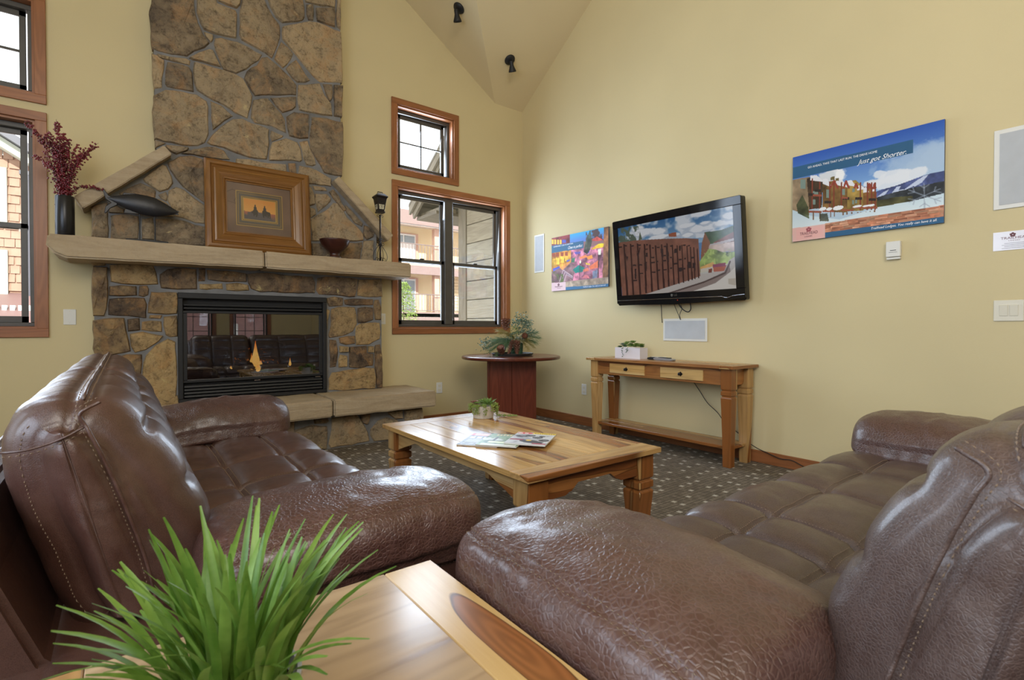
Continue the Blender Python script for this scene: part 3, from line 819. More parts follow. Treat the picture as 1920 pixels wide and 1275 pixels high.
SURR=[[(-4.108,1.491),(-4.029,1.492),(-4.026,1.386),(-4.031,1.238),(-4.05,1.136),(-4.11,1.14),(-4.116,1.29),(-4.115,1.409)],
[(-4.118,1.528),(-4.047,1.534),(-4.043,1.509),(-4.104,1.499)],
[(-4.011,1.512),(-3.892,1.525),(-3.754,1.526),(-3.734,1.47),(-3.723,1.388),(-3.833,1.378),(-3.946,1.379),(-4.005,1.392)],
[(-3.706,1.462),(-3.658,1.504),(-3.592,1.519),(-3.474,1.517),(-3.47,1.447),(-3.467,1.361),(-3.593,1.355),(-3.699,1.36),(-3.707,1.404)],
[(-3.448,1.524),(-3.405,1.527),(-3.41,1.43),(-3.453,1.428)],
[(-3.391,1.52),(-3.254,1.52),(-3.111,1.508),(-3.107,1.44),(-3.254,1.432),(-3.384,1.442)],
[(-3.445,1.403),(-3.29,1.414),(-3.285,1.37),(-3.441,1.363)],
[(-3.254,1.412),(-3.172,1.424),(-3.094,1.412),(-3.09,1.368),(-3.179,1.359),(-3.251,1.362)],
[(-4.012,1.354),(-3.946,1.364),(-3.859,1.362),(-3.856,1.296),(-3.947,1.288),(-4.016,1.29)],
[(-3.836,1.363),(-3.79,1.37),(-3.782,1.342),(-3.787,1.303),(-3.814,1.288),(-3.841,1.296)],
[(-4.013,1.262),(-3.947,1.271),(-3.81,1.274),(-3.795,1.226),(-3.8,1.125),(-3.865,1.134),(-4.021,1.146),(-4.02,1.211)],
[(-3.763,1.323),(-3.602,1.325),(-3.594,1.291),(-3.603,1.162),(-3.668,1.156),(-3.725,1.16),(-3.784,1.164),(-3.779,1.236)],
[(-3.772,1.145),(-3.701,1.146),(-3.709,1.122),(-3.776,1.123)],
[(-3.685,1.132),(-3.603,1.143),(-3.6,0.984),(-3.645,0.98),(-3.673,0.995),(-3.685,1.063)],
[(-4.111,1.099),(-4.043,1.113),(-3.933,1.119),(-3.922,1.025),(-3.908,0.95),(-3.897,0.874),(-3.987,0.853),(-4.095,0.833),(-4.112,0.898),(-4.104,0.971)],
[(-3.91,1.11),(-3.842,1.12),(-3.839,1.034),(-3.907,1.025)],
[(-3.819,1.092),(-3.772,1.102),(-3.705,1.097),(-3.701,1.019),(-3.765,1.025),(-3.823,1.034)],
[(-3.896,1.001),(-3.82,1.015),(-3.694,0.985),(-3.726,0.942),(-3.805,0.881),(-3.867,0.863),(-3.889,0.911)],
[(-3.798,0.833),(-3.742,0.908),(-3.662,0.96),(-3.613,0.935),(-3.605,0.767),(-3.607,0.588),(-3.624,0.471),(-3.673,0.475),(-3.729,0.504),(-3.776,0.571),(-3.822,0.68),(-3.814,0.776)],
[(-3.994,0.821),(-3.92,0.846),(-3.829,0.843),(-3.829,0.776),(-3.837,0.681),(-3.898,0.741),(-3.972,0.782)],
[(-4.102,0.815),(-4.023,0.826),(-4.009,0.793),(-4.102,0.788)],
[(-3.776,0.542),(-3.725,0.485),(-3.673,0.455),(-3.62,0.456),(-3.603,0.519),(-3.591,0.443),(-3.649,0.424),(-3.714,0.425)],
[(-4.102,0.77),(-3.987,0.764),(-3.973,0.633),(-4.104,0.614)],
[(-4.104,0.596),(-3.966,0.609),(-3.898,0.713),(-3.838,0.662),(-3.784,0.533),(-3.753,0.424),(-4.105,0.431)],
[(-3.099,1.505),(-3.01,1.519),(-2.878,1.52),(-2.756,1.511),(-2.567,1.515),(-2.542,1.461),(-2.547,1.369),(-2.679,1.359),(-2.803,1.358),(-2.894,1.366),(-2.996,1.356),(-3.068,1.382),(-3.092,1.44)],
[(-2.518,1.505),(-2.451,1.522),(-2.28,1.523),(-2.147,1.518),(-2.152,1.447),(-2.175,1.349),(-2.29,1.353),(-2.41,1.357),(-2.502,1.358),(-2.53,1.395)],
[(-2.129,1.51),(-1.915,1.527),(-1.895,1.487),(-1.891,1.36),(-2.028,1.35),(-2.143,1.359),(-2.138,1.439)],
[(-2.435,1.322),(-2.367,1.338),(-2.285,1.328),(-2.29,1.258),(-2.41,1.25),(-2.427,1.28)],
[(-2.272,1.315),(-2.175,1.327),(-1.991,1.329),(-1.991,1.275),(-2.157,1.266),(-2.264,1.272)],
[(-1.972,1.32),(-1.934,1.322),(-1.906,1.25),(-1.911,1.131),(-1.968,1.131),(-1.977,1.212)],
[(-2.393,1.221),(-2.325,1.244),(-2.175,1.243),(-2.157,1.173),(-2.153,1.084),(-2.194,1.014),(-2.291,0.975),(-2.412,0.955),(-2.42,0.981),(-2.394,1.101)],
[(-2.44,1.22),(-2.41,1.212),(-2.428,1.117),(-2.441,0.998)],
[(-2.139,1.235),(-2.066,1.25),(-1.991,1.243),(-1.992,1.13),(-2.066,1.103),(-2.14,1.098),(-2.144,1.173)],
[(-2.158,1.058),(-2.112,1.089),(-1.926,1.095),(-1.916,1.003),(-1.926,0.94),(-2.03,0.887),(-2.158,0.885),(-2.163,0.969)],
[(-2.322,0.954),(-2.247,0.966),(-2.176,0.97),(-2.172,0.899),(-2.256,0.89),(-2.313,0.906)],
[(-2.412,0.938),(-2.352,0.928),(-2.335,0.833),(-2.357,0.686),(-2.409,0.68)],
[(-2.318,0.876),(-2.239,0.865),(-2.239,0.821),(-2.318,0.819)],
[(-2.314,0.793),(-2.248,0.778),(-2.248,0.681),(-2.327,0.676),(-2.327,0.746)],
[(-2.221,0.865),(-2.058,0.87),(-2.054,0.802),(-1.988,0.791),(-1.993,0.679),(-2.105,0.661),(-2.226,0.672),(-2.226,0.768)],
[(-2.039,0.865),(-1.988,0.864),(-1.988,0.809),(-2.04,0.811)],
[(-1.968,0.876),(-1.918,0.881),(-1.899,0.784),(-1.893,0.59),(-1.9,0.458),(-1.951,0.455),(-1.962,0.618),(-1.974,0.774)],
[(-2.389,0.629),(-2.229,0.644),(-2.085,0.66),(-1.987,0.649),(-1.969,0.559),(-1.976,0.457),(-2.146,0.458),(-2.287,0.455),(-2.418,0.47),(-2.417,0.574)]]
HEAR=[[(-2.818,0.194),(-2.681,0.222),(-2.552,0.198),(-2.558,0.005),(-2.69,0.007),(-2.801,0.072)],
[(-2.658,0.278),(-2.547,0.271),(-2.537,0.243),(-2.557,0.23),(-2.648,0.235)],
[(-2.505,0.261),(-2.389,0.275),(-2.291,0.27),(-2.247,0.211),(-2.191,0.105),(-2.174,0.026),(-2.336,0.01),(-2.517,0.01),(-2.532,0.043),(-2.506,0.166)],
[(-2.258,0.266),(-2.168,0.268),(-2.173,0.213),(-2.196,0.177),(-2.236,0.198)],
[(-2.157,0.123),(-2.087,0.193),(-2.005,0.217),(-1.908,0.184),(-1.859,0.121),(-1.86,0.001),(-2.123,0.014),(-2.157,0.068)],
[(-1.993,0.263),(-1.853,0.267),(-1.847,0.194),(-1.92,0.197),(-1.969,0.236)],
[(-1.822,0.267),(-1.643,0.267),(-1.63,0.183),(-1.637,0.03),(-1.822,0.019)],
[(-3.1,0.02),(-2.83,0.02),(-2.82,0.27),(-3.08,0.28)],
[(-3.5,0.02),(-3.14,0.02),(-3.12,0.28),(-3.48,0.27)],
[(-4.15,0.02),(-3.54,0.02),(-3.52,0.27),(-4.15,0.28)]]
# ------------------------------------------------------------------ stone fireplace
fp = thing('stone_fireplace', 'tall fieldstone chimney and fireplace with sandstone mantel and raised hearth', 'fireplace', (-3.0, 0.0, 0.0))
YM = -0.139
def core(poly, y0, name='mortar_core', holes=None):
    mb = MB(); mb.prism(poly, 'y', y0, -0.001)
    return mb.build(name, M_mortar, fp)
core([(-4.10, 1.66), (-1.95, 1.66), (-1.95, 1.96), (-2.345, 2.43), (-2.300, 2.43), (-2.298, 4.4), (-2.62, 5.15), (-3.131, 5.48), (-3.74, 5.15), (-3.752, 4.4), (-3.725, 2.43), (-3.69, 2.42), (-4.10, 1.98)], YM, 'chimney_mortar')
mb = MB()
mb.prism([(-4.105, 0.43), (-3.582, 0.43), (-3.582, 1.56), (-4.105, 1.56)], 'y', YM, -0.001)
mb.prism([(-2.458, 0.43), (-1.90, 0.43), (-1.90, 1.56), (-2.458, 1.56)], 'y', YM, -0.001)
mb.prism([(-3.582, 1.322), (-2.458, 1.322), (-2.458, 1.56), (-3.582, 1.56)], 'y', YM, -0.001)
mb.build('surround_mortar', M_mortar, fp)
mb = MB(); mb.box((-4.22, -0.494, 0.0), (-1.64, -0.001, 0.30))
mb.build('hearth_mortar', M_mortar, fp)

rs = random.Random(11)
def stone(poly, yface, mat, depth=0.06, grow=0.005):
    """one rough stone: wobbly outline, chamfered shoulder, uneven face"""
    n = len(poly)
    cx = sum(p[0] for p in poly) / n; cz = sum(p[1] for p in poly) / n
    size = max(max(p[0] for p in poly) - min(p[0] for p in poly), max(p[1] for p in poly) - min(p[1] for p in poly))
    pts = []
    for i in range(n):
        a, b = poly[i], poly[(i + 1) % n]
        L = math.hypot(b[0] - a[0], b[1] - a[1])
        k = max(1, min(3, int(L / 0.05)))
        for j in range(k):
            t = j / k
            x, z = a[0] + (b[0] - a[0]) * t, a[1] + (b[1] - a[1]) * t
            if j: x += rs.uniform(-.006, .006); z += rs.uniform(-.006, .006)
            pts.append((x, z))
    m = len(pts)
    proud = rs.uniform(-0.004, 0.014)
    tx, tz = rs.uniform(-.06, .06), rs.uniform(-.06, .06)
    ch = min(0.009, size * 0.08)
    def off(p, d):
        dx, dz = p[0] - cx, p[1] - cz
        L = math.hypot(dx, dz) + 1e-6
        return (p[0] + dx / L * d, p[1] + dz / L * d)
    rings = []
    rings.append([(*off(p, grow), yface + depth) for p in pts])
    rings.append([(*off(p, grow), yface + 0.012 + rs.uniform(-.003, .003)) for p in pts])
    def face(p, e): return min(yface + .004, yface - proud + (p[0] - cx) * tx + (p[1] - cz) * tz - e)
    rings.append([(*off(p, grow - ch), face(p, 0.0) + rs.uniform(-.003, .002)) for p in pts])
    rings.append([((p[0] * .55 + cx * .45), (p[1] * .55 + cz * .45), face(p, 0.004 + rs.uniform(-.006, .006) * min(1, size / .2))) for p in pts])
    vs = [Vector((q[0], q[2], q[1])) for r in rings for q in r] + [Vector((cx, face((cx, cz), 0.006), cz))]
    fs = []
    for r in range(3):
        for i in range(m):
            j = (i + 1) % m
            fs.append((r * m + i, r * m + j, r * m + m + j, r * m + m + i))
    for i in range(m):
        fs.append((3 * m + i, 3 * m + (i + 1) % m, 4 * m))
    mb = MB(); mb.add(vs, fs)
    mb.build('stone', mat, fp)

for p in CHIM: stone(p, -0.150, M_stone)
for p in SURR: stone(p, -0.150, M_stone2)
for p in HEAR: stone(p, -0.508, M_stone)
# the chimney above the picture's upper edge
z = 4.20
while z < 5.0:
    h = rs.uniform(.2, .3)
    lim = min(1.0, max(0.25, (5.42 - z - h) / 0.667 / 0.72))
    xa, xb = (-3.025 - 0.71 * lim), (-3.025 + 0.71 * lim)
    x = xa
    while x < xb - 0.1:
        w_ = rs.uniform(.2, .38)
        x2 = min(xb, x + w_)
        if xb - x2 < .12: x2 = xb
        stone([(x + .012, z + .012 + rs.uniform(0, .02)), (x2 - .012, z + .012 + rs.uniform(0, .02)), (x2 - .012 - rs.uniform(0, .03), z + h - .012), (x + .012 + rs.uniform(0, .03), z + h - .012)], -0.15, M_stone)
        x = x2
    z += h

def rough_slab(name, poly, axis, a, b, mat=None, bev=0.012, sub=True, seed=0):
    """split-face slab: bevelled prism with subdivided, jittered long edges"""
    me_mb = MB(); me_mb.prism(poly, axis, a, b)
    bm = bmesh.new()
    me = me_mb.mesh(name, M_sand, origin=wloc(fp))
    bm.from_mesh(me)
    bmesh.ops.subdivide_edges(bm, edges=[e for e in bm.edges if e.calc_length() > 0.25], cuts=14, use_grid_fill=True)
    r = random.Random(seed)
    for v in bm.verts:
        q = v.co * 9.0
        v.co += Vector((noise.noise(q) * .004, noise.noise(q + Vector((7, 0, 0))) * .007, noise.noise(q + Vector((0, 9, 0))) * .005))
    es = [e for e in bm.edges if len(e.link_faces) == 2 and e.calc_face_angle(0) > 0.9]
    bmesh.ops.bevel(bm, geom=es, offset=bev, segments=2, affect='EDGES', clamp_overlap=True)
    bmesh.ops.recalc_face_normals(bm, faces=bm.faces)
    bm.to_mesh(me); bm.free()
    return link(name, me, fp)

# mantel in two lengths; its left end is broken off at a slant below
rough_slab('mantel_slab', [(-4.332, 1.677), (-3.016, 1.677), (-3.016, 1.538), (-4.24, 1.520), (-4.30, 1.548), (-4.338, 1.60)], 'y', -0.40, -0.03, seed=1)
rough_slab('mantel_slab', [(-3.008, 1.677), (-1.704, 1.677), (-1.704, 1.537), (-3.008, 1.538)], 'y', -0.40, -0.03, seed=2)
rough_slab('coping_slab', [(-4.206, 1.966), (-3.682, 2.440), (-3.630, 2.382), (-4.158, 1.888)], 'y', -0.245, -0.01, seed=3, bev=.006)
rough_slab('coping_slab', [(-2.395, 2.398), (-2.347, 2.443), (-1.817, 1.960), (-1.877, 1.897)], 'y', -0.245, -0.01, seed=4, bev=.006)
rough_slab('hearth_slab', [(-4.34, 0.302), (-2.556, 0.302), (-2.556, 0.4485), (-4.34, 0.4485)], 'y', -0.675, -0.03, seed=5)
rough_slab('hearth_slab', [(-2.545, 0.302), (-1.578, 0.302), (-1.578, 0.4485), (-2.545, 0.4485)], 'y', -0.672, -0.01, seed=6)

# ------------------------------------------------------------------ gas fireplace insert
ins = thing('gas_fireplace', 'black metal gas fireplace insert with a lit flame behind dark glass', 'fireplace', (-3.02, -0.15, 0.452))
IX0, IX1, IZ0, IZ1 = -3.596, -2.442, 0.452, 1.328
mb = MB()
for a, b in (((IX0, -.166, IZ1 - .045), (IX1, -.10, IZ1)), ((IX0, -.166, IZ0), (IX1, -.10, IZ0 + .030)),
             ((IX0, -.166, IZ0 + .03), (IX0 + .034, -.10, IZ1 - .045)), ((IX1 - .034, -.166, IZ0 + .03), (IX1, -.10, IZ1 - .045))):
    mb.box(a, b)
mb.build('trim_frame', M_black, ins, bevel=0.004)
GZ0, GZ1 = 0.608, 1.186
for z0, z1, y0 in ((1.225, 1.238, -.150), (1.199, 1.213, -.152)):
    MB().box((IX0 + .04, y0, z0), (IX1 - .04, -.11, z1)).build('louver_slat', M_black, ins, bevel=.002)
for z0 in (0.492, 0.518, 0.544, 0.570):
    MB().prism([(-.155, z0), (-.150, z0 + .016), (-.115, z0 + .018), (-.115, z0 + .010)], 'x', IX0 + .04, IX1 - .04).build('louver_slat', M_black, ins, bevel=.001)
MB().box((IX0 + .035, -.108, IZ0 + .03), (IX1 - .035, -.10, GZ0)).build('lower_grille_back', M_dark, ins)
MB().box((IX0 + .035, -.108, GZ1), (IX1 - .035, -.10, IZ1 - .045)).build('upper_grille_back', M_dark, ins)
mb = MB()
gx0, gx1 = IX0 + .033, IX1 - .033
for a, b in (((gx0, -.150, GZ1 - .020), (gx1, -.125, GZ1)), ((gx0, -.150, GZ0), (gx1, -.125, GZ0 + .022)),
             ((gx0, -.150, GZ0 + .022), (gx0 + .030, -.125, GZ1 - .02)), ((gx1 - .030, -.150, GZ0 + .022), (gx1, -.125, GZ1 - .02))):
    mb.box(a, b)
gf = mb.build('glass_frame', M_black, ins, bevel=.003)
MB().box((gx0 + .028, -.138, GZ0 + .02), (gx1 - .028, -.133, GZ1 - .018)).build('fire_glass', M_fireglass, gf)
MB().box((gx0 + .028, -.1395, GZ0 + .020), (gx1 - .028, -.1385, GZ0 + .0245)).build('chrome_edge', M_chrome, gf)
for xa in (-3.05, -2.545): MB().box((xa, -.1575, .598), (xa + .045, -.1555, .604)).build('badge', M_chrome, ins)
MB().box((-2.62, -.158, .586), (-2.56, -.150, .594)).build('latch', M_black, ins)
# firebox: five panels
M_fb = plain('firebox_panel', (0.05, 0.042, 0.036), 0.8, 0, 0.2, 0.3, 0.4, 30)
bx0, bx1, bz0, bz1, by = gx0 + .02, gx1 - .02, GZ0 + .01, GZ1 + .02, 0.30
mb = MB()
mb.add([(bx0, -.12, bz0), (bx1, -.12, bz0), (bx1 - .2, by, bz0), (bx0 + .2, by, bz0), (bx0, -.12, bz1), (bx1, -.12, bz1), (bx1 - .2, by, bz1), (bx0 + .2, by, bz1)],
       [(0, 1, 2, 3), (4, 7, 6, 5), (0, 3, 7, 4), (1, 5, 6, 2), (3, 2, 6, 7)])
mb.build('firebox', M_fb, ins, recalc=False)
MB().box((IX0 + .01, .31, IZ0 + .005), (IX1 - .01, .33, IZ1 - .005)).build('rear_casing', M_dark, ins)
for xa in (IX0 + .008, IX1 - .030): MB().box((xa, -.10, IZ0 + .005), (xa + .022, -.004, IZ1 - .005)).build('side_casing', M_dark, ins)
M_log = plain('ceramic_log', (0.075, 0.05, 0.035), 0.9, 0, 0.2, 0.6, 0.9, 45)
M_logend = plain('log_end', (0.36, 0.24, 0.13), 0.8, 0, 0.2, 0.3)
def log(p, q, r, sd):
    p, q = Vector(p), Vector(q); rr = random.Random(sd)
    pts = [p.lerp(q, i / 6) + Vector((rr.uniform(-.008, .008), rr.uniform(-.008, .008), rr.uniform(-.01, .01))) for i in range(7)]
    MB().tube(pts, [r * rr.uniform(.8, 1.1) for _ in pts], 9).build('log', M_log, ins, smooth=True)
for i, (p, q, r) in enumerate([((-3.35, .12, .68), (-2.72, .16, .70), .045), ((-3.30, -.01, .66), (-3.02, .05, .72), .04), ((-2.98, .00, .70), (-2.62, .05, .66), .038),
                               ((-3.22, .10, .70), (-3.16, .12, .85), .05), ((-2.84, .13, .68), (-2.80, .12, .90), .042), ((-3.14, .08, .80), (-2.78, .12, .76), .035), ((-2.72, .03, .66), (-2.58, -.02, .68), .038)]):
    log(p, q, r, i)
MB().tube([(-3.385, -.035, .645), (-3.375, -.01, .70)], .035, 9).build('log_end', M_logend, ins)
def flame_mat(name, a, b, s):
    m, nt, bs = new_mat(name)
    nt.nodes.remove(bs)
    v = node(nt, 'ShaderNodeTexCoord').outputs['Generated']
    zc = node(nt, 'ShaderNodeSeparateXYZ', {0: v}).outputs[2]
    c = ramp(nt, zc, [(0.0, a), (0.55, b), (1.0, (1.0, 0.18, 0.01))])
    e = node(nt, 'ShaderNodeEmission', {0: c, 1: s})
    nt.links.new(e.outputs[0], nt.nodes['Material Output'].inputs[0])
    return m
M_flame = flame_mat('flame', (1.0, 0.55, 0.12), (1.0, 0.62, 0.16), 2.6)
def flame(c, h, w, sd):
    rr = random.Random(sd)
    pr = [(0.25, 0), (0.8, .10), (1.0, .22), (.82, .38), (.5, .58), (.26, .78), (.10, .92), (.0, 1.0)]
    pts = [Vector(c) + Vector((rr.uniform(-.1, .1) * w * (z_), 0, z_ * h)) for r_, z_ in pr]
    MB().tube(pts, [max(.0008, r_ * w) for r_, z_ in pr], 8).build('flame', M_flame, ins, smooth=True)
for c, h, w, in (((-3.005, .03, .685), .25, .036), ((-3.035, .04, .68), .14, .026), ((-2.965, .02, .675), .09, .024), ((-3.205, .0, .688), .035, .014), ((-2.725, .0, .70), .075, .012), ((-2.995, -.01, .66), .06, .018)):
    flame(c, h, w, int(h * 1000))
M_ember = flame_mat('ember', (1.0, 0.25, 0.02), (1.0, 0.30, 0.03), 1.6)
mb = MB(); rr = random.Random(5)
for i in range(150):
    a = rr.gauss(0, .075); zz = .70 + abs(rr.gauss(.055, .045))
    s_ = rr.uniform(.0015, .004)
    mb.ball((-3.0 + a, .075 + rr.uniform(-.01, .01), zz), s_, 4, 3)
mb.build('embers', M_ember, ins, kind='stuff')
mb = MB()
for i in range(90):
    mb.ball((-3.0 + rr.uniform(-.26, .26), rr.uniform(-.08, .0), .632 + rr.uniform(0, .012)), rr.uniform(.008, .018), 5, 4)
mb.build('lava_rocks', M_fb, ins, kind='stuff')
# ------------------------------------------------------------------ leather sofas
def leather(name, base, dusty, pebble=150.0, rough=0.36, bmp=0.35):
    m, nt, b = new_mat(name)
    v = coords(nt)
    n = noise_n(nt, v, 4.0, 4, 0.6, 0.5)
    n2 = noise_n(nt, v, 24, 4, 0.65)
    k = math_n(nt, 'MULTIPLY_ADD', n2, 0.4, math_n(nt, 'MULTIPLY', n, 0.6))
    c = ramp(nt, k, [(0.33, tuple(x * 0.72 for x in base)), (0.5, base), (0.68, dusty)])
    vo = node(nt, 'ShaderNodeTexVoronoi', {'Vector': v, 'Scale': pebble, 'Randomness': 1.0}, feature='DISTANCE_TO_EDGE').outputs['Distance']
    cell = math_n(nt, 'MINIMUM', math_n(nt, 'MULTIPLY', vo, 5.0), 1.0)
    c = mix_c(nt, math_n(nt, 'MULTIPLY', math_n(nt, 'SUBTRACT', 1.0, cell), 0.35), c, tuple(x * 1.35 for x in dusty) + (1,))
    nt.links.new(c, b.inputs['Base Color'])
    r = math_n(nt, 'MULTIPLY_ADD', n2, 0.22, rough - 0.10)
    nt.links.new(r, b.inputs['Roughness'])
    b.inputs['Specular IOR Level'].default_value = 0.5
    b.inputs['Coat Weight'].default_value = 0.5
    b.inputs['Coat Roughness'].default_value = 0.24
    cr = noise_n(nt, coords(nt, (1, 1, 1)), 38, 3, 0.6, 1.2)
    h = math_n(nt, 'MULTIPLY_ADD', cell, 0.35, math_n(nt, 'MULTIPLY', cr, 0.8))
    nt.links.new(bump(nt, h, bmp, 0.004), b.inputs['Normal'])
    return m
LB, LD = (0.062, 0.026, 0.019), (0.098, 0.048, 0.036)
M_leath = leather('leather_smooth', LB, LD, 330, 0.36, 0.22)
M_leathp = leather('leather_pebbled', (0.066, 0.027, 0.021), (0.105, 0.053, 0.042), 100, 0.38, 0.62)
M_leathw = leather('leather_worn', (0.062, 0.034, 0.027), (0.104, 0.068, 0.056), 190, 0.46, 0.38)
M_leathwp = leather('leather_worn_pebbled', (0.076, 0.033, 0.025), (0.115, 0.068, 0.056), 95, 0.40, 0.62)
M_stitch = plain('stitch_thread', (0.21, 0.145, 0.095), 0.7)

def dash(mb, p, q, nrm, r=0.0014):
    t = (q - p)
    if t.length < 1e-5: return
    t.normalize(); w = t.cross(nrm).normalized(); u = nrm.normalized()
    a = p - u * r; b_ = q - u * r; m_ = (p + q) / 2
    vs = [a, m_ + w * r + u * r * .2, b_, m_ - w * r + u * r * .2, m_ + u * r * 1.6]
    mb.add(vs, [(0, 1, 4), (1, 2, 4), (2, 3, 4), (3, 0, 4)])

def stitch_line(mb, pts, nrms, pitch=0.0095, fill=0.62, r=0.0014):
    acc = 0.0; cur = pts[0]; cn = nrms[0]
    for p, n in zip(pts[1:], nrms[1:]):
        L = (p - cur).length
        if L >= pitch * fill:
            k = max(1, int(round(L / pitch)))
            for i in range(k):
                a = cur.lerp(p, i / k); b_ = cur.lerp(p, (i + fill) / k)
                dash(mb, a, b_, n, r)
            cur = p; cn = n

class Surf:
    """closed or open profile swept along u; fn(u, i) adds puff along the normal"""
    pass

def sofa(name, label, Mp, LEN, mats, arm_near, arm_far, ub, uend, crossl, backspan, base_loc, bsh=(0, 0), s2=0.008):
    leath, peb = mats
    root = thing(name, label, 'sofa', base_loc)
    def put(mb, nm, mat, **k):
        mb.v = [Mp(*p) for p in mb.v]
        return mb.build(nm, mat, root, **k)
    st = MB()                                                    # stitches are collected per cushion
    # ---- seat cushions
    def seat(ua, ub_, ulines, seed):
        path = [(0.36, 0.395), (0.55, 0.412), (0.75, 0.426), (0.92, 0.437), (1.02, 0.437), (1.085, 0.415), (1.122, 0.37), (1.128, 0.30), (1.118, 0.22), (1.10, 0.16)]
        P = catmull([(a, b_, 0) for a, b_ in path], 9)
        N = []
        for i in range(len(P)):
            t = P[min(i + 1, len(P) - 1)] - P[max(i - 1, 0)]
            N.append(Vector((-t.y, t.x, 0)).normalized())
        dl = [0.36, 0.672, 0.90, 1.118]
        def sidx(i):
            return P[i].x if P[i].y > 0.33 or P[i].x < 1.0 else 1.118 + (0.33 - P[i].y)
        sp = [0.0]
        for i in range(1, len(P)): sp.append(sp[-1] + (P[i] - P[i - 1]).length)
        # arc positions of the d lines
        sl = []
        for d in dl[:3]:
            j = min(range(len(P) // 2 + 8), key=lambda i: abs(P[i].x - d)); sl.append(sp[j])
        sl.append(sp[-1] - 0.19); sl.append(sp[-1] + 0.02)
        ul = [ua] + ulines + [ub_]
        def q01(t, ls):
            for a, b_ in zip(ls[:-1], ls[1:]):
                if a <= t <= b_:
                    k = (t - a) / (b_ - a)
                    return 1 - abs(2 * k - 1) ** 2.6, min(t - a, b_ - t)
            return 0.0, 0.0
        def H(u, s):
            pu, du = q01(u, ul); ps, ds = q01(s, sl)
            h = 0.034 * (0.30 + 0.70 * pu) * (0.35 + 0.65 * ps)
            h -= 0.014 * math.exp(-(du / 0.011) ** 2) + 0.013 * math.exp(-(ds / 0.011) ** 2)
            h += 0.004 * noise.noise((u * 9 + seed, s * 9, 3.1)) + 0.0022 * noise.noise((u * 26, s * 26 + seed, 1.7))
            e = min(u - ua, ub_ - u)
            if e < 0.03: h -= 0.022 * (1 - e / 0.03) ** 2
            return h
        nu = max(30, int((ub_ - ua) / 0.0105))
        us = [ua + (ub_ - ua) * k / nu for k in range(nu + 1)]
        # sharpen seams by adding samples on the lines
        for l in ulines:
            us += [l - .006, l, l + .006]
        us = sorted(set(round(x, 4) for x in us))
        def S(u, i, lift=0.0):
            h = H(u, sp[i]) + lift
            p = P[i] + N[i] * h
            return Vector((u, p.x, p.y))
        mb = MB(); vs = []; m = len(P)
        for u in us:
            vs += [S(u, i) for i in range(m)]
        fs = []
        for a in range(len(us) - 1):
            for i in range(m - 1):
                fs.append((a * m + i, (a + 1) * m + i, (a + 1) * m + i + 1, a * m + i + 1))
        n0 = len(vs)
        for u, o in ((us[0], 0), (us[-1], (len(us) - 1) * m)):
            b0 = len(vs)
            for i in range(m):
                q = vs[o + i]; vs.append(Vector((u, q.y - (0.02 if i > m - 12 else 0), max(0.12, q.z - 0.16 if i < m - 12 else q.z))))
            for i in range(m - 1):
                fs.append((o + i, o + i + 1, b0 + i + 1, b0 + i))
        mb.add(vs, fs)
        c = put(mb, 'seat_cushion', leath, smooth=True)
        sm = MB()
        dn = lambda u, i: Vector((0, N[i].x, N[i].y))
        # double rows along the two long seams
        for d in dl[1:3]:
            j = min(range(len(P) // 2 + 8), key=lambda i: abs(P[i].x - d))
            for dj, w in ((0, 0.010), (0, -0.010)):
                pts = [];
                for k in range(int((ub_ - ua - .04) / .01)):
                    u = ua + .02 + k * .01
                    hh = H(u, sp[j] + w)
                    p = P[j] + Vector((P[j + 1].x - P[j].x, P[j + 1].y - P[j].y, 0)).normalized() * w + N[j] * (hh + .0012)
                    pts.append(Vector((u, p.x, p.y)))
                stitch_line(sm, pts, [dn(0, j)] * len(pts))
        for l in ulines:
            for w in ((0.007,)):
                pts = [S(l + w, i, .0012) for i in range(3, m - 8)]
                stitch_line(sm, pts, [dn(0, i) for i in range(3, m - 8)])
        for l in (ua + .020, ub_ - .020):
            pts = [S(l, i, .0012) for i in range(3, m - 8)]
            stitch_line(sm, pts, [dn(0, i) for i in range(3, m - 8)])
        sm.v = [Mp(*p) for p in sm.v]
        sm.build('stitching', M_stitch, c, recalc=False, kind='stuff')
    seat(ub[0], ub[1], crossl[0], 1.0)
    seat(ub[1], ub[2], crossl[1], 5.0)

    # ---- back cushions
    prof = [(.505, .42), (.470, .55), (.435, .66), (.398, .75), (.350, .825), (.305, .882), (.252, .912), (.19, .917), (.14, .890), (.115, .825), (.128, .72), (.16, .60), (.20, .48), (.25, .41), (.38, .39)]
    PB = catmull([(a, b_, 0) for a, b_ in prof], 7, True)
    SH = Vector((0, bsh[0], bsh[1]))
    mB = len(PB)
    NB = []
    for i in range(mB):
        t = PB[(i + 1) % mB] - PB[i - 1]
        NB.append(Vector((t.y, -t.x, 0)).normalized())
    ctr = Vector((.285, .70, 0))
    for i in range(mB):
        if NB[i].dot(PB[i] - Vector((.30 - (PB[i].y - .45) * .25, PB[i].y, 0))) < 0 and False: NB[i] = -NB[i]
    if NB[14].dot(PB[14] - ctr) < 0: NB = [-n for n in NB]
    SEAM = min(range(mB), key=lambda i: (PB[i].x - .245) ** 2 + (PB[i].y - .914) ** 2)
    FI = list(range(0, SEAM + 1))
    Mp0 = Mp
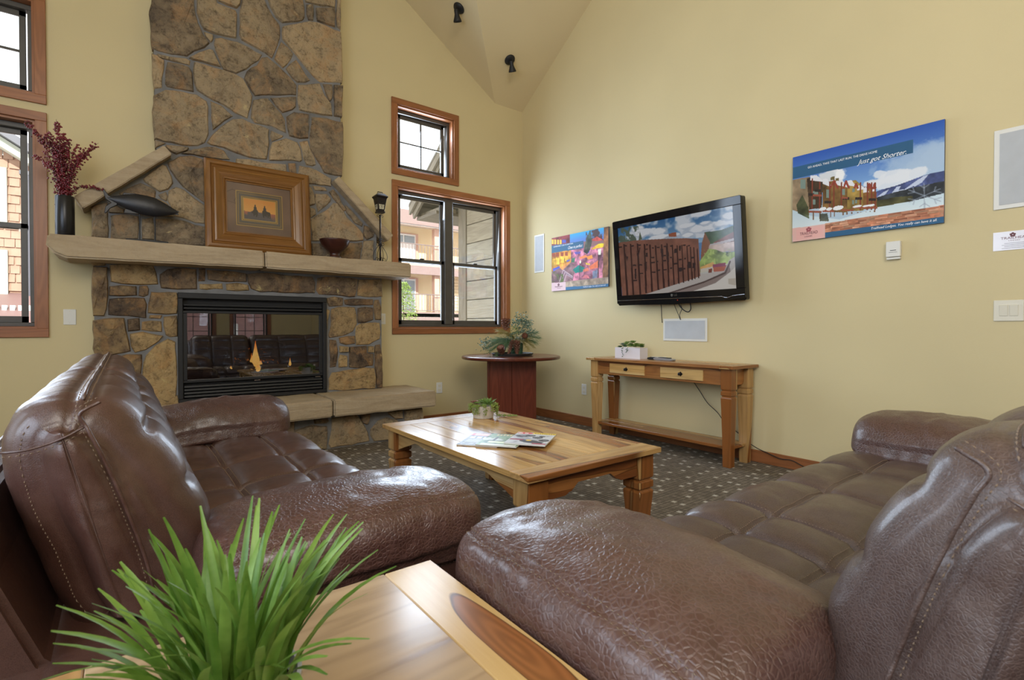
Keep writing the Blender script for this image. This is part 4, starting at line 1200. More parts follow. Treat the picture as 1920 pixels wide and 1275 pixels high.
    def back(ua, ub_, ulines, seed, near):
        Mp = lambda u, d, z: Mp0(u, d + SH.y, z + SH.z)
        def put(mb, nm, mat, **k):
            mb.v = [Mp(*p) for p in mb.v]
            return mb.build(nm, mat, root, **k)
        hl = [.42, .56, .70, .83, .915]
        ul = [ua] + ulines + [ub_]
        R = 0.085
        def fr(t, ls):
            for a, b_ in zip(ls[:-1], ls[1:]):
                if a <= t <= b_:
                    k = (t - a) / (b_ - a)
                    return 1 - abs(2 * k - 1) ** 2.4, min(t - a, b_ - t)
            return 0.0, 0.0
        def H(u, i):
            p = PB[i]
            e = min(u - ua, ub_ - u)
            h = 0.006 * noise.noise((u * 6 + seed, p.x * 6, p.y * 6)) + 0.0025 * noise.noise((u * 22 + seed, p.x * 22, p.y * 22))
            if i <= SEAM:
                pu, du = fr(u, ul); ps, ds = fr(p.y, hl)
                h += 0.018 * pu * (0.4 + 0.6 * ps)
                if e > .05 and .46 < p.y < .90:
                    h -= 0.012 * math.exp(-(du / .011) ** 2) + 0.010 * math.exp(-(ds / .010) ** 2) * (1 if any(abs(p.y - q) < .05 for q in hl[1:4]) else 0)
            elif p.y > .80:
                k = min(1, (p.y - .80) / .08)
                h += k * (0.0045 * math.sin(u * 150 + 5 * noise.noise((u * 7, p.x * 10, seed))) * noise.noise((u * 5, p.x * 9, seed + 3)) + .003 * noise.noise((u * 60, p.x * 8, seed)))
            ds = abs(i - SEAM)
            h += 0.004 * math.exp(-(ds / 0.8) ** 2) - 0.006 * math.exp(-((ds - 2.0) / 1.0) ** 2)
            return h
        def inset(u):
            e = min(u - ua, ub_ - u)
            if e >= R: return 0.0
            return R * (1 - math.sqrt(max(0, 1 - ((R - e) / R) ** 2))) * 0.80
        nu = int((ub_ - ua) / .012)
        us = [ua + (ub_ - ua) * k / nu for k in range(nu + 1)]
        for e in (.002, .006, .013, .022, .033, .045, .060): us += [ua + e, ub_ - e]
        for l in ulines: us += [l - .005, l, l + .005]
        us = sorted(set(round(x, 4) for x in us))
        def S(u, i, lift=0.0):
            p = PB[i] + NB[i] * (H(u, i) - inset(u) + lift)
            return Vector((u, p.x, p.y))
        mb = MB(); vs = []
        for u in us: vs += [S(u, i) for i in range(mB)]
        fs = []
        for a in range(len(us) - 1):
            for i in range(mB):
                j = (i + 1) % mB
                fs.append((a * mB + i, a * mB + j, (a + 1) * mB + j, (a + 1) * mB + i))
        # end faces: bulged, with the seam of the boxing strip running down them
        S2 = catmull([(.262, .905, 0), (.232, .885, 0), (.243, .855, 0), (.268, .79, 0), (.30, .69, 0), (.335, .56, 0), (.36, .42, 0)], 14)
        S2 = [p + Vector((s2, 0, 0)) for p in S2]
        def capz(p, k):
            q = Vector((p.x, p.y, 0))
            dmin = min((q - s_).length for s_ in S2)
            b_ = 0.045 * (1 - k ** 2.2) + 0.008 * noise.noise((p.x * 13 + seed, p.y * 13, 2)) * (1 - k ** 4) + .004 * noise.noise((p.x * 40, p.y * 40, seed)) * (1 - k ** 4)
            return b_ + 0.006 * math.exp(-(dmin / .0035) ** 2) - 0.009 * math.exp(-((dmin - .010) / .007) ** 2) * (1 - k ** 6)
        spine = lambda p: Vector((.300 - (p.y - .45) * .22, min(max(p.y, .47), .885), 0))
        caps = []
        for o, sg, u0 in ((0, -1, us[0]), ((len(us) - 1) * mB, 1, us[-1])):
            prev = [o + i for i in range(mB)]
            nk = 14
            for kk in range(1, nk):
                k = 1 - kk / nk
                cur = []
                for i in range(mB):
                    p0 = vs[o + i]; p2 = Vector((p0.y, p0.z, 0)); c0 = spine(p2)
                    p = c0 + (p2 - c0) * k
                    cur.append(len(vs)); vs.append(Vector((u0 + sg * capz(p, k), p.x, p.y)))
                for i in range(mB):
                    j = (i + 1) % mB
                    fs.append((prev[i], prev[j], cur[j], cur[i]))
                prev = cur
            fs.append(tuple(prev))
        mb.add(vs, fs)
        c = put(mb, 'back_cushion', leath, smooth=True)
        sm = MB()
        n3 = lambda i: Vector((0, NB[i].x, NB[i].y))
        for dd in (-1, 1):
            pts = [S(ua + .02 + k * .01, SEAM + dd, .0012) for k in range(int((ub_ - ua - .04) / .01))]
            stitch_line(sm, pts, [n3(SEAM)] * len(pts))
        for l in ulines:
            for w in (-.007, .007):
                pts = [S(l + w, i, .0012) for i in range(2, SEAM - 3)]
                stitch_line(sm, pts, [n3(i) for i in range(2, SEAM - 3)])
        sg, u0 = (-1, us[0])
        for off_ in (.009,):
            pts = []
            for s0, s1 in zip(S2[:-1], S2[1:]):
                t = (s1 - s0).normalized(); q = s0 + Vector((-t.y, t.x, 0)) * -off_
                c0 = spine(q); k = min(.97, (q - c0).length / .12)
                pts.append(Vector((u0 + sg * (capz(q, k * .8) + .002), q.x, q.y)))
            stitch_line(sm, pts, [Vector((sg, 0, 0))] * len(pts), .0105, .72, .0011)
        # rows along the rear and front edges of the end face
        for rng in (range(SEAM + 14, mB - 18),):
            pts = [Vector((ua - .0035 + .006, 0, 0)) for i in rng]
            pts = []
            for i in rng:
                q = S(ua + .010, i, .0012); pts.append(q)
            stitch_line(sm, pts, [Vector((-.7, NB[i].x * .7, NB[i].y * .7)) for i in rng], .0105, .72, .0011)
        CS = [Vector((.128 + .118 * k / 12, .822 + .036 * k / 12 - .010 * math.sin(PI * k / 12), 0)) for k in range(13)]
        cs = [Vector((u0 + sg * (capz(q_, min(.9, (q_ - spine(q_)).length / .12)) + .002), q_.x, q_.y)) for q_ in CS]
        stitch_line(sm, [p + Vector((0, 0, -.008)) for p in cs], [Vector((sg, 0, 0))] * len(cs), .0105, .65, .0012)
        sm.v = [Mp(*p) for p in sm.v]
        sm.build('stitching', M_stitch, c, recalc=False, kind='stuff')
        # corded welt along the boxing seam of the end face and the top
        wl = [Vector((u0 + sg * (capz(q, min(.97, (q - spine(q)).length / .12) * .8) + .001), q.x, q.y)) for q in S2]
        wm = MB(); wm.tube([Mp(*p) for p in wl], .0035, 6)
        wm.tube([Mp(*S(ua + .03 + k * .02, SEAM, .0005)) for k in range(int((ub_ - ua - .06) / .02))], .0032, 6)
        wm.tube([Mp(*p) for p in cs], .0022, 6)
        wm.build('seam_welt', leath, c, smooth=True)
    bs = backspan
    back(bs[0], bs[1] - .004, [bs[0] + (bs[1] - bs[0]) * k / 3 for k in (1, 2)], 2.0, True)
    back(bs[1] + .004, bs[2], [bs[1] + (bs[2] - bs[1]) * k / 3 for k in (1, 2)], 7.0, False)

    # ---- pillow arms
    def arm(u0, u1, flip, seed, top, d1):
        w = u1 - u0
        base = [(.10, .435), (.02, .47), (.0, .53), (.03, .585), (.14, .613), (.30, .622), (.55, .618), (.78, .595), (.93, .545), (1.0, .47), (.96, .425), (.55, .41)]
        pr = [((u1 - a * w) if flip else (u0 + a * w), .41 + (b_ - .41) * (top - .41) / .212, 0) for a, b_ in base]
        PA = catmull(pr, 8, True); m = len(PA)
        cx = Vector((sum(p.x for p in PA) / m, sum(p.y for p in PA) / m, 0))
        NA = []
        for i in range(m):
            t = PA[(i + 1) % m] - PA[i - 1]
            n_ = Vector((t.y, -t.x, 0)).normalized()
            NA.append(n_)
        if NA[m // 3].dot(PA[m // 3] - cx) < 0: NA = [-n for n in NA]
        R = .13
        d0 = .425
        ds = [d0 + (d1 - d0) * k / 60 for k in range(61)] + [d1 - e for e in (.001, .004, .009)]
        ds = sorted(set(round(x, 4) for x in ds))
        JS = 3 * 8 + 3                                              # outer top seam
        JL = 8 - 5                                                  # lower seam
        def S(i, d, lift=0.0):
            e = d1 - d
            k = 1.0
            if e < R: k = math.sqrt(max(0.0, 1 - ((R - e) / R) ** 2.4))
            e2 = d - d0
            if e2 < .07: k = min(k, .35 + .65 * math.sqrt(max(0.0, 1 - ((.07 - e2) / .07) ** 2)))
            p = PA[i]
            kk = .42 + .58 * k
            c_ = Vector((cx.x, cx.y - .02, 0))
            q = c_ + (p - c_) * kk
            h = .007 * noise.noise((p.x * 7 + seed, d * 7, p.y * 7)) + .003 * noise.noise((p.x * 20, d * 24 + seed, p.y * 20)) + .0085 * abs(noise.noise((d * 15 + 2.5 * noise.noise((p.x * 7, d * 4, seed)), p.x * 5, seed))) * (1 if p.y > .55 else .5)
            h += .012 * math.sin(PI * min(1, max(0, (d - d0) / (d1 - d0)))) * (1 if p.y > .5 else 0)
            for J in (JS, JL):
                dj = abs(i - J)
                h -= .006 * math.exp(-(dj / .8) ** 2)
            q = q + NA[i] * (h + lift) * kk
            sag = -.03 * max(0, (d0 + .25 - d) / .25) ** 1.5
            return Vector((q.x, d, q.y + sag))
        mb = MB(); vs = []; fs = []
        for d in ds: vs += [S(i, d) for i in range(m)]
        for a in range(len(ds) - 1):
            for i in range(m):
                j = (i + 1) % m
                fs.append((a * m + i, a * m + j, (a + 1) * m + j, (a + 1) * m + i))
        o = (len(ds) - 1) * m
        prev = [o + i for i in range(m)]
        for kk in range(1, 7):
            k = 1 - kk / 7
            cur = []
            cc = sum((vs[o + i] for i in range(m)), Vector()) / m
            for i in range(m):
                p0 = vs[o + i]; q = cc + (p0 - cc) * k
                cur.append(len(vs)); vs.append(Vector((q.x, d1 + .018 * (1 - k * k), q.z)))
            for i in range(m):
                j = (i + 1) % m
                fs.append((prev[i], prev[j], cur[j], cur[i]))
            prev = cur
        fs.append(tuple(prev))
        fs.append(tuple(range(m)))
        mb.add(vs, fs)
        c = put(mb, 'arm_pillow', peb, smooth=True)
        sm = MB()
        for J, offs in ((JS, (-1, 1)), (JL, (-1,))):
            for of in offs:
                i = (J + of) % m
                pts = [S(i, d, .0014) for d in ds if d > d0 + .04 and d < d1 - .006]
                stitch_line(sm, pts, [Vector((NA[i].x, 0, NA[i].y))] * len(pts), .0098, .62, .0011)
        sm.v = [Mp(*p) for p in sm.v]
        sm.build('stitching', M_stitch, c, recalc=False, kind='stuff')
        ua, ub2 = u0 + .03 * (1), u1 - .03
        b = MB(); b.prism([(.07, .05), (1.06, .05), (1.075, .30), (1.06, .45), (.07, .45)], 'x', ua, ub2)
        put(b, 'arm_panel', leath, bevel=.012, segs=2)
    arm(arm_near[0], arm_near[1], False, 3.0, arm_near[2], 1.105)
    arm(arm_far[0], arm_far[1], True, 9.0, arm_far[2], 1.10)
    # ---- carcass
    b = MB(); b.prism([(.03, .05), (1.06, .05), (1.07, .18), (1.04, .25), (.40, .30), (.03, .30)], 'x', arm_near[1] - .06, arm_far[0] + .06)
    put(b, 'seat_base', leath, bevel=.01)
    b = MB(); b.prism([(.02, .05), (.30, .05), (.28, .36), (.19, .46), (.13, .62), (.10, .74), (.06, .765), (.025, .74), (.0, .60)], 'x', arm_near[0] + .10, arm_far[1] - .10)
    put(b, 'outer_back', leath, bevel=.012, segs=2)
    M_foot = M_black
    for u in (arm_near[0] + .1, arm_far[1] - .1):
        for d in (.1, .98):
            b = MB(); b.lathe([(.022, 0), (.028, .055)], (u, d, 0), 12)
            put(b, 'foot', M_foot)
    return root

sofa('leather_sofa', 'dark brown tufted leather sofa by the left wall, its side to the fireplace', lambda u, d, z: Vector((-4.24 + d, -3.82 + u, z)), 2.40, (M_leath, M_leathp),
     (0.0, 0.48, .632), (2.02, 2.42, .628), (0.44, 1.115, 2.05), 2.4, ([.64, .875], [1.49]), (.21, 1.115, 2.22), (-3.65, -2.62, 0))
sofa('leather_sofa', 'worn brown leather sofa opposite the fireplace, one arm towards the television wall', lambda u, d, z: Vector((-3.385 + u, -5.05 + d, z)), 2.64, (M_leathw, M_leathwp),
     (0.0, 0.50, .640), (2.24, 2.66, .628), (0.46, 1.115, 2.27), 2.64, ([.66, .905], [1.53, 1.94]), (.285, 1.115, 2.45), (-2.06, -4.5, 0), (-.012, 0), .030)

# ------------------------------------------------------------------ coffee table
def leg_mesh(h, r, top=0.11):
    """square turned leg: tapering foot, grooved ring, square block"""
    return [(r * .70, 0), (r * .86, h * .34), (r * .98, h * .52), (r * 1.0, h * .555), (r * .93, h * .575), (r * .80, h * .582), (r * .80, h * .592), (r * .98, h * .602), (r * 1.0, h * .615), (r * 1.0, h * .668), (r * .98, h * .682), (r * .80, h * .692), (r * .80, h * .702), (r * .95, h * .712), (r * 1.0, h * .73), (r * 1.0, h)]

def plank(name, a, b, mat, parent, bev=.0025, **k):
    return MB().box(a, b).build(name, mat, parent, bevel=bev, **k)

CX0, CX1, CY0, CY1, CZ = -2.672, -1.818, -3.388, -1.965, 0.457
ct = thing('coffee_table', 'low honey-coloured hardwood coffee table with carved square legs', 'coffee table', ((CX0 + CX1) / 2, (CY0 + CY1) / 2, 0))
th = .026
bw = .125
g = .0012
plank('end_board', (CX0, CY0, CZ - th), (CX1, CY0 + bw, CZ), M_sh['x'], ct)
plank('end_board', (CX0, CY1 - bw, CZ - th), (CX1, CY1, CZ), M_sh['x'], ct)
ws = [.125, .115, .135, .10, .13, .118, .131]
x = CX0; sc = (CX1 - CX0) / sum(ws)
for i, w_ in enumerate(ws):
    w_ *= sc
    plank('plank', (x + g, CY0 + bw + g, CZ - th), (x + w_ - g, CY1 - bw - g, CZ), M_shp['y'] if i in (0, 1, 3, 4) else M_sh['y'], ct, .0015)
    x += w_
LR = .053
lx0, lx1, ly0, ly1 = CX0 + .026 + LR, CX1 - .026 - LR, CY0 + .028 + LR, CY1 - .03 - LR
for lx in (lx0, lx1):
    for ly in (ly0, ly1):
        MB().sqlathe(leg_mesh(CZ - th, LR), (lx, ly, 0)).build('leg', M_sh['z'] if lx == lx0 else M_shd['z'] if False else M_sh['z'], ct, bevel=.002)
def apron(parent, axis, t0, t1, a, b, ztop, mat, name='apron', deep=.105, shal=.06, foot=.19):
    L = b - a
    f = foot / L
    pr = [(a, ztop), (b, ztop), (b, ztop - deep), (b - L * f * .60, ztop - deep), (b - L * f * .72, ztop - deep + .012), (b - L * f * .78, ztop - deep + .012), (b - L * f, ztop - shal),
          (a + L * f, ztop - shal), (a + L * f * .78, ztop - deep + .012), (a + L * f * .72, ztop - deep + .012), (a + L * f * .60, ztop - deep), (a, ztop - deep)]
    MB().prism(pr, axis, t0, t1).build(name, mat, parent, bevel=.0015)
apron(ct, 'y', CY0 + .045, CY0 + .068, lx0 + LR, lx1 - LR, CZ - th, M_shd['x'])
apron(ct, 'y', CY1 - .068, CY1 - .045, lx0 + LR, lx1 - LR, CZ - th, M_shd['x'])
def wavy(a, b, zt, n=40):
    pr = [(a, zt), (b, zt)]
    L = b - a
    for i in range(n + 1):
        t = 1 - i / n
        e = min(t, 1 - t)
        z_ = zt - (.048 + .066 * (1 - min(1, e / .20)) ** 1.4 - .010 * math.exp(-((e - .20) / .05) ** 2))
        pr.append((a + L * t, z_))
    return pr
for xa in (CX0 + .045, CX1 - .068):
    MB().prism(wavy(ly0 + LR, ly1 - LR, CZ - th), 'x', xa, xa + .023).build('apron', M_sh['y'], ct)

# ------------------------------------------------------------------ console table
KX0, KX1, KY0, KY1, KZ = -0.402, -0.020, -2.972, -1.488, 0.765
kt = thing('console_table', 'tall hardwood console table with two drawers below the television', 'console table', ((KX0 + KX1) / 2, (KY0 + KY1) / 2, 0))
plank('end_board', (KX0, KY0, KZ - .024), (KX1, KY0 + .11, KZ), M_sh['x'], kt)
plank('end_board', (KX0, KY1 - .11, KZ - .024), (KX1, KY1, KZ), M_sh['x'], kt)
for i in range(3):
    w_ = (KX1 - KX0) / 3
    plank('plank', (KX0 + i * w_ + g, KY0 + .11 + g, KZ - .024), (KX0 + (i + 1) * w_ - g, KY1 - .11 - g, KZ), M_sh['y'] if i else M_shd['y'], kt, .0015)
KL = .0425
kx0, kx1, ky0, ky1 = KX0 + .034 + KL, KX1 - .024 - KL, KY0 + .03 + KL, KY1 - .032 - KL
def kleg(h, r):
    return [(r * .72, 0), (r * .80, h * .3), (r * .95, h * .62), (r * 1.0, h * .70), (r * .93, h * .712), (r * .82, h * .716), (r * .82, h * .724), (r * 1.0, h * .73), (r * 1.0, h * .768), (r * .82, h * .774), (r * .82, h * .782), (r * .96, h * .788), (r * 1.0, h * .80), (r * 1.0, h)]
for lx in (kx0, kx1):
    for ly in (ky0, ky1):
        MB().sqlathe(kleg(KZ - .024, KL), (lx, ly, 0)).build('leg', M_sh['z'], kt, bevel=.0018)
zt_, zb_ = KZ - .024, KZ - .150
fx = KX0 + .046
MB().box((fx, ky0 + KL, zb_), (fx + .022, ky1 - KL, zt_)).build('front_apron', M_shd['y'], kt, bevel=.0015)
MB().box((kx1 - .01, ky0 + KL, zb_), (kx1 + .012, ky1 - KL, zt_)).build('rear_apron', M_sh['y'], kt, bevel=.0015)
for ly in (ky0, ky1):
    s_ = -1 if ly == ky0 else 1
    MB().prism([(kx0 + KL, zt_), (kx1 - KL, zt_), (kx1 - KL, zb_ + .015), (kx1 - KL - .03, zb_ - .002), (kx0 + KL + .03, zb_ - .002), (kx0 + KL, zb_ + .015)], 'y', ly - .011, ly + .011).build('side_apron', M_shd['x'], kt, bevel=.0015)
for ya, yb in ((-2.150, -1.757), (-2.709, -2.314)):
    d = MB().box((fx - .012, ya, .634), (fx + .004, yb, .720)).build('drawer', M_shp['y'], kt, bevel=.002)
    yc = (ya + yb) / 2
    MB().lathe([(.010, 0), (.006, .004), (.005, .012), (.012, .016), (.013, .022), (.007, .027), (.0, .028)], (0, 0, 0), 16).xf(Matrix.Translation((fx - .012, yc, .677)) @ Matrix.Rotation(-PI / 2, 4, 'Y')).build('knob', M_iron, d, smooth=True)
    MB().box((-.0015, -.014, -.014), (.0015, .014, .014)).xf(Matrix.Translation((fx - .0135, yc, .677)) @ Matrix.Rotation(PI / 4, 4, 'X')).build('knob_plate', M_iron, d, bevel=.0008)
for i in range(2):
    w_ = (kx1 - kx0 + .04) / 2
    plank('shelf_board', (kx0 - .02 + i * w_, ky0 - .02, .132), (kx0 - .02 + (i + 1) * w_ - .001, ky1 + .02, .156), M_sh['y'], kt)

# ------------------------------------------------------------------ round table in the corner
rt = thing('round_table', 'round reddish mahogany table on a broad panel base in the corner', 'table', (-.735, -.735, 0))
MB().lathe([(.500, 0.728), (.508, .731), (.512, .738), (.512, .750), (.508, .757), (.500, .760)], (-.735, -.735, 0), 72).build('tabletop', M_mahog['x'], rt, bevel=0.0)
ang = -0.60
Rm = Matrix.Translation((-.735, -.735, 0)) @ Matrix.Rotation(ang, 4, 'Z')
for i in range(2):
    MB().box((-.22 + i * .221, -.17, 0), (-.22 + i * .221 + .219, -.14, .728)).xf(Rm).build('base_panel', M_mahog['z'], rt, bevel=.002)
MB().box((-.22, .14, 0), (.22, .17, .728)).xf(Rm).build('base_panel', M_mahog['z'], rt, bevel=.002)
for xa in (-.248, .219):
    MB().box((xa, -.17, 0), (xa + .028, .17, .728)).xf(Rm).build('base_panel', M_mahog['z'], rt, bevel=.002)

# ------------------------------------------------------------------ end table between the sofas
EX0, EX1, EY0, EY1, EZ = -4.09, -3.405, -4.62, -3.948, 0.545
et = thing('end_table', 'hardwood end table between the two sofas, a dark streak along its edge', 'end table', ((EX0 + EX1) / 2, (EY0 + EY1) / 2, 0))
eb = .108
def heart_board(cx, cy, rx, ry):
    m, nt, b = new_mat('heartwood_board')
    tc = node(nt, 'ShaderNodeTexCoord').outputs['Object']
    xyz = node(nt, 'ShaderNodeSeparateXYZ', {0: tc})
    wv = noise_n(nt, coords(nt, (9, 2.2, 9)), 1.0, 2)
    ex = math_n(nt, 'DIVIDE', math_n(nt, 'SUBTRACT', math_n(nt, 'ADD', xyz.outputs[0], math_n(nt, 'MULTIPLY', math_n(nt, 'SUBTRACT', wv, .5), .05)), cx), rx)
    ey = math_n(nt, 'DIVIDE', math_n(nt, 'SUBTRACT', xyz.outputs[1], cy), ry)
    d = math_n(nt, 'SQRT', math_n(nt, 'ADD', math_n(nt, 'MULTIPLY', ex, ex), math_n(nt, 'MULTIPLY', ey, ey)))
    grain = noise_n(nt, coords(nt, (60, 3, 60)), 1.5, 4, .65)
    rings = math_n(nt, 'SINE', math_n(nt, 'MULTIPLY', math_n(nt, 'ADD', d, math_n(nt, 'MULTIPLY', wv, 1.3)), 17.0))
    hw = mix_c(nt, math_n(nt, 'MULTIPLY_ADD', rings, .25, .3), (.30, .115, .035, 1), (.16, .055, .016, 1))
    sap = mix_c(nt, grain, (.62, .42, .18, 1), (.50, .31, .11, 1))
    k = ramp(nt, d, [(.93, (0, 0, 0)), (1.0, (1, 1, 1))])
    c = mix_c(nt, k, hw, sap)
    edge = ramp(nt, d, [(.90, (1, 1, 1)), (.955, (.3, .26, .24)), (1.01, (1, 1, 1))])
    nt.links.new(mix_c(nt, 1.0, c, edge, 'MULTIPLY'), b.inputs['Base Color'])
    b.inputs['Roughness'].default_value = .24
    nt.links.new(bump(nt, grain, .05, .002), b.inputs['Normal'])
    return m
plank('edge_board', (EX1 - eb + g, EY0, EZ - .028), (EX1, EY1, EZ), heart_board(EX1 - .040 - (EX0 + EX1) / 2, -.02, .032, .21), et)
plank('edge_board', (EX0, EY0, EZ - .028), (EX0 + eb - g, EY1, EZ), M_sh['y'], et)
M_shq = wood('sheesham_washed', 'x', (0.47, 0.36, 0.23), (0.40, 0.285, 0.17), (0.22, 0.13, 0.075), (0.32, 0.20, 0.11), rough=0.20, heart_at=0.66)
ys = [EY0, -4.39, EY1]
for i, (ya, yb) in enumerate(zip(ys[:-1], ys[1:])):
    plank('plank', (EX0 + eb, ya + g * .6, EZ - .028), (EX1 - eb, yb - g * .6, EZ), M_shq, et, .0012)
for lx in (EX0 + .075, EX1 - .075):
    for ly in (EY0 + .075, EY1 - .075):
        MB().sqlathe(leg_mesh(EZ - .028, .045), (lx, ly, 0)).build('leg', M_sh['z'], et, bevel=.002)
for ly in (EY0 + .065, EY1 - .085):
    MB().box((EX0 + .12, ly, EZ - .12), (EX1 - .12, ly + .02, EZ - .028)).build('apron', M_sh['x'], et)
for lx in (EX0 + .065, EX1 - .085):
    MB().box((lx, EY0 + .12, EZ - .12), (lx + .02, EY1 - .12, EZ - .028)).build('apron', M_sh['y'], et)
# ------------------------------------------------------------------ things on the mantel
MZ = 1.6785
M_vase = plain('vase_glaze', (0.016, 0.016, 0.018), 0.30, 0.5, 0.6)
vs_ = thing('vase', 'tall black cylinder vase on the left end of the mantel', 'vase', (-4.250, -.28, MZ))
MB().lathe([(.050, 0), (.0525, .004), (.0525, .272), (.050, .276), (.046, .274), (.045, .03), (.0, .028)], (-4.250, -.28, MZ), 40).build('vase_body', M_vase, vs_, smooth=False)
for p in vs_.children[0].data.polygons: p.use_smooth = abs(p.normal.z) < .5
M_stem = plain('stem_bark', (0.075, 0.045, 0.03), 0.7)
M_berry = plain('berry_red', (0.15, 0.012, 0.020), 0.22, 0, 0.6, 0.5)
rb = random.Random(21)
BR = [((-4.440, 2.440), 1), ((-4.350, 2.365), 1), ((-4.335, 2.40), 0), ((-4.285, 2.452), 1), ((-4.255, 2.40), 1), ((-4.225, 2.355), 1), ((-4.185, 2.340), 0), ((-4.065, 2.342), 1), ((-4.13, 2.26), 1), ((-4.415, 2.215), 0), ((-4.36, 2.17), 0), ((-4.030, 2.040), 0), ((-4.28, 2.33), 1), ((-4.30, 2.26), 1)]
for i, ((tx, tz), full) in enumerate(BR):
    x0 = -4.250 + rb.uniform(-.02, .02); y0 = -.28 + rb.uniform(-.02, .02)
    ty = -.28 + rb.uniform(-.07, .05)
    lab = 'branch of small dark red berries standing in the black vase'
    lab = {0: 'longest berry branch, leaning left across the window trim', 3: 'tallest upright branch of dark red berries in the vase', 7: 'berry branch leaning right, its curled tip nearest the chimney', 9: 'sparse berry twig in front of the left window, lower of the two', 10: 'short sparse berry twig left of the vase, beside the window trim',
           11: 'thin berry twig bending far right from the black vase over the coping stone', 1: 'berry branch with its tip beside the upper corner of the window trim', 8: 'short berry branch on the right, under the curled one'}.get(i, lab)
    b = thing('berry_branch', lab, 'branch', (x0, y0, MZ + .035), 0, 'berry branches in the black vase')
    p0 = Vector((x0, y0, MZ + .035)); p3 = Vector((tx, ty, tz))
    lean = (tx - x0)
    p1 = Vector((x0 + lean * .12, y0, MZ + .27)); p2 = p1.lerp(p3, .5) + Vector((-lean * .14, 0, .05 if i != 11 else .04))
    pts = catmull([p0, p1, p2, p3], 8)
    MB().tube(pts, [.0022 - .0013 * k / len(pts) for k in range(len(pts))], 5).build('stem', M_stem, b, smooth=True)
    mb = MB()
    n = 200 if full else 85
    for k in range(n):
        t = .36 + .64 * rb.random() ** .9
        q = pts[min(len(pts) - 1, int(t * (len(pts) - 1)))]
        cl = .5 + .5 * math.sin(t * 40 + i)
        s_ = (.014 if full else .008) * (.5 + cl) * (1.15 - .5 * t)
        c = q + Vector((rb.gauss(0, s_), rb.gauss(0, s_), rb.gauss(0, s_)))
        mb.ball(c, rb.uniform(.0042, .0072), 6, 4)
    mb.build('berries', M_berry, b, smooth=True, kind='stuff')

M_fish = plain('fish_black', (0.014, 0.014, 0.017), 0.42, 0.1, 0.5, 0.2, 0.3, 70)
fi = thing('fish_sculpture', 'black carved wooden fish on two rods above a flat base, on the mantel', 'sculpture', (-3.79, -.28, MZ))
# body: lofted ellipses along its length, rows of raised scales
def fish_body():
    prof = [(-.215, .010, .010), (-.19, .020, .014), (-.15, .034, .022), (-.10, .052, .034), (-.04, .066, .042), (.02, .070, .045), (.07, .064, .042), (.12, .048, .034), (.16, .030, .024), (.195, .015, .014), (.207, .010, .010)]
    prof = catmull(prof, 6)
    n = 40; vs = []; fs = []
    for i, p in enumerate(prof):
        tilt = -.11 * p.x
        for k in range(n):
            a = 2 * PI * k / n
            sc_ = 0.0
            if -.17 < p.x < .085:
                row = int(k / 2); sc_ = .0035 * max(0, math.sin(p.x * 330 + (row % 2) * PI)) * (1 if k % 2 else .6)
            r = 1 + sc_ * 12
            vs.append((-3.805 + p.x, -.28 + math.cos(a) * p.z * r, 1.953 + tilt + math.sin(a) * p.y * r * (1.12 if math.sin(a) > 0 else 1.0)))
    m = len(prof)
    for i in range(m - 1):
        for k in range(n): fs.append((i * n + k, i * n + (k + 1) % n, (i + 1) * n + (k + 1) % n, (i + 1) * n + k))
    fs.append(tuple(range(n))); fs.append(tuple((m - 1) * n + k for k in range(n)))
    return MB().add(vs, fs)
fish_body().build('body', M_fish, fi, smooth=True)
def fin(poly, th, name):
    mb = MB(); mb.prism(poly, 'y', -.28 - th, -.28 + th); return mb.build(name, M_fish, fi, bevel=.003)
fin([(-3.985, 1.985), (-4.012, 1.995), (-4.036, 2.034), (-4.046, 2.030), (-4.030, 1.968), (-4.000, 1.945), (-4.030, 1.918), (-4.040, 1.872), (-4.030, 1.866), (-4.005, 1.906), (-3.965, 1.935), (-3.965, 1.972)], .010, 'tail_fin')
fin([(-3.935, 2.014), (-3.925, 2.032), (-3.86, 2.034), (-3.80, 2.028), (-3.755, 2.010), (-3.80, 2.008), (-3.86, 2.004)], .008, 'dorsal_fin')
fin([(-3.92, 1.915), (-3.93, 1.882), (-3.88, 1.884), (-3.80, 1.892), (-3.84, 1.905)], .008, 'belly_fin')
MB().prism([(-3.602, 1.945), (-3.588, 1.938), (-3.600, 1.930), (-3.592, 1.916), (-3.612, 1.912), (-3.63, 1.93)], 'y', -.288, -.272).build('mouth', M_fish, fi)
MB().box((-3.917, -.325, MZ), (-3.663, -.235, MZ + .018)).build('base', M_black, fi, bevel=.002)
for xx in (-3.835, -3.742): MB().tube([(xx, -.28, MZ + .015), (xx, -.28, 1.90)], .004, 8).build('rod', M_black, fi)

# framed picture leaning on the chimney breast
pf = thing('framed_picture', 'wide carved wooden frame with a small sunset picture of two riders', 'picture', (-3.013, -.24, MZ))
PW, PH = .808, .735
tilt = math.atan2(.075, PH)
PM = Matrix.Translation((-3.013, -.252, MZ)) @ Matrix.Rotation(-tilt, 4, 'X')
def PP(u, v, d=0.0):      # u across from the left, v up, d towards the room
    return PM @ Vector((-PW / 2 + u, -d, v))
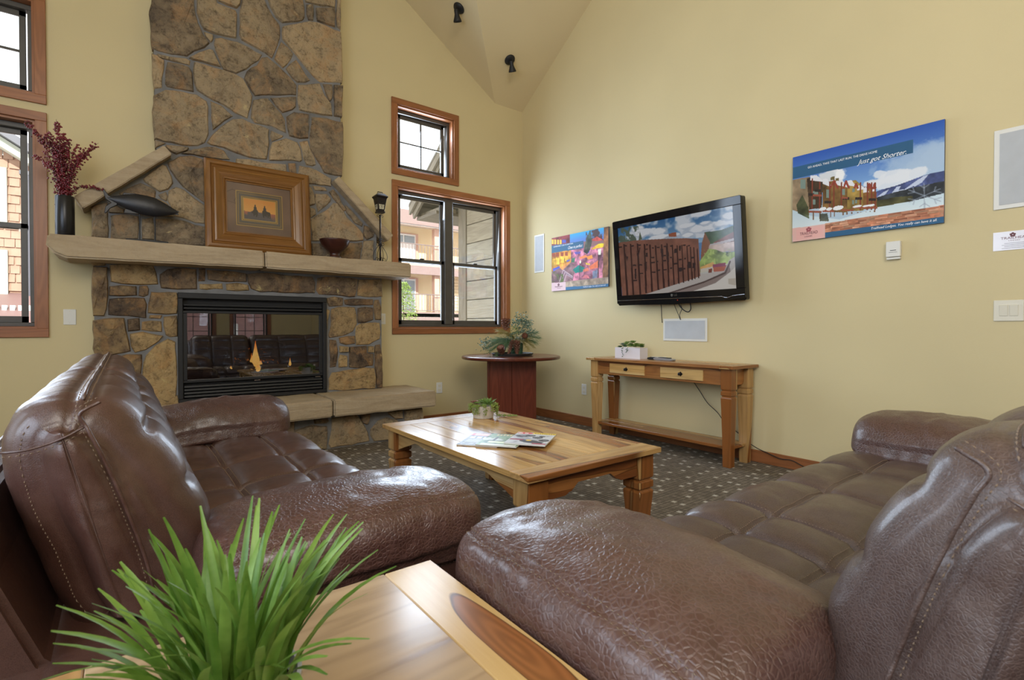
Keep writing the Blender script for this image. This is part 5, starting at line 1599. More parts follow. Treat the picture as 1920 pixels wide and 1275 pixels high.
# mitred moulding: profile (inset, height)
prof_f = [(0, 0), (0, .030), (.010, .040), (.022, .046), (.040, .046), (.050, .034), (.060, .030), (.066, .036), (.078, .038), (.098, .030), (.125, .022), (.132, .026), (.142, .024), (.150, .014), (.158, .014), (.160, .0)]
def side(a, b, mat):      # a, b: outer corners; moulding runs inward
    vs = []; fs = []
    n = len(prof_f)
    ctr_ = Vector((PW / 2, PH / 2))
    for c in (a, b):
        dx = 1 if c[0] < PW / 2 else -1; dz = 1 if c[1] < PH / 2 else -1
        for i_, h_ in prof_f:
            vs.append(PP(c[0] + dx * i_, c[1] + dz * i_, h_))
    for k in range(n - 1): fs.append((k, k + 1, n + k + 1, n + k))
    fs.append(tuple(range(n))); fs.append(tuple(range(2 * n - 1, n - 1, -1))); fs.append((0, n, 2 * n - 1, n - 1))
    MB().add(vs, fs).build('frame_side', mat, pf)
side((0, 0), (PW, 0), M_pic['x']); side((0, PH), (PW, PH), M_pic['x']); side((0, 0), (0, PH), M_pic['z']); side((PW, 0), (PW, PH), M_pic['z'])
MB().add([PP(.01, .01, -.012), PP(PW - .01, .01, -.012), PP(PW - .01, PH - .01, -.012), PP(.01, PH - .01, -.012), PP(.01, .01, .001), PP(PW - .01, .01, .001), PP(PW - .01, PH - .01, .001), PP(.01, PH - .01, .001)],
         [(0, 1, 2, 3), (4, 7, 6, 5), (0, 4, 5, 1), (1, 5, 6, 2), (2, 6, 7, 3), (3, 7, 4, 0)]).build('backing', M_dark, pf)
M_print = print_mat('printed_paper', 0.5)
P = Paint(250, 214, (118, 92, 74))
n_ = P.fbm(.5, 5)[..., None]
P.a = P.a * (.80 + .4 * n_)
P.line([(.02, .22), (.10, .16), (.2, .2), (.12, .38), (.2, .5)], .006, (70, 52, 44), .6)
P.line([(.03, .40), (.12, .42), (.22, .5)], .006, (70, 52, 44), .5)
def rect(x0, y0, x1, y1): return [(x0, y0), (x1, y0), (x1, y1), (x0, y1)]
P.poly(rect(.145, .165, .855, .845), (172, 138, 70)); P.poly(rect(.155, .178, .845, .832), (96, 82, 66)); P.poly(rect(.175, .205, .825, .805), (150, 118, 62)); P.poly(rect(.185, .215, .815, .795), (92, 84, 74))
P.poly(rect(.225, .265, .775, .745), (176, 140, 68)); P.poly(rect(.235, .278, .765, .732), (110, 86, 48)); P.poly(rect(.245, .29, .755, .72), (180, 146, 76))
P.grad(rect(.262, .305, .742, .705), (214, 140, 62), (226, 170, 88))
P.grad(rect(.262, .555, .742, .705), (170, 96, 74), (92, 84, 78))
P.cloud(rect(.262, .54, .742, .705), (84, 78, 80), .1, .45, .1, 4)
def rider(cx, s, flip):
    f = lambda a, b: (cx + (a if not flip else -a) * s, .415 + b * s)
    dk = (52, 44, 40)
    P.poly([f(-.17, 1.0), f(-.2, .62), f(-.13, .48), f(.14, .46), f(.22, .6), f(.2, 1.05), f(.12, 1.28), f(.04, 1.28), f(.03, 1.05), f(-.05, 1.05), f(-.07, 1.2), f(-.14, 1.2)], dk)
    P.poly([f(-.12, .55), f(-.11, .22), f(-.04, .14), f(.05, .14), f(.12, .24), f(.13, .55)], dk)
    P.poly([f(-.05, .15), f(-.05, .02), f(.05, .02), f(.05, .15)], dk)
    P.poly([f(-.12, .035), f(-.05, .02), f(-.03, -.06), f(.04, -.06), f(.05, .02), f(.12, .035), f(.0, .06)], dk)
    P.poly([f(-.2, .62), f(-.30, .72), f(-.30, .92), f(-.24, .92), f(-.16, .78)], dk)
    if flip: P.poly([f(-.17, .55), f(-.44, .62), f(-.5, .8), f(-.48, 1.3), f(-.42, 1.3), f(-.38, 1.0), f(-.3, 1.28), f(-.24, 1.28), f(-.2, .95)], dk)
rider(.43, .185, False); rider(.575, .18, True)
m0 = .152
P.grid('print', lambda u, v: PP(m0 + u * (PW - 2 * m0), PH - m0 - v * (PH - 2 * m0), .004), pf, M_print)
MB().add([PP(m0, m0, .010), PP(PW - m0, m0, .010), PP(PW - m0, PH - m0, .010), PP(m0, PH - m0, .010)], [(0, 1, 2, 3)]).build('picture_glass', M_picglass, pf)

M_bowl = wood('bowl_wood', 'x', (0.075, 0.022, 0.014), (0.055, 0.015, 0.010), (0.03, 0.008, 0.006), (0.04, 0.011, 0.008), rough=0.3)
bo = thing('wooden_bowl', 'dark reddish wooden footed bowl on the mantel', 'bowl', (-2.405, -.28, MZ))
MB().lathe([(.055, 0), (.060, .008), (.045, .022), (.040, .040), (.050, .055), (.085, .085), (.115, .12), (.130, .158), (.133, .168), (.128, .168), (.11, .125), (.07, .085), (.0, .07)], (-2.405, -.28, MZ), 48).build('bowl_body', M_bowl, bo, smooth=True)

la = thing('lantern', 'small black iron lantern on a slender scrolled stand at the mantel end', 'lantern', (-1.970, -.28, MZ))
lx, ly = -1.970, -.28
M_lglass = plain('lantern_glass', (0.62, 0.58, 0.42), 0.25, 0, 0.5, 0.1)
MB().tube([(lx, ly, MZ), (lx, ly, 2.135)], .0075, 10).build('pole', M_iron, la, smooth=True)
mb = MB()
mb.sqlathe([(.036, 0), (.036, .016), (.030, .018), (.048, .135), (.052, .142), (.058, .150), (.058, .158), (.030, .185), (.026, .186)], (lx, ly, 2.150))
mb.build('lantern_body', M_iron, la, bevel=.001)
for sx, sy in ((0, -1), (1, 0), (-1, 0), (0, 1)):
    R_ = Matrix.Translation((lx, ly, 2.150)) @ Matrix.Rotation(math.atan2(sx, -sy), 4, 'Z')
    q = MB().add([(-.022, -.0345, .034), (.022, -.0345, .034), (.030, -.0425, .108), (-.030, -.0425, .108)], [(0, 1, 2, 3)]).xf(R_).build('lantern_pane', M_lglass, la)
    mb = MB()
    for s2 in (-1, 1):
        for zc in (.055, .087):
            mb.tube([(s2 * .012 + .010 * math.cos(a), -.0395 - (zc - .05) * .1, zc + .012 * math.sin(a)) for a in [k * PI / 5 for k in range(9)]], .0012, 4)
    mb.tube([(0, -.037, .034), (0, -.0445, .108)], .0012, 4)
    mb.xf(R_).build('scrollwork', M_iron, q)
MB().tube([(lx - .026, ly, 2.336), (lx - .024, ly, 2.352), (lx + .024, ly, 2.352), (lx + .026, ly, 2.336)], .004, 6).build('lantern_handle', M_iron, la)
def spiral(c, r0, r1, a0, a1, n=18):
    return [(c[0] + (r0 + (r1 - r0) * k / n) * math.cos(a0 + (a1 - a0) * k / n), ly, c[1] + (r0 + (r1 - r0) * k / n) * math.sin(a0 + (a1 - a0) * k / n)) for k in range(n + 1)]
for q in range(4):
    R_ = Matrix.Translation((lx, ly, 0)) @ Matrix.Rotation(q * PI / 2, 4, 'Z') @ Matrix.Translation((-lx, -ly, 0))
    mb = MB()
    mb.tube(catmull([(lx + .006, ly, 1.85), (lx + .03, ly, 1.82), (lx + .06, ly, 1.775), (lx + .072, ly, 1.735), (lx + .064, ly, 1.70), (lx + .055, ly, 1.684)], 5), .0026, 6)
    mb.tube(spiral((lx + .032, 1.706), .024, .006, -.5 * PI, 1.6 * PI), .0024, 6)
    mb.tube(spiral((lx + .026, 1.892), .020, .005, 1.2 * PI, -.9 * PI), .0022, 6)
    mb.tube(spiral((lx + .028, 1.856), .020, .005, .8 * PI, 2.9 * PI), .0022, 6)
    mb.tube(spiral((lx + .020, 2.120), .018, .006, 1.1 * PI, -.6 * PI), .0020, 6)
    mb.xf(R_).build('scroll', M_iron, la, smooth=True)
MB().tube([(lx + .058 * math.cos(k * PI / 12), ly + .058 * math.sin(k * PI / 12), MZ + .004) for k in range(24)], .003, 6, closed=True).build('base_ring', M_iron, la)

# ------------------------------------------------------------------ on the right-hand wall
def wall_box(name, label, cat, ya, yb, za, zb, d, mat, bevel=.003, part='body', group=None):
    t = thing(name, label, cat, (0, (ya + yb) / 2, za), 0, group)
    MB().box((-d, min(ya, yb), za), (-.0005, max(ya, yb), zb)).build(part, mat, t, bevel=bevel)
    return t
def speaker(label, ya, yb, za, zb, fr):
    t = wall_box('wall_speaker', label, 'speaker', ya, yb, za, zb, .007, M_white, .002, 'bezel')
    MB().box((-.0095, yb + fr, za + fr), (-.006, ya - fr, zb - fr)).build('grille', M_grille, t)
speaker('narrow white wall speaker near the corner, left of the village poster', -.243, -.421, 1.706, 2.156, .018)
speaker('white wall speaker with grey grille under the television', -2.082, -2.523, .931, 1.131, .020)
speaker('large white wall speaker high at the right edge of the room', -4.299, -4.62, 1.716, 2.163, .024)

th_ = wall_box('wall_dispenser', 'small white box on the wall below the large lodge poster', 'box', -3.795, -3.872, 1.503, 1.602, .030, M_white)
MB().box((-.024, -3.870, 1.487), (-.0005, -3.797, 1.500)).build('lower_tray', M_white, th_, bevel=.002)
MB().box((-.0312, -3.850, 1.5425), (-.0302, -3.818, 1.5460)).build('printed_line', M_ink, th_)
MB().box((-.0312, -3.856, 1.531), (-.0302, -3.811, 1.5325)).build('printed_line', M_ink, th_)
sw_ = wall_box('light_switch', 'ivory double rocker switch low at the right edge of the wall', 'switch', -4.304, -4.428, 1.086, 1.205, .007, M_ivory)
for ya in (-4.329, -4.371):
    MB().prism([(-.007, 1.115), (-.0095, 1.116), (-.0135, 1.176), (-.007, 1.178)], 'y', ya - .034, ya).build('rocker', M_ivory, sw_, bevel=.001)
    for zz in (1.1, 1.191): MB().lathe([(.003, 0), (.003, .002)], (0, 0, 0), 8).xf(Matrix.Translation((-.007, ya - .017, zz)) @ Matrix.Rotation(-PI / 2, 4, 'Y')).build('screw', M_ivory, sw_)

def RW(y, z, x=-.0102):      # text frame on the right wall: text runs towards -y
    return Matrix.Translation((x, y, z)) @ Matrix(((0, 0, -1, 0), (-1, 0, 0, 0), (0, 1, 0, 0), (0, 0, 0, 1)))
def flower(parent, y, z, r, mat, x):
    mb = MB()
    for k in range(5):
        a = PI / 2 + k * 2 * PI / 5
        cy, cz = y - r * .55 * math.cos(a), z + r * .55 * math.sin(a)
        mb.prism([(cy + r * .42 * math.cos(q * PI / 4), cz + r * .42 * math.sin(q * PI / 4)) for q in range(8)], 'x', x - .0006, x)
    return mb.build('emblem', mat, parent)
si = thing('wall_notice', 'small laminated white notice with plum lettering at the right edge of the wall', 'sign', (0, -4.42, 1.484))
MB().box((-.003, -4.56, 1.484), (-.0005, -4.299, 1.588)).build('sheet', plain('laminate', (0.66, 0.63, 0.66), 0.12, 0, 0.6), si)
flower(si, -4.379, 1.568, .014, M_inkplum, -.0031)
text_obj('lettering', 'TRAILHEAD', si, M_inkplum, .019, RW(-4.330, 1.545, -.0034), width=.115)
text_obj('lettering', 'LODGES', si, M_inkplum, .009, RW(-4.362, 1.533, -.0034), spacing=1.3, width=.045)
for k in range(4): MB().box((-.0036, -4.50, 1.521 - k * .009), (-.0031, -4.345 + .01 * (k % 2), 1.5225 - k * .009)).build('printed_line', M_ink, si)

ou = wall_box('power_outlet', 'white duplex outlet on the wall beside the console table', 'outlet', -1.037, -1.109, .328, .443, .006, M_white)
for z in (.362, .408): MB().box((-.0085, -1.090, z - .014), (-.005, -1.056, z + .014)).build('socket', M_ivory, ou, bevel=.004)
def back_plate(name, label, cat, xa, xb, za, zb, sub):
    t = thing(name, label, cat, ((xa + xb) / 2, 0, za))
    MB().box((xa, -.006, za), (xb, -.0005, zb)).build('plate', M_white, t, bevel=.0025)
    xc = (xa + xb) / 2
    if sub == 'socket':
        for z in (.362, .408): MB().box((xc - .017, -.0085, z - .014), (xc + .017, -.005, z + .014)).build('socket', M_ivory, t, bevel=.004)
    elif sub == 'switch':
        MB().box((xc - .016, -.010, za + .025), (xc + .016, -.005, zb - .025)).build('rocker', M_ivory, t, bevel=.002)
    for zz in (za + .014, zb - .014): MB().lathe([(.003, 0), (.003, .002)], (0, 0, 0), 8).xf(Matrix.Translation((xc, -.006, zz)) @ Matrix.Rotation(PI / 2, 4, 'X')).build('screw', M_ivory, t)
back_plate('power_outlet', 'white duplex outlet at the hearth end, under the double window', 'outlet', -1.209, -1.135, .326, .446, 'socket')
back_plate('light_switch', 'white switch half hidden beside the right fireplace stones', 'switch', -1.868, -1.798, 1.085, 1.195, 'switch')
back_plate('blank_plate', 'blank white cover plate on the wall between left window and fireplace', 'cover plate', -4.284, -4.212, 1.071, 1.185, '')

# ------------------------------------------------------------------ posters
def QC(x0, x1, tl, tr, bl, br):
    def q(x, y):
        u = (x - x0) / (x1 - x0)
        a, b = tl + (tr - tl) * u, bl + (br - bl) * u
        return (u, (y - a) / (b - a))
    return q
M_edge = plain('canvas_edge', (0.10, 0.11, 0.15), 0.6)
M_pr = print_mat('poster_print', 0.55, spec=.22)
p1 = thing('lodge_poster', 'large blue poster of snowy lodges and a ski mountain', 'poster', (0, -3.648, 1.68))
Y0, Y1, Z0, Z1 = -3.215, -4.083, 1.681, 2.300
MB().box((-.0205, Y1, Z0), (-.0005, Y0, Z1)).build('panel', M_edge, p1)
q = QC(33, 1513, 422, 40, 1243, 1047)
P = Paint(300, 214, (176, 196, 212), q)
P.grad([(33, 422), (1513, 40), (1513, 700), (33, 900)], (48, 86, 168), (150, 190, 225))
for k_ in range(5): P.blob(1300 + k_ * 40, 470 - k_ * 12, 420 - k_ * 50, 190 - k_ * 20, (176, 196, 216), 30 + k_, .35)
P.blob(500, 590, 150, 90, (220, 222, 226), 3); P.blob(420, 600, 100, 60, (208, 212, 216), 4); P.blob(560, 575, 80, 60, (236, 236, 236), 5)
for cx, cy, rx, ry in ((950, 570, 60, 28), (1080, 590, 120, 42), (1190, 585, 130, 40), (900, 650, 110, 30), (1050, 640, 150, 36)): P.blob(cx, cy, rx * 1.3, ry * 1.4, (222, 226, 232), int(cx), .9)
P.poly([(800, 790), (960, 720), (1100, 680), (1330, 590), (1420, 560), (1513, 545), (1513, 800), (900, 830)], (74, 84, 128), 1, .5)
for a in (([(930, 790), (990, 740), (1040, 715), (1010, 760), (960, 795)]), ([(1060, 760), (1110, 690), (1150, 680), (1130, 720), (1180, 715), (1300, 620), (1320, 610), (1250, 690), (1150, 740)]), ([(1240, 680), (1340, 590), (1380, 580), (1330, 650), (1270, 690)])): P.poly(a, (190, 200, 222))
P.poly([(900, 800), (1100, 740), (1300, 690), (1513, 640), (1513, 830), (1200, 850), (900, 890)], (58, 62, 66), 1, .6)
P.poly([(900, 830), (1100, 790), (1250, 780), (1250, 850), (1000, 880), (900, 890)], (72, 70, 44), 1, .6)
P.grad([(33, 900), (250, 980), (560, 1010), (930, 890), (1250, 830), (1513, 760), (1513, 890), (930, 1000), (410, 1070), (33, 1130)], (186, 208, 222), (214, 226, 230))
# lodge row
P.poly([(33, 640), (230, 600), (230, 980), (33, 930)], (142, 122, 96), 1, .3)
P.poly([(200, 620), (260, 600), (380, 640), (370, 900), (230, 920)], (70, 54, 38), 1, .4)
P.poly([(380, 660), (520, 625), (650, 680), (640, 940), (380, 940)], (112, 84, 46), 1, .5)
P.poly([(640, 640), (720, 620), (810, 700), (800, 920), (640, 930)], (150, 124, 64), 1, .4)
P.poly([(800, 690), (920, 690), (935, 900), (800, 910)], (122, 86, 46), 1, .5)
for (a, b, c, d) in ((240, 590, 380, 640), (380, 620, 470, 690), (520, 625, 640, 690), (640, 630, 720, 680), (740, 680, 810, 705), (800, 700, 850, 735), (880, 690, 920, 725)):
    P.poly([(a, b), ((a + c) / 2, b - 8), (c, d - 5), (c, d + 6), (a, b + 45)], (222, 222, 226))
for xs_ in ((460, 500, 540), (600, 625, 655), (710, 725, 745), (845, 857, 870), (895, 905, 915)):
    P.line([(xs_[0], 705), (xs_[1], 635 if xs_[0] < 700 else 660), (xs_[2], 700)], .007, (146, 66, 52))
P.poly([(460, 600), (505, 590), (510, 625), (460, 628)], (110, 96, 58)); P.poly([(515, 608), (550, 605), (550, 632), (515, 632)], (110, 96, 58))
for x_ in (262, 345, 455, 500, 580, 770, 838, 878, 912): P.line([(x_, 650 if x_ > 300 else 620), (x_, 910)], .005, (126, 62, 44))
for a, b, c, d in ((125, 630, 185, 720), (270, 740, 330, 780), (585, 710, 615, 770), (690, 705, 712, 740), (420, 720, 445, 800), (690, 820, 710, 860), (270, 820, 300, 870), (720, 810, 740, 850)): P.poly(rect(a, b, c, d), (120, 138, 128))
for a, b in ((215, 760), (290, 720), (400, 830), (590, 790), (720, 790), (850, 800)): P.poly(rect(a, b, a + 70, b + 26), (52, 42, 36))
for a, b, c, d in ((270, 770, 370, 790), (580, 790, 645, 806), (210, 930, 370, 950), (380, 920, 500, 940), (580, 910, 705, 925), (690, 885, 930, 900)): P.poly(rect(a, b, c, d), (152, 82, 62))
for x_ in (270, 345, 460, 500, 590, 630, 680, 740, 770, 820, 860, 900): P.poly(rect(x_, 935, x_ + 14, 1020 - (x_ - 270) * .16), (120, 88, 62))
for cx, cy, rx, ry in ((380, 910, 40, 16), (450, 910, 32, 14), (545, 897, 55, 20), (740, 880, 45, 10), (830, 875, 36, 9), (880, 868, 30, 10)): P.ell(cx, cy, rx, ry, (228, 230, 232))
P.poly([(80, 880), (150, 780), (220, 900), (230, 1010), (100, 960)], (62, 70, 44), .85, .5)
P.poly([(350, 960), (430, 950), (450, 1030), (350, 1030)], (60, 62, 46), .8, .5)
P.poly([(410, 1050), (1513, 875), (1513, 985), (410, 1140)], (176, 120, 92), 1, .5)
rr = random.Random(4)
for r_ in range(5):
    off = rr.uniform(0, 60)
    x_ = 410 - off
    while x_ < 1513:
        w_ = rr.uniform(70, 130)
        t0, t1 = (max(410, x_) - 410) / 1103, (min(1513, x_ + w_) - 410) / 1103
        ya = lambda t, r: (1050 - 175 * t) + r * ((1140 - 155 * t) - (1050 - 175 * t)) / 5
        if t1 > t0: P.poly([(410 + 1103 * t0, ya(t0, r_) + 2), (410 + 1103 * t1 - 5, ya(t1, r_) + 2), (410 + 1103 * t1 - 5, ya(t1, r_ + 1) - 2), (410 + 1103 * t0, ya(t0, r_ + 1) - 2)], rr.choice([(200, 142, 112), (186, 122, 92), (150, 98, 76), (206, 156, 126), (170, 130, 104)]), 1, .25)
        x_ += w_
P.poly([(410, 1140), (1513, 985), (1513, 1047), (410, 1196)], (52, 96, 132))
P.poly([(33, 1110), (410, 1055), (410, 1196), (38, 1243)], (224, 180, 172)); P.poly([(80, 1120), (390, 1075), (390, 1180), (80, 1220)], (230, 174, 168), .7)
P.poly([(33, 520), (1250, 233), (1250, 362), (33, 634)], (50, 92, 126))
for k in range(6):
    a = k * PI / 3 + .5
    P.line([(1350, 780), (1350 + 150 * math.cos(a), 780 + 120 * math.sin(a))], .004, (150, 160, 176), .55)
    for s_ in (-.5, .5): P.line([(1350 + 95 * math.cos(a), 780 + 76 * math.sin(a)), (1350 + 140 * math.cos(a + s_ * .6), 780 + 112 * math.sin(a + s_ * .6))], .004, (150, 160, 176), .5)
PX_ = -.0208
P.grid('print', lambda u, v: (PX_, Y0 + (Y1 - Y0) * u, Z1 + (Z0 - Z1) * v), p1, M_pr)
def p1pt(x, y):
    u, v = q(x, y)
    return Y0 + (Y1 - Y0) * u, Z1 + (Z0 - Z1) * v
y_, z_ = p1pt(208, 522); y2, _ = p1pt(928, 345)
text_obj('lettering', 'GO AHEAD, TAKE THAT LAST RUN. THE DRIVE HOME', p1, M_inkwhite, .021, RW(y_, z_, PX_ - .0004), width=y_ - y2)
y_, z_ = p1pt(745, 452); y2, _ = p1pt(1205, 360)
text_obj('lettering', 'Just got Shorter.', p1, M_inkwhite, .043, RW(y_, z_ - .012, PX_ - .0004), shear=.45, width=y_ - y2)
y_, z_ = p1pt(872, 1110); y2, _ = p1pt(1452, 1030)
text_obj('lettering', 'Trailhead Lodges. You really can have it all.', p1, M_inkwhite, .022, RW(y_, z_, PX_ - .0004), shear=.3, width=y_ - y2)
y_, z_ = p1pt(122, 1178); y2, _ = p1pt(325, 1150)
text_obj('lettering', 'TRAILHEAD', p1, M_inkplum, .030, RW(y_, z_, PX_ - .0004), width=y_ - y2)
y_, z_ = p1pt(175, 1195); y2, _ = p1pt(262, 1180)
text_obj('lettering', 'LODGES', p1, M_inkplum, .014, RW(y_, z_ , PX_ - .0004), width=y_ - y2)
y_, z_ = p1pt(224, 1116); flower(p1, y_, z_, .020, plain('ink_rose', (0.42, 0.10, 0.12), .5), PX_ - .0003)

p2 = thing('village_poster', 'small colourful poster of a village square with umbrellas', 'poster', (0, -1.0, 1.468))
Y0, Y1, Z0, Z1 = -.570, -1.430, 1.468, 2.078
MB().box((-.0205, Y1, Z0), (-.0005, Y0, Z1)).build('panel', M_edge, p2)
q = QC(85, 1055, 295, 88, 1192, 1115)
P = Paint(220, 156, (150, 110, 110), q)
P.grad([(85, 295), (1055, 88), (1055, 300), (85, 420)], (70, 175, 225), (110, 120, 200))
P.cloud([(700, 180), (1055, 88), (1055, 330), (700, 330)], (90, 70, 70), .06, .5, .1, 4)
P.poly([(85, 295), (425, 225), (425, 370), (85, 420)], (140, 62, 66), 1, .5)
for x_ in (90, 140, 190, 240): P.poly(rect(x_, 318, x_ + 34, 395), (244, 200, 84))
P.poly(rect(285, 318, 355, 370), (90, 100, 190))
P.poly([(85, 425), (660, 330), (660, 480), (85, 545)], (58, 104, 138))
P.poly([(85, 545), (440, 490), (440, 700), (85, 860)], (204, 140, 56), 1, .6)
for x_ in (100, 170, 255, 335): P.poly(rect(x_, 640 - (x_ - 100) * .2, x_ + 62, 760 - (x_ - 100) * .35), (246, 196, 70), .9, .4); P.poly(rect(x_, 545 - (x_ - 100) * .1, x_ + 56, 610 - (x_ - 100) * .1), (150, 66, 44), .9)
P.poly([(440, 490), (1055, 380), (1055, 960), (440, 1010)], (176, 110, 130), 1, .7)
P.poly([(85, 860), (440, 700), (520, 740), (480, 1000), (85, 1040)], (140, 106, 110), 1, .5)
for i in range(5): P.line([(470, 960 - i * 6), (360 - i * 14, 900 - i * 18), (320 - i * 20, 1020)], .006, (196, 172, 178) if i % 2 == 0 else (112, 84, 100))
for a, c in ((([(105, 810), (235, 762), (245, 790), (120, 852)]), (84, 96, 196)), (([(240, 790), (400, 700), (420, 720), (290, 830)]), (232, 152, 84)), (([(360, 665), (430, 645), (420, 675), (370, 690)]), (92, 100, 190)),
             (([(475, 820), (580, 740), (680, 790), (640, 860), (520, 880)]), (20, 122, 112)), (([(590, 610), (700, 570), (730, 610), (600, 640)]), (240, 130, 80)), (([(710, 600), (800, 570), (810, 630), (730, 650)]), (244, 152, 66)),
             (([(780, 470), (900, 385), (985, 375), (975, 440), (800, 480)]), (250, 200, 50)), (([(760, 330), (880, 260), (970, 320), (880, 340)]), (206, 90, 80)), (([(750, 770), (900, 660), (890, 790), (770, 820)]), (236, 126, 86)),
             (([(650, 820), (730, 790), (750, 840), (660, 860)]), (240, 132, 104)), (([(640, 960), (680, 905), (740, 920), (760, 970)]), (206, 116, 124)), (([(490, 600), (550, 585), (560, 620), (480, 640)]), (206, 130, 150)),
             (([(500, 525), (620, 510), (600, 550), (520, 560)]), (110, 100, 190)), (([(690, 520), (760, 505), (750, 540), (690, 545)]), (100, 96, 190)), (([(460, 630), (520, 615), (500, 700), (450, 700)]), (60, 110, 80)), (([(690, 700), (770, 720), (760, 745), (700, 735)]), (240, 200, 80))):
    P.poly(a, c, 1, .25)
P.poly([(660, 520), (700, 320), (770, 140), (800, 330), (770, 480), (720, 560)], (64, 74, 60), .9, .6)
P.line([(598, 700), (598, 990)], .004, (70, 50, 60)); P.line([(905, 560), (895, 960)], .008, (70, 46, 52)); P.ell(605, 690, 22, 22, (255, 244, 214))
P.poly([(890, 480), (945, 470), (935, 570), (900, 575)], (246, 244, 226)); 
P.poly([(985, 110), (1055, 88), (1055, 960), (965, 960)], (142, 98, 66), 1, .5)
P.poly([(810, 850), (890, 820), (880, 960), (805, 975)], (120, 128, 152), 1, .4)
P.cloud([(85, 860), (300, 850), (320, 1040), (85, 1040)], (96, 110, 60), .08, .5, .1, 6)
P.poly([(348, 1025), (1055, 950), (1055, 1060), (348, 1120)], (172, 152, 132), 1, .4)
P.poly([(348, 1120), (1055, 1060), (1055, 1115), (348, 1172)], (56, 110, 152))
P.poly([(85, 1050), (348, 1028), (348, 1172), (85, 1192)], (226, 196, 200))
P.grid('print', lambda u, v: (PX_, Y0 + (Y1 - Y0) * u, Z1 + (Z0 - Z1) * v), p2, M_pr)
y_, z_ = p1pt(122, 452); y2, _ = p1pt(480, 385)
text_obj('lettering', 'COMFORTABLE, CLOSE TO EVERYTHING', p2, M_inkwhite, .020, RW(y_, z_, PX_ - .0004), width=y_ - y2)
y_, z_ = p1pt(385, 475); y2, _ = p1pt(635, 430)
text_obj('lettering', 'Close to perfect', p2, M_inkwhite, .045, RW(y_, z_, PX_ - .0004), shear=.45, width=y_ - y2)
y_, z_ = p1pt(650, 1128); y2, _ = p1pt(1010, 1095)
text_obj('lettering', 'Trailhead Lodges. You really can have it all.', p2, M_inkwhite, .018, RW(y_, z_, PX_ - .0004), shear=.3, width=y_ - y2)
y_, z_ = p1pt(145, 1128); y2, _ = p1pt(290, 1115)
text_obj('lettering', 'TRAILHEAD', p2, M_inkplum, .018, RW(y_, z_, PX_ - .0004), width=y_ - y2)
y_, z_ = p1pt(190, 1146); y2, _ = p1pt(255, 1140)
text_obj('lettering', 'LODGES', p2, M_inkplum, .010, RW(y_, z_, PX_ - .0004), width=y_ - y2)
y_, z_ = p1pt(218, 1080); flower(p2, y_, z_, .018, M_inkplum, PX_ - .0003)

# ------------------------------------------------------------------ television
tvt = thing('television', 'black flat television on the wall showing a letter-cut fence picture', 'television', (-.1, -2.28, 1.25))
TW, TH = 1.276, .815
TM = Matrix.Translation((-.120, -1.644, 1.250)) @ Matrix.Rotation(-math.atan2(.080, TH), 4, 'Y') @ Matrix(((0, 0, -1, 0), (-1, 0, 0, 0), (0, 1, 0, 0), (0, 0, 0, 1)))
# local frame: x across from the left, y up, z out towards the room
def rr_poly(x0, y0, x1, y1, r, n=4):
    out = []
    for cx, cy, a0 in ((x1 - r, y0 + r, -PI / 2), (x1 - r, y1 - r, 0), (x0 + r, y1 - r, PI / 2), (x0 + r, y0 + r, PI)):
        out += [(cx + r * math.cos(a0 + k * PI / 2 / n), cy + r * math.sin(a0 + k * PI / 2 / n)) for k in range(n + 1)]
    return out
sx0, sx1, sy0, sy1 = .054, TW - .070, .108, TH - .068
mb = MB(); mb.prism(rr_poly(.0, .012, TW, TH, .016), 'z', -.062, -.006); mb.xf(TM).build('tv_body', M_blackgloss, tvt, bevel=.004)
outer = [(0, .030), (TW * .12, .012), (TW * .5, .0), (TW * .88, .012), (TW, .030), (TW, TH - .01), (TW - .01, TH), (.01, TH), (0, TH - .01)]
mb = MB()
mb.prism([(0, .032), (TW * .15, .014), (TW * .5, .002), (TW * .85, .014), (TW, .032), (TW, sy0), (0, sy0)], 'z', -.01, .010)
mb.prism([(0, sy1), (TW, sy1), (TW, TH - .008), (TW - .008, TH), (.008, TH), (0, TH - .008)], 'z', -.01, .010)
mb.prism([(0, sy0), (sx0, sy0), (sx0, sy1), (0, sy1)], 'z', -.01, .010)
mb.prism([(sx1, sy0), (TW, sy0), (TW, sy1), (sx1, sy1)], 'z', -.01, .010)
mb.xf(TM).build('bezel', M_blackgloss, tvt, bevel=.003)
mb = MB(); mb.tube([(.004, .062, .0105), (TW * .85, .052, .0105), (TW * .865, .044, .0105), (TW * .885, .040, .0105), (TW * .905, .046, .0105), (TW * .92, .053, .0105), (TW - .004, .060, .0105)], .0016, 6)
mb.xf(TM).build('chrome_line', M_chrome, tvt)
M_bz = plain('bezel_inner', (0.012, 0.012, 0.013), 0.25)
q = QC(85, 1190, 370, 145, 1030, 955)
q0 = q
q = lambda x, y: q0(x - 50 * max(0, (y - 145) / 885.0) , y)
P = Paint(330, 190, (90, 130, 175), q)
P.grad([(60, 300), (1300, 80), (1300, 480), (60, 560)], (44, 96, 146), (150, 180, 205))
for s_, th__ in ((5, .52), (9, .56)):
    P.cloud([(60, 330), (1300, 80), (1300, 430), (60, 520)], (206, 212, 220), .17, th__, .10, s_)
for cx, cy, rx, ry in ((330, 370, 70, 35), (400, 400, 120, 45), (540, 395, 100, 40), (800, 340, 70, 28), (950, 360, 150, 36), (1110, 320, 110, 40), (930, 220, 110, 34), (1150, 250, 70, 40), (690, 430, 60, 20), (960, 315, 60, 18), (560, 450, 160, 26), (820, 430, 90, 26)):
    P.blob(cx, cy, rx * 1.4, ry * 1.4, (176, 186, 200), int(cx), .85); P.blob(cx, cy - 8, rx * 1.2, ry * 1.0, (226, 228, 232), int(cy), .9)
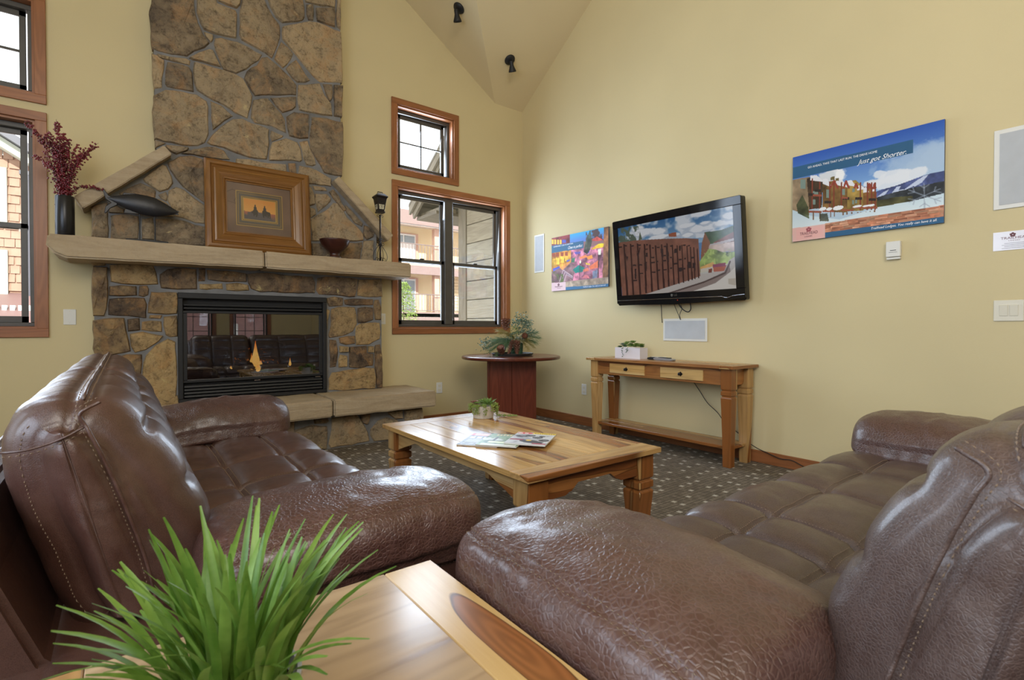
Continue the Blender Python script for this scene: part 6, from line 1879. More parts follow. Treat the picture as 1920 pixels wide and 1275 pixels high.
P.cloud([(60, 360), (330, 340), (330, 500), (60, 520)], (84, 98, 84), .05, .47, .08, 7)
P.poly([(330, 480), (345, 390), (370, 470)], (90, 100, 80))
P.poly([(560, 470), (640, 425), (750, 460)], (168, 176, 186)); P.poly([(635, 410), (710, 395), (712, 440), (640, 440)], (152, 84, 56))
P.poly([(960, 400), (1100, 380), (1240, 320), (1240, 520), (960, 540)], (70, 92, 64), 1, .4)
P.poly([(1040, 500), (1240, 370), (1240, 520), (1040, 530)], (140, 88, 76), 1, .3); P.poly([(1000, 520), (1240, 450), (1240, 475), (1010, 540)], (190, 180, 182))
P.poly([(940, 500), (965, 400), (1010, 500), (1000, 640), (930, 690)], (138, 92, 66)); P.poly([(1000, 530), (1240, 490), (1240, 590), (1000, 600)], (206, 184, 174), 1, .3)
P.poly([(920, 690), (1000, 560), (1060, 570), (1120, 600), (1240, 590), (1240, 760), (930, 800)], (140, 160, 90), 1, .6)
P.cloud([(960, 570), (1180, 570), (1180, 720), (960, 720)], (176, 196, 112), .04, .5, .1, 3)
P.poly([(930, 740), (1040, 690), (1060, 760), (930, 790)], (206, 160, 96), 1, .3)
P.poly([(930, 760), (1240, 690), (1240, 830), (930, 830)], (200, 194, 186), .9)
P.poly([(1035, 735), (1150, 725), (1140, 785), (1045, 790)], (178, 92, 66)); P.poly([(1035, 715), (1140, 700), (1140, 735), (1035, 745)], (140, 60, 90)); P.poly([(1000, 760), (1030, 755), (1030, 805), (1000, 812)], (122, 60, 44))
P.poly([(300, 1030), (340, 1005), (640, 915), (900, 815), (1130, 780), (1165, 680), (1215, 640), (1245, 640), (1260, 1000), (380, 1060)], (186, 178, 172))
P.poly([(620, 1000), (950, 890), (1130, 790), (1170, 690), (1180, 800), (1060, 900), (840, 990)], (140, 124, 118)); P.line([(640, 1000), (960, 890), (1140, 800), (1175, 690)], .006, (84, 66, 62))
P.poly([(840, 990), (1060, 900), (1180, 790), (1250, 700), (1260, 960)], (214, 208, 200)); P.poly([(1165, 860), (1240, 850), (1245, 930), (1165, 910)], (190, 180, 166))
fen = [(95, 510), (300, 480), (565, 462), (800, 455), (910, 463), (930, 830), (800, 880), (560, 960), (380, 1018), (140, 1040)]
P.poly(fen, (130, 86, 70), 1, .18)
tops = [(165, 520), (240, 515), (315, 510), (390, 515), (447, 520), (505, 525), (565, 515), (620, 505), (670, 520), (716, 525), (760, 520), (808, 530), (838, 540), (868, 545), (900, 555)]
bots = [(200, 1030), (268, 1025), (345, 1015), (407, 1000), (470, 985), (535, 968), (592, 950), (640, 935), (690, 915), (735, 905), (780, 895), (825, 880), (858, 868), (884, 860), (915, 850)]
for i, ((a, b), (c, d)) in enumerate(zip(tops, bots)):
    w_ = 23 - i * .9
    P.poly([(a - w_ * .3, b), (a + w_ * .5, b), (c + w_ * .55, d), (c - w_ * .45, d)], (58, 30, 24))
rr = random.Random(3)
for (x_, y_, w_, h_) in ((105, 545, 40, 14), (170, 530, 30, 14), (250, 530, 28, 14), (310, 520, 45, 14), (410, 515, 18, 14), (400, 560, 26, 12), (405, 600, 22, 40), (470, 545, 20, 14), (520, 540, 28, 14), (590, 530, 22, 14), (650, 525, 24, 14), (690, 560, 26, 40), (735, 530, 18, 50), (770, 520, 26, 12), (815, 525, 20, 12),
                         (265, 720, 36, 14), (330, 715, 40, 14), (335, 800, 42, 12), (400, 690, 16, 90), (455, 640, 40, 14), (460, 690, 40, 14), (470, 785, 36, 14), (510, 680, 24, 14), (520, 765, 34, 14), (570, 620, 40, 14), (580, 670, 34, 14), (590, 760, 30, 14), (650, 640, 20, 12), (650, 745, 22, 12), (690, 700, 34, 14), (735, 660, 26, 14), (735, 745, 30, 40), (785, 650, 16, 16), (775, 750, 22, 14), (815, 690, 30, 60), (850, 640, 26, 14), (860, 700, 26, 50), (270, 870, 40, 14), (285, 760, 18, 100)):
    P.poly([(x_, y_), (x_ + w_, y_ - 3), (x_ + w_, y_ + h_ - 2), (x_, y_ + h_)], (52, 34, 32))
for a in ([(165, 560), (200, 690), (215, 640), (195, 640)], [(300, 560), (320, 680), (350, 550), (338, 550), (322, 630)], [(555, 560), (570, 660), (590, 640), (585, 560)], [(610, 520), (640, 600), (640, 690), (615, 660)]): P.poly(a, (56, 36, 34))
M_screen = print_mat('screen_picture', 0.12, emit=0.42)
P.grid('screen', lambda u, v: TM @ Vector((sx0 + (sx1 - sx0) * u, sy1 + (sy0 - sy1) * v, -.004)), tvt, M_screen)
mb = MB(); mb.prism([(TW * .487 + .012 * math.cos(k * PI / 8), .085 + .012 * math.sin(k * PI / 8)) for k in range(16)], 'z', .0102, .0108); mb.xf(TM).build('emblem', M_chrome, tvt)
text_obj('lettering', 'LG', tvt, M_chrome, .026, TM @ Matrix.Translation((TW * .504, .076, .0106)))
M_led = flame_mat('standby_light', (1, .05, .05), (1, .05, .05), .5)
mb = MB(); mb.ball((TW * .53, .040, .0105), .004, 6, 4); mb.xf(TM).build('standby_light', M_led, tvt)
MB().box((-.10, -2.40, 1.45), (-.0005, -2.16, 1.85)).build('wall_bracket', M_black, tvt, bevel=.004)
M_cable = plain('black_cable', (0.015, 0.014, 0.013), 0.5)
def cable(name, label, pts, r, group=None):
    P_ = catmull(pts, 8)
    o = MB().tube(P_, r, 7).build(name, M_cable, None, smooth=True)
    o['label'] = label; o['category'] = 'cable'
    return o
cable('tv_cable', 'straight thin cable hanging below the television, left one', [(-.075, -2.10, 1.30), (-.06, -2.10, 1.242), (-.045, -2.093, 1.16), (-.03, -2.089, 1.095)], .0035)
cable('tv_cable', 'short forked thin cable hanging under the middle of the television', [(-.075, -2.235, 1.30), (-.06, -2.240, 1.245), (-.05, -2.262, 1.185), (-.04, -2.288, 1.118), (-.045, -2.282, 1.165), (-.055, -2.31, 1.215), (-.06, -2.30, 1.25)], .0028)
cable('tv_cable', 'thicker looped cable curving under the television', [(-.075, -2.28, 1.30), (-.06, -2.29, 1.245), (-.055, -2.33, 1.202), (-.05, -2.369, 1.187), (-.055, -2.396, 1.208), (-.06, -2.398, 1.25), (-.075, -2.395, 1.30)], .0045)
o = cable('extension_cable', 'thin black cord dropping behind the console table and along the baseboard', [(-.06, -2.40, .62), (-.05, -2.427, .582), (-.045, -2.483, .507), (-.035, -2.548, .416), (-.03, -2.633, .348), (-.03, -2.70, .275), (-.03, -2.808, .209), (-.03, -2.90, .145), (-.026, -2.97, .110), (-.024, -3.042, .09), (-.026, -3.138, .066), (-.024, -3.221, .070), (-.03, -3.30, .045), (-.04, -3.42, .008)], .0032)

# ------------------------------------------------------------------ spotlights on the vault
def spot(label, base, nrm, aim, L):
    t = thing('ceiling_spotlight', label, 'spotlight', base)
    n = Vector(nrm).normalized(); b = Vector(base)
    M = Matrix.Translation(b) @ n.to_track_quat('Z', 'Y').to_matrix().to_4x4()
    MB().lathe([(.058, 0), (.060, .004), (.054, .016), (.020, .024), (.0, .025)], (0, 0, 0), 28).xf(M).build('canopy', M_black, t, smooth=True)
    el = b + n * .02
    k = Vector(aim).normalized()
    hp = el + n * .035
    MB().tube([el, hp], .010, 10).build('arm', M_black, t)
    M2 = Matrix.Translation(hp - k * .02) @ k.to_track_quat('Z', 'Y').to_matrix().to_4x4()
    MB().lathe([(.0, 0), (.018, 0), (.022, .006), (.022, .045), (.026, .060), (.040, .098), (.042, .112), (.037, .112), (.030, .095), (.0, .085)], (0, 0, 0), 24).xf(M2).build('lamp_head', M_black, t, smooth=True)
spot('black spotlight with a round base near the top edge, left of the other', (-1.236, -.531, 4.263 - .0), (-.667, 0, -1), (.30, .25, -.9), .1)
spot('black spotlight on the sloping ceiling above the corner', (-.529, -.442, 4.010), (0, -.667, -1), (.45, .35, -.9), .1)
# ------------------------------------------------------------------ greenery helpers
def leaf_mat(name, a, b, rough=0.45, trans=0.25):
    m, nt, bs = new_mat(name)
    oi = node(nt, 'ShaderNodeObjectInfo').outputs['Random']
    v = coords(nt)
    f = math_n(nt, 'MULTIPLY_ADD', noise_n(nt, v, 35, 2), .7, math_n(nt, 'MULTIPLY', oi, .3))
    c = ramp(nt, f, [(.3, a), (.7, b)])
    nt.links.new(c, bs.inputs['Base Color'])
    bs.inputs['Roughness'].default_value = rough
    tr = node(nt, 'ShaderNodeBsdfTranslucent', {'Color': c})
    mx = node(nt, 'ShaderNodeMixShader', {0: trans, 1: bs.outputs[0], 2: tr.outputs[0]})
    nt.links.new(mx.outputs[0], nt.nodes['Material Output'].inputs[0])
    return m
M_grass = leaf_mat('grass_blade', (0.075, 0.175, 0.018), (0.22, 0.36, 0.065), .42, .28)
M_succ = leaf_mat('succulent_green', (0.12, 0.24, 0.05), (0.33, 0.46, 0.13))
M_succd = leaf_mat('succulent_dark', (0.04, 0.10, 0.03), (0.10, 0.20, 0.06))
M_succb = leaf_mat('succulent_blue', (0.16, 0.26, 0.20), (0.30, 0.42, 0.34))
M_succr = leaf_mat('succulent_red', (0.26, 0.09, 0.09), (0.36, 0.18, 0.14))
M_lime = leaf_mat('succulent_lime', (0.13, 0.22, 0.035), (0.34, 0.42, 0.10))
M_soil = plain('soil', (0.03, 0.022, 0.015), .9, 0, .2, .4, .8, 80)
def leaf(mb, p, d, L, w, up=Vector((0, 0, 1)), thick=.3):
    d = Vector(d).normalized(); s_ = d.cross(up)
    s_ = s_.normalized() if s_.length > 1e-4 else d.orthogonal().normalized()
    n = s_.cross(d)
    p = Vector(p)
    mb.add([p, p + d * L * .45 + s_ * w * .5 + n * w * .12, p + d * L, p + d * L * .45 - s_ * w * .5 + n * w * .12, p + d * L * .5 - n * w * thick],
           [(0, 1, 2, 3), (0, 4, 1), (1, 4, 2), (2, 4, 3), (3, 4, 0)])
def rosette(mb, c, r, n=16, lift=.6, w=.35, rd=None):
    rd = rd or random
    for k in range(n):
        a = k * 2.39996; t = (k + 1) / n
        el = lift * (1.4 - t)
        leaf(mb, c, (math.cos(a) * math.cos(el), math.sin(a) * math.cos(el), math.sin(el)), r * (.5 + .5 * t), r * w)

# ------------------------------------------------------------------ grass plant in the foreground
gp = thing('potted_grass', 'pot of bright green artificial grass on the end table', 'plant', (-3.83, -4.255, EZ))
GX, GY = -3.83, -4.255
M_pot = plain('pot_zinc', (0.45, 0.45, 0.44), .45, .3)
MB().lathe([(.055, 0), (.058, .004), (.070, .078), (.073, .080), (.073, .086), (.068, .086), (.064, .07), (.0, .068)], (GX, GY, EZ), 36).build('pot', M_pot, gp, smooth=False)
MB().lathe([(.063, 0), (.055, .006), (.0, .008)], (GX, GY, EZ + .069), 24).build('soil', M_soil, gp)
gr = random.Random(17)
def blade_mesh(L, bend, w, sd):
    r = random.Random(sd); n = 8
    vs = []; fs = []
    for k in range(n + 1):
        t = k / n
        a = bend * t ** 1.6
        z_ = L * (t - .18 * bend * t ** 2.6); x_ = L * bend * .55 * t ** 2
        ww = w * (.55 + .75 * min(1, t * 3)) * (1 - max(0, (t - .5) / .5) ** 1.7 * .78) * .5
        vs += [(x_, -ww, z_), (x_ + ww * .28, 0, z_), (x_, ww, z_)]
    for k in range(n):
        o = k * 3
        fs += [(o, o + 3, o + 4, o + 1), (o + 1, o + 4, o + 5, o + 2)]
    me = MB().add(vs, fs).mesh('grass_blade', M_grass, smooth=True, recalc=False)
    return me
blades = [blade_mesh(gr.uniform(.20, .24), b_, gr.uniform(.0080, .0105), i) for i, b_ in enumerate((.15, .3, .5, .7, .95, 1.2))]
base_z = .078
for k in range(120):
    a = gr.uniform(0, 2 * PI); rr_ = .058 * math.sqrt(gr.random())
    out = rr_ / .058
    bi = min(5, int(abs(gr.gauss(0, 1.0)) * 1.5 + out * 2.2))
    o = link('grass_blade', blades[bi], gp, (rr_ * math.cos(a), rr_ * math.sin(a), base_z - .004))
    ya = a + gr.gauss(0, .7)
    o.rotation_euler = (gr.gauss(0, .10), gr.gauss(.08, .10) + .30 * out, ya)
    s_ = gr.uniform(.62, .97)
    o.scale = (s_, gr.uniform(.8, 1.15), s_)

# ------------------------------------------------------------------ succulents in a stone-coloured pot on the coffee table
M_birch = plain('pot_birch', (0.47, 0.43, 0.37), .75, 0, .2, .25, .6, 60)
sp_ = thing('succulent_pot', 'small pale pot with trailing mixed succulents at the far end of the coffee table', 'plant', (-2.055, -2.165, CZ))
SX, SY = -2.055, -2.165
MB().lathe([(.062, 0), (.066, .003), (.074, .078), (.076, .083), (.071, .083), (.066, .06), (.0, .06)], (SX, SY, CZ), 28).build('pot', M_birch, sp_)
rs2 = random.Random(8)
mb = MB()
for k in range(6):
    a = k * 1.05; rosette(mb, (SX + .045 * math.cos(a), SY + .045 * math.sin(a), CZ + .082 + rs2.uniform(0, .02)), .034, 18, .7, .42)
mb.build('rosettes', M_succ, sp_, kind='stuff')
mb = MB()
rosette(mb, (SX + .02, SY - .02, CZ + .085), .085, 16, .95, .22); rosette(mb, (SX + .01, SY - .035, CZ + .09), .06, 14, .9, .26)
mb.build('aloe_leaves', M_succ, sp_)
mb = MB(); rosette(mb, (SX - .045, SY + .03, CZ + .10), .038, 16, .5, .5); rosette(mb, (SX - .06, SY + .005, CZ + .088), .03, 14, .5, .5); mb.build('red_rosette', M_succr, sp_)
mb = MB()
for s in range(16):
    a = rs2.uniform(0, 2 * PI) if s > 6 else rs2.uniform(2.6, 5.6)
    p = Vector((SX + .072 * math.cos(a), SY + .072 * math.sin(a), CZ + .085))
    d = Vector((math.cos(a) * .35, math.sin(a) * .35, 0))
    L = rs2.uniform(.04, .088)
    for k in range(34):
        t = k / 33
        q = p + d * .05 * min(1, t * 2) + Vector((0, 0, .014 * math.sin(t * PI) - L * max(0, t - .2)))
        q.z = max(q.z, CZ + .004)
        for j in range(2): mb.ball(q + Vector((rs2.gauss(0, .006), rs2.gauss(0, .006), rs2.gauss(0, .004))), rs2.uniform(.0022, .0040), 5, 3)
mb.build('trailing_beads', M_lime, sp_, kind='stuff')
mb = MB()
for k in range(150):
    t = rs2.random()
    mb.ball((SX + .06 + .13 * t + rs2.gauss(0, .006), SY - .035 - .07 * t + rs2.gauss(0, .012), CZ + .006 + rs2.uniform(0, .014) * (1 - t * .5) + max(0, .06 - t * .3)), rs2.uniform(.0022, .0040), 5, 3)
mb.build('trailing_stem', M_lime, sp_, kind='stuff')

# ------------------------------------------------------------------ white box planter and remotes on the console
M_box = plain('planter_white', (0.72, 0.68, 0.72), .35)
bp = thing('box_planter', 'white rectangular planter of succulents on the console table', 'plant', (-.19, -1.862, KZ))
mb = MB()
bx_, by_, bh = .052, .146, .098
C_ = Vector((-.19, -1.862, KZ))
mb.prism([(-.245, -2.008), (-.135, -2.008), (-.135, -1.716), (-.245, -1.716)], 'z', KZ, KZ + .09)
for a, b in (((-.245, -2.008, KZ + .09), (-.238, -1.716, KZ + .1)), ((-.142, -2.008, KZ + .09), (-.135, -1.716, KZ + .1)), ((-.238, -2.008, KZ + .09), (-.142, -2.001, KZ + .1)), ((-.238, -1.723, KZ + .09), (-.142, -1.716, KZ + .1))): mb.box(a, b)
mb.build('planter_box', M_box, bp)
rs3 = random.Random(4)
for nm, mt, rng, n, R_ in (('jade_leaves', M_succ, (-1.79, -1.90), 5, .045), ('lime_leaves', M_lime, (-1.92, -2.01), 5, .042), ('blue_rosette', M_succb, (-1.77, -1.80), 2, .06), ('dark_leaves', M_succd, (-1.73, -2.0), 6, .04)):
    mb = MB()
    for k in range(n):
        y_ = rs3.uniform(*sorted(rng)); rosette(mb, (-.19 + rs3.uniform(-.035, .02), y_, KZ + .098 + rs3.uniform(0, .05 if nm == 'jade_leaves' else .028)), R_ * rs3.uniform(.8, 1.1), 16, .9, .42 if nm != 'blue_rosette' else .22)
    mb.build(nm, mt, bp)
mb = MB()
for y_, z1 in ((-1.815, .022), (-1.862, .06)):
    for k in range(8):
        z_ = KZ + .10 - (.10 - z1) * k / 7
        leaf(mb, (-.248, y_ + rs3.uniform(-.006, .006), z_), (-.5, rs3.uniform(-1, 1), rs3.uniform(-.4, .3)), .018, .013)
mb.build('hanging_leaves', M_succd, bp)
M_silver = plain('remote_silver', (0.42, 0.42, 0.44), .28, .7)
for i, (lab, c, rz, L, col) in enumerate((('black remote control lying left on the console table', (-.17, -2.155), .25, .20, M_black), ('silver grey remote control beside the black one on the console', (-.215, -2.245), -.12, .215, M_silver))):
    t = thing('remote_control', lab, 'remote', (c[0], c[1], KZ), rz, 'remotes on the console table')
    mb = MB(); mb.prism([(-L / 2, .004), (-L / 2 + .02, .0), (L / 2 - .02, 0), (L / 2, .006), (L / 2, .016), (L / 2 - .03, .024), (-L / 2 + .03, .020), (-L / 2, .014)], 'x', -.024, .024)
    mb.build('shell', col, t, bevel=.003, local=True)
    mb = MB()
    for a in range(3):
        for b_ in range(8): mb.box((-.016 + a * .012, -L / 2 + .04 + b_ * .016, .0195), (-.008 + a * .012, -L / 2 + .05 + b_ * .016, .0235 + .003))
    mb.build('buttons', M_white if i == 0 else M_black, t, local=True, kind='stuff')

# ------------------------------------------------------------------ magazines
M_cover = print_mat('magazine_cover', .40, spec=.3)
M_paper = plain('paper_edge', (0.62, 0.60, 0.57), .6)
def magazine(label, tl, tr, bl, z, th_, paint):
    tl, tr, bl = Vector((*tl, 0)), Vector((*tr, 0)), Vector((*bl, 0))
    ax = (tr - tl).normalized(); ay = (bl - tl)
    ay = (ay - ax * ay.dot(ax)).normalized()
    w_, h_ = .212, .272
    t = thing('magazine', label, 'magazine', (tl.x, tl.y, z), 0, 'magazines on the coffee table')
    M = Matrix.Translation((tl.x, tl.y, z)) @ Matrix(((ax.x, ay.x, 0, 0), (ax.y, ay.y, 0, 0), (0, 0, 1, 0), (0, 0, 0, 1)))
    mb = MB(); mb.box((0, 0, .0006), (w_, h_, th_)); mb.xf(M).build('pages', M_paper, t, bevel=.0008)
    paint.grid('cover', lambda u, v: M @ Vector((u * w_, v * h_, th_ + .0006)), t, M_cover)
    return t
P = Paint(60, 78, (150, 156, 170)); P.cloud(rect(0, .2, 1, 1), (60, 66, 84), .2, .5, .1, 2); P.poly(rect(0, 0, 1, .2), (196, 60, 66)); P.poly(rect(.1, .05, .5, .15), (240, 236, 236)); P.poly(rect(.55, .05, .9, .15), (240, 236, 236))
for k in range(5): P.poly(rect(.08 + k * .17, .30, .2 + k * .17, .44), (238, 238, 240))
for k in range(4): P.poly(rect(.1, .55 + k * .09, .8 - .1 * (k % 2), .58 + k * .09), (222, 226, 232))
magazine('magazine with a red title band, lowest and furthest left of three', (-2.394, -2.571), (-2.262, -2.740), (-2.556, -2.70), CZ, .0065, P)
P = Paint(60, 78, (120, 150, 110)); P.cloud(rect(0, 0, 1, 1), (60, 96, 62), .2, .5, .1, 3); P.cloud(rect(0, .25, 1, .6), (200, 206, 204), .2, .5, .1, 4)
for k in range(9): P.poly(rect(.18 + k * .085, .06, .235 + k * .085, .17), (224, 200, 150))
P.poly(rect(.25, .3, .32, .62), (60, 60, 60)); P.poly(rect(.2, .66, .62, .78), (222, 232, 200)); P.poly(rect(.1, .86, .95, .97), (226, 228, 224))
magazine('magazine with a green cover lying between the two others', (-2.330, -2.66), (-2.205, -2.83), (-2.515, -2.80), CZ + .0068, .0055, P)
P = Paint(84, 108, (206, 210, 218)); P.cloud(rect(0, .2, 1, .95), (166, 170, 182), .3, .5, .1, 5)
P.poly(rect(.42, .0, 1, .13), (236, 206, 60)); P.ell(.22, .085, .2, .075, (214, 52, 60)); P.line([(.12, .06), (.07, .06), (.07, .11), (.14, .11), (.14, .085), (.11, .085)], .012, (246, 240, 240)); P.line([(.29, .06), (.22, .06), (.22, .085), (.29, .085), (.29, .112), (.22, .112)], .012, (246, 240, 240))
for k in range(9): P.poly(rect(.47 + k * .057, .05, .505 + k * .057, .10), (120, 96, 40))
for cx, cy, rx, ry in ((.22, .36, .15, .09), (.42, .28, .13, .08), (.64, .42, .13, .09), (.85, .62, .13, .1), (.72, .30, .08, .06)): P.ell(cx, cy, rx, ry, (52, 52, 60)); P.ell(cx + .02, cy - .03, rx * .5, ry * .4, (130, 134, 146))
for cx, cy in ((.32, .45), (.55, .36), (.74, .54)): P.ell(cx, cy, .05, .035, (186, 190, 200))
P.poly([(.3, .62), (.6, .66), (.9, .78), (.86, .92), (.5, .88), (.3, .78)], (58, 60, 70)); P.ell(.50, .68, .07, .05, (240, 200, 60)); P.poly(rect(.02, .60, .36, .70), (150, 40, 70)); P.poly(rect(.66, .88, .98, .95), (170, 50, 80))
magazine('magazine with motorcycles on its white cover, on top of the others', (-2.215, -2.745), (-2.085, -2.925), (-2.425, -2.915), CZ + .0126, .0075, P)

# ------------------------------------------------------------------ pine arrangement on the round table
tr_ = thing('oval_tray', 'dark oval woven tray under the pine arrangement', 'tray', (-.70, -.73, .7605))
mb = MB()
for k, (r_, z_) in enumerate(((.20, .004), (.225, .012), (.232, .022))):
    mb.tube([(-.72 + r_ * math.cos(a) * .92, -.74 + r_ * math.sin(a) * .92, .7605 + z_) for a in [j * PI / 24 for j in range(48)]], .0058, 6, closed=True)
mb.lathe([(.20, 0), (.20, .005), (.0, .0055)], (-.72, -.74, .761), 40)
mb.build('tray_weave', plain('tray_wicker', (0.022, 0.016, 0.012), .5, 0, .4, .3, .5, 90), tr_)
pa = thing('pine_arrangement', 'arrangement of pine sprays, eucalyptus and brown cones on the round corner table', 'arrangement', (-.72, -.74, .768))
AX, AY, AZ = -.72, -.74, .768
M_gpot = plain('pot_green', (0.03, 0.10, 0.06), .5)
MB().lathe([(.055, 0), (.058, .003), (.07, .115), (.074, .125), (.066, .125), (.0, .11)], (AX + .035, AY - .03, AZ), 24).build('pot', M_gpot, pa, smooth=True)
M_ndl = leaf_mat('pine_needle', (0.03, 0.075, 0.03), (0.10, 0.18, 0.075), .5, .1)
M_ndy = leaf_mat('pine_needle_gold', (0.23, 0.19, 0.05), (0.40, 0.33, 0.11), .5, .15)
M_euc = leaf_mat('eucalyptus', (0.07, 0.15, 0.10), (0.19, 0.29, 0.22), .5, .15)
M_lime2 = leaf_mat('lime_tuft', (0.25, 0.34, 0.07), (0.42, 0.50, 0.14))
rp = random.Random(12)
RT, FW = Vector((.794, -.608, 0)), Vector((.608, .794, 0))
def view(a, b, h): return Vector((AX, AY, AZ)) + RT * a - FW * b + Vector((0, 0, h))
def needles(mb, p, d, L, n, spread, w=.0021):
    d = Vector(d).normalized()
    for _ in range(n):
        e = (d + Vector((rp.gauss(0, spread), rp.gauss(0, spread), rp.gauss(0, spread)))).normalized()
        l_ = L * rp.uniform(.6, 1.1); s_ = e.orthogonal().normalized() * w
        droop = Vector((0, 0, -.18 * l_))
        mb.add([p - s_ * .5, p + s_ * .5, p + e * l_ * .6 + s_ * .5, p + e * l_ * .6 - s_ * .5, p + e * l_ + droop * .5], [(0, 1, 2, 3), (3, 2, 4)])
def spray(mb, p, q, n, L, k=12, sp=.45):
    p, q = Vector(p), Vector(q)
    for i in range(n):
        t = i / n
        c = p.lerp(q, t) + Vector((0, 0, .03 * math.sin(PI * t)))
        needles(mb, c, (q - p).normalized() + Vector((0, 0, -.1)), L, k, sp)
mb = MB()
for a, b, h in ((-.26, .02, .07), (-.22, .10, .04), (-.16, .16, -.005), (-.28, -.03, .12), (-.20, .06, .13), (-.08, .18, .05), (-.1, -.14, .1), (.05, .17, .04), (.24, -.02, .22), (.27, .03, .17), (.24, .05, .12)):
    spray(mb, view(.02, 0, .15), view(a, b, h), 18, .085, 15)
mb.build('pine_needles', M_ndl, pa, recalc=False, kind='stuff')
mb = MB()
for a, b, h in ((-.13, .10, .22), (-.16, .02, .25), (-.05, .12, .20), (.20, .08, .10), (.16, .13, .06), (.22, .0, .07), (.15, .1, .16)):
    spray(mb, view(.03, .02, .17), view(a, b, h), 13, .07, 14)
mb.build('golden_needles', M_ndy, pa, recalc=False, kind='stuff')
mb = MB()
for (a, b, h, n) in ((.03, .02, .33, 40), (.10, .02, .36, 60), (.15, .0, .31, 50), (.08, .05, .26, 50), (.16, .05, .24, 40), (-.28, .04, .11, 24), (-.25, .06, .06, 20), (-.3, .0, .14, 10), (.02, .08, .20, 30)):
    for _ in range(int(n * 1.7)):
        p = view(a + rp.gauss(0, .035), b + rp.gauss(0, .03), h + rp.gauss(0, .03))
        leaf(mb, p, (rp.gauss(0, 1), rp.gauss(0, 1), rp.gauss(.3, .6)), .026, .017)
mb.build('eucalyptus_leaves', M_euc, pa, recalc=False, kind='stuff')
mb = MB()
for (a, b, h) in ((.025, .06, .275), (.04, .08, .235), (.0, .09, .21)): 
    for _ in range(40): leaf(mb, view(a + rp.gauss(0, .018), b + rp.gauss(0, .015), h + rp.gauss(0, .018)), (rp.gauss(0, 1), rp.gauss(0, 1), rp.gauss(.3, .6)), .016, .010)
mb.build('lime_tufts', M_lime2, pa, recalc=False, kind='stuff')
M_cone = plain('pine_cone', (0.23, 0.095, 0.055), .5, 0, .4, .35)
def cone(p, ax, L, R, label=None):
    ax = Vector(ax).normalized(); Q = Matrix.Translation(p) @ ax.to_track_quat('Z', 'Y').to_matrix().to_4x4()
    mb = MB(); mb.lathe([(R * .3, 0), (R * .45, L * .3), (R * .2, L * .9), (0, L)], (0, 0, 0), 8)
    n = 64
    for k in range(n):
        t = k / n; a = k * 2.39996
        r_ = R * (math.sin(PI * (.12 + .82 * (1 - t) ** .8)) ** .7)
        z_ = L * (.02 + .95 * t)
        d = Vector((math.cos(a), math.sin(a), .35 + .5 * t)); s_ = Vector((-math.sin(a), math.cos(a), 0)) * R * .30
        b = Vector((0, 0, z_ - .1 * R)); tip = b + d * r_ * .95
        mb.add([b - s_ * .4, b + s_ * .4, tip + s_, tip + Vector((0, 0, .16 * R)) + d * R * .08, tip - s_, tip + Vector((0, 0, -.14 * R))], [(0, 1, 2, 5, 4), (2, 3, 4), (0, 4, 3, 2, 1), (2, 5, 4, 3)])
    mb.xf(Q).build('pine_cone', M_cone, pa, recalc=False)
cone(view(-.068, .06, .262), (0, 0, 1), .095, .050)
cone(view(.045, .20, .012), (.02, 0, 1), .135, .036)
cone(view(-.045, .19, .012), RT * .35 + Vector((0, 0, 1)), .15, .028)
cone(view(-.10, .18, .02), RT * -.2 - FW * .6 + Vector((0, 0, .7)), .08, .042)
cone(view(.125, .10, .19), -FW * .9 + Vector((0, 0, .2)), .05, .03)

# ------------------------------------------------------------------ outside: plank-clad bump-out with its roof, right of the double window
M_plank = wood('weathered_plank', 'y', (0.52, 0.49, 0.42), (0.44, 0.41, 0.35), (0.26, 0.22, 0.17), (0.36, 0.32, 0.27), rough=.8, heart_at=.7)
M_post = wood('weathered_post', 'z', (0.34, 0.31, 0.26), (0.28, 0.25, 0.21), (0.18, 0.15, 0.12), (0.23, 0.20, 0.16), rough=.8, heart_at=.7)
bo_ = thing('plank_bay', 'weathered grey plank-clad bay outside the right window, with a corner post', 'building', (.5, .6, 0))
edges = [0.30, 0.55, 0.80, 0.93, 1.172, 1.425, 1.68, 1.935, 2.19, 2.447, 2.70, 2.95]
for za, zb in zip(edges[:-1], edges[1:]):
    MB().box((-.200, .18, za + .006), (-.165, .965, zb - .004)).build('plank', M_plank, bo_, bevel=.003)
MB().box((-.17, .18, .25), (1.4, 1.14, 3.0)).build('inner_wall', M_dark, bo_)
MB().box((-.215, .968, .25), (-.06, 1.165, 2.80)).build('corner_post', M_post, bo_, bevel=.006)
ro = thing('bay_roof', 'grey boarded roof corner overhanging outside the right windows', 'roof', (.3, 1.0, 2.7))
M_fascia = wood('weathered_fascia', 'x', (0.27, 0.25, 0.22), (0.22, 0.20, 0.18), (0.14, 0.12, 0.10), (0.18, 0.16, 0.14), rough=.8, heart_at=.7)
def roof_z(y): return 2.83 + SL * (1.8 - y)
MB().add([(-.66, 1.80, roof_z(1.8)), (1.5, 1.80, roof_z(1.8)), (1.5, .19, roof_z(.19)), (-.66, .19, roof_z(.19)), (-.66, 1.80, roof_z(1.8) - .04), (1.5, 1.80, roof_z(1.8) - .04), (1.5, .19, roof_z(.19) - .04), (-.66, .19, roof_z(.19) - .04)],
         [(0, 1, 2, 3), (4, 7, 6, 5), (0, 4, 5, 1), (1, 5, 6, 2), (2, 6, 7, 3), (3, 7, 4, 0)]).build('roof_deck', M_fascia, ro)
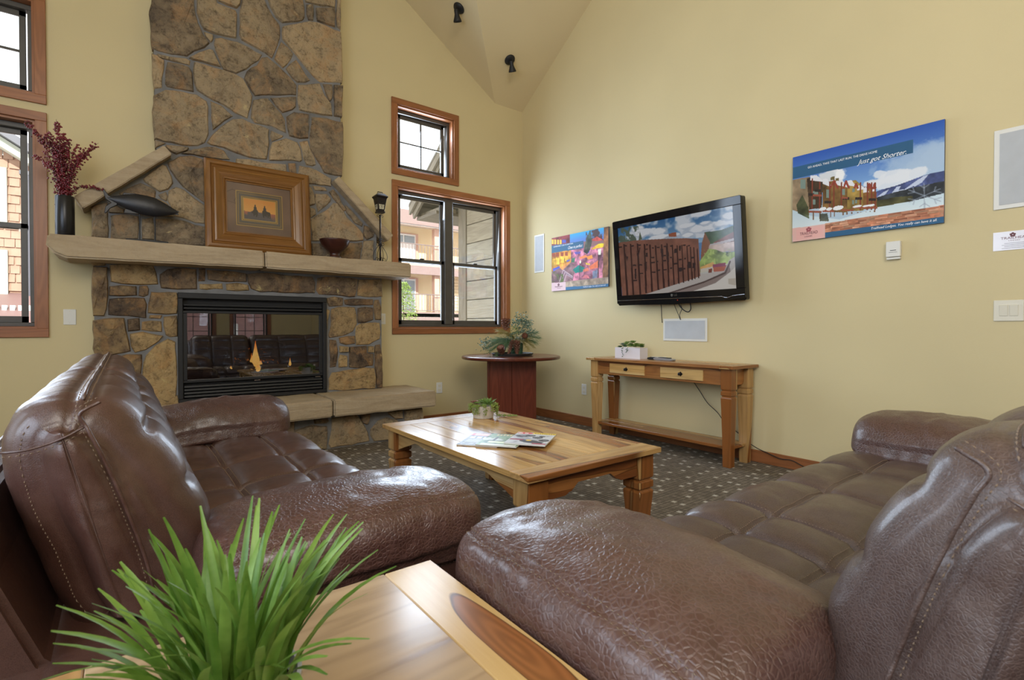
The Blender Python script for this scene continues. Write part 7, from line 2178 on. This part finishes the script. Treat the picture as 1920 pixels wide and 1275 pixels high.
for k, (xa, dz0, dz1) in enumerate(((-.655, .01, -.15), (-.615, -.03, -.21))):
    MB().add([(xa, 1.80, roof_z(1.8) + dz0), (xa + .035, 1.80, roof_z(1.8) + dz0), (xa + .035, .19, roof_z(.19) + dz0), (xa, .19, roof_z(.19) + dz0), (xa, 1.80 - k * .05, roof_z(1.8) + dz1), (xa + .035, 1.80 - k * .05, roof_z(1.8) + dz1), (xa + .035, .19, roof_z(.19) + dz1), (xa, .19, roof_z(.19) + dz1)],
             [(0, 1, 2, 3), (4, 7, 6, 5), (0, 4, 5, 1), (1, 5, 6, 2), (2, 6, 7, 3), (3, 7, 4, 0)]).build('rake_board', M_post, ro)
MB().box((-.60, 1.74, 2.66), (1.5, 1.79, 2.80)).build('eave_board', M_fascia, ro)
MB().box((-.56, 1.16, 2.60), (1.5, 1.74, 2.64)).build('soffit_board', M_fascia, ro)
for k in range(7):
    MB().box((-.50 + k * .10, 1.18, 2.64), (-.44 + k * .10, 1.72, 2.70)).build('rafter_tail', M_post, ro)

# ------------------------------------------------------------------ outside: cream building with balconies
M_stucco = wall_mat('stucco_cream', (0.76, 0.64, 0.40))
M_trimr = plain('trim_rose', (0.55, 0.34, 0.26), .7)
M_beam = plain('beam_brown', (0.25, 0.17, 0.155), .7)
M_wframe = plain('window_white', (0.72, 0.72, 0.70), .5)
M_darkglass = plain('far_glass', (0.20, 0.23, 0.25), .08, 0, .6)
M_rail = plain('rail_metal', (0.20, 0.15, 0.14), .5)
M_roofw = plain('roof_snowy', (0.72, 0.66, 0.64), .8)
M_curtain = plain('curtain_white', (0.78, 0.78, 0.76), .8)
bl = thing('balcony_building', 'cream apartment building with two railed balconies seen through the double window', 'building', (3.2, 9.2, 0))
MB().box((.5, 9.2, -3), (6.2, 9.5, 4.12)).build('wall', M_stucco, bl)
MB().prism([(8.2, 3.96), (9.6, 4.20), (9.6, 5.0), (8.2, 4.40)], 'x', .3, 6.4).build('roof', M_roofw, bl)
MB().box((.3, 8.15, 3.98), (6.4, 8.22, 4.36)).build('roof_fascia', M_beam, bl)
for za, zb in ((2.60, 2.84), (1.20, 1.50)): MB().box((.5, 8.35, za), (6.2, 8.45, zb)).build('balcony_beam', M_beam, bl)
for z_ in (3.04, 1.56): MB().box((.5, 8.35, z_ - .2), (6.2, 9.2, z_ - .1)).build('balcony_floor', M_trimr, bl)
for xa in (3.44, 5.2, 1.4): MB().box((xa, 8.5, -3), (xa + .16, 8.66, 4.0)).build('post', M_trimr, bl)
for z0, z1 in ((2.95, 3.86), (1.45, 2.52)):
    w = MB().box((2.26, 9.13, z0), (3.22, 9.2, z1 + .04)).build('window_surround', M_trimr, bl)
    MB().box((2.32, 9.10, z0), (3.12, 9.14, z1)).build('window_frame', M_wframe, w)
    for xa, xb in ((2.36, 2.70), (2.75, 3.08)): MB().box((xa, 9.085, z0), (xb, 9.11, z1 - .05)).build('pane', M_darkglass, w)
    if z0 > 2: MB().box((2.36, 9.07, z0), (3.06, 9.08, z0 + .62)).build('curtain', M_curtain, w)
for z0, zr in ((2.96, 3.46), (1.50, 2.02)):
    MB().tube([(.5, 8.38, zr), (6.2, 8.38, zr)], .016, 6).build('hand_rail', M_rail, bl)
    MB().tube([(.5, 8.38, z0 + .05), (6.2, 8.38, z0 + .05)], .012, 6).build('bottom_rail', M_rail, bl)
    mb = MB()
    for k in range(56): mb.box((.55 + k * .10, 8.373, z0 + .05), (.562 + k * .10, 8.387, zr))
    mb.build('balusters', M_rail, bl, kind='stuff')
for k in range(14): MB().box((3.80, 9.17, 1.2 + k * .10), (5.2, 9.195, 1.285 + k * .10)).build('siding_board', M_stucco, bl)
cf = thing('garden_tree', 'pale green leafy young tree outside the double window', 'tree', (1.55, 6.6, -2))
M_tl = leaf_mat('tree_leaf', (0.32, 0.44, 0.10), (0.58, 0.68, 0.26), .5, .35)
rt_ = random.Random(2)
MB().tube([(1.55, 6.6, -2), (1.56, 6.62, .2), (1.53, 6.6, 1.9)], [.05, .03, .008], 7).build('trunk', M_stem, cf)
mb = MB()
for _ in range(2600):
    t = rt_.random() ** .8; z_ = -.6 + 2.75 * t; r_ = .62 * (1 - t) ** .6 + .06
    a = rt_.uniform(0, 2 * PI); q = r_ * math.sqrt(rt_.random())
    leaf(mb, (1.55 + q * math.cos(a), 6.6 + q * math.sin(a), z_), (rt_.gauss(0, 1), rt_.gauss(0, 1), rt_.gauss(0, .7)), .055, .032)
mb.build('leaves', M_tl, cf, recalc=False, kind='stuff')

# ------------------------------------------------------------------ outside: shingled house left
M_shg = plain('cedar_shingle', (0.40, 0.25, 0.185), .8, 0, .2, .08, .3, 40)
M_sage = plain('trim_sage', (0.56, 0.58, 0.48), .7)
M_dkmet = plain('downpipe', (0.10, 0.10, 0.12), .5)
hs = thing('shingle_house', 'house clad in pinkish cedar shingles outside the left window', 'house', (-5.6, 6.2, 0))
MB().box((-8.0, 6.03, -3), (-5.10, 6.4, 3.7)).build('wall', M_shg, hs)
sh_mesh = MB().prism([(6.0, 0), (6.035, 0), (6.035, .145), (6.022, .145)], 'x', .002, .118).mesh('shingle', M_shg)
rsx = random.Random(6)
for r_ in range(16):
    z_ = 1.62 + r_ * .135
    off = rsx.uniform(0, .12)
    for k in range(6):
        x_ = -5.80 + k * .12 + (.06 if r_ % 2 else 0) + rsx.uniform(-.008, .008)
        if x_ + .12 > -5.09: continue
        o = link('shingle', sh_mesh, hs, (x_ - hs.location.x, -6.2 + rsx.uniform(-.004, .004), z_))
        o.scale = (rsx.uniform(.9, 1.08), 1, 1)
for z0, z1 in ((2.62, 3.50), (1.55, 2.24)):
    w = MB().box((-6.6, 5.96, z0), (-5.345, 6.02, z1)).build('window_trim', M_sage, hs)
    MB().box((-6.5, 5.95, z0 + .1), (-5.50, 5.97, z1 - .1)).build('pane', M_darkglass, w)
MB().tube([(-5.105, 5.94, 1.3), (-5.105, 5.94, 3.45)], .035, 8).build('downpipe', M_dkmet, hs)
MB().box((-5.20, 5.90, 3.42), (-4.9, 6.3, 3.48)).build('gutter', M_dkmet, hs)
MB().prism([(-6.6, 4.55), (-4.85, 3.42), (-4.85, 3.56), (-6.6, 4.72)], 'y', 5.75, 6.4).build('rake_board', M_sage, hs)
MB().prism([(-6.6, 4.72), (-4.80, 3.54), (-4.80, 3.66), (-6.6, 4.86)], 'y', 5.6, 6.4).build('roof', M_dkmet, hs)
MB().prism([(4.6, .95), (6.1, 1.55), (6.1, 1.62), (4.6, 1.02)], 'x', -8, -4.85).build('porch_roof', plain('metal_roof', (0.22, 0.13, 0.12), .5), hs)
mb = MB()
for k in range(9): MB().box((-5.75 + k * .085, 5.3, 1.30), (-5.70 + k * .085, 5.42, 1.375)).build('snow_guard', M_curtain, hs)
gd = MB().box((-40, .4, -3.2), (40, 60, -3.0)).build('ground_outside', plain('courtyard_ground', (0.45, 0.43, 0.40), .9), None, kind='structure')
gd = MB().box((-40, -60, -3.2), (40, -9.6, -3.0)).build('ground_front', plain('courtyard_ground_front', (0.40, 0.28, 0.26), .9), None, kind='structure')

# ------------------------------------------------------------------ outside, behind the room: a low rose-coloured house across the court
hb = thing('rose_house', 'low rose-coloured house across the court behind the seating', 'building', (-2.5, -17, -3))
MB().box((-9, -18, -3), (4, -17, 2.1)).build('wall', plain('rose_stucco', (0.33, 0.19, 0.18), .8), hb)
MB().prism([(-16.5, 2.0), (-18.5, 2.0), (-18.5, 3.2)], 'x', -9.3, 4.3).build('roof', M_roofw, hb)
for xa in (-6, -3.6, -1.4, 1): MB().box((xa, -17.0, -.2), (xa + .9, -16.95, 1.2)).build('window_frame', M_wframe, hb)
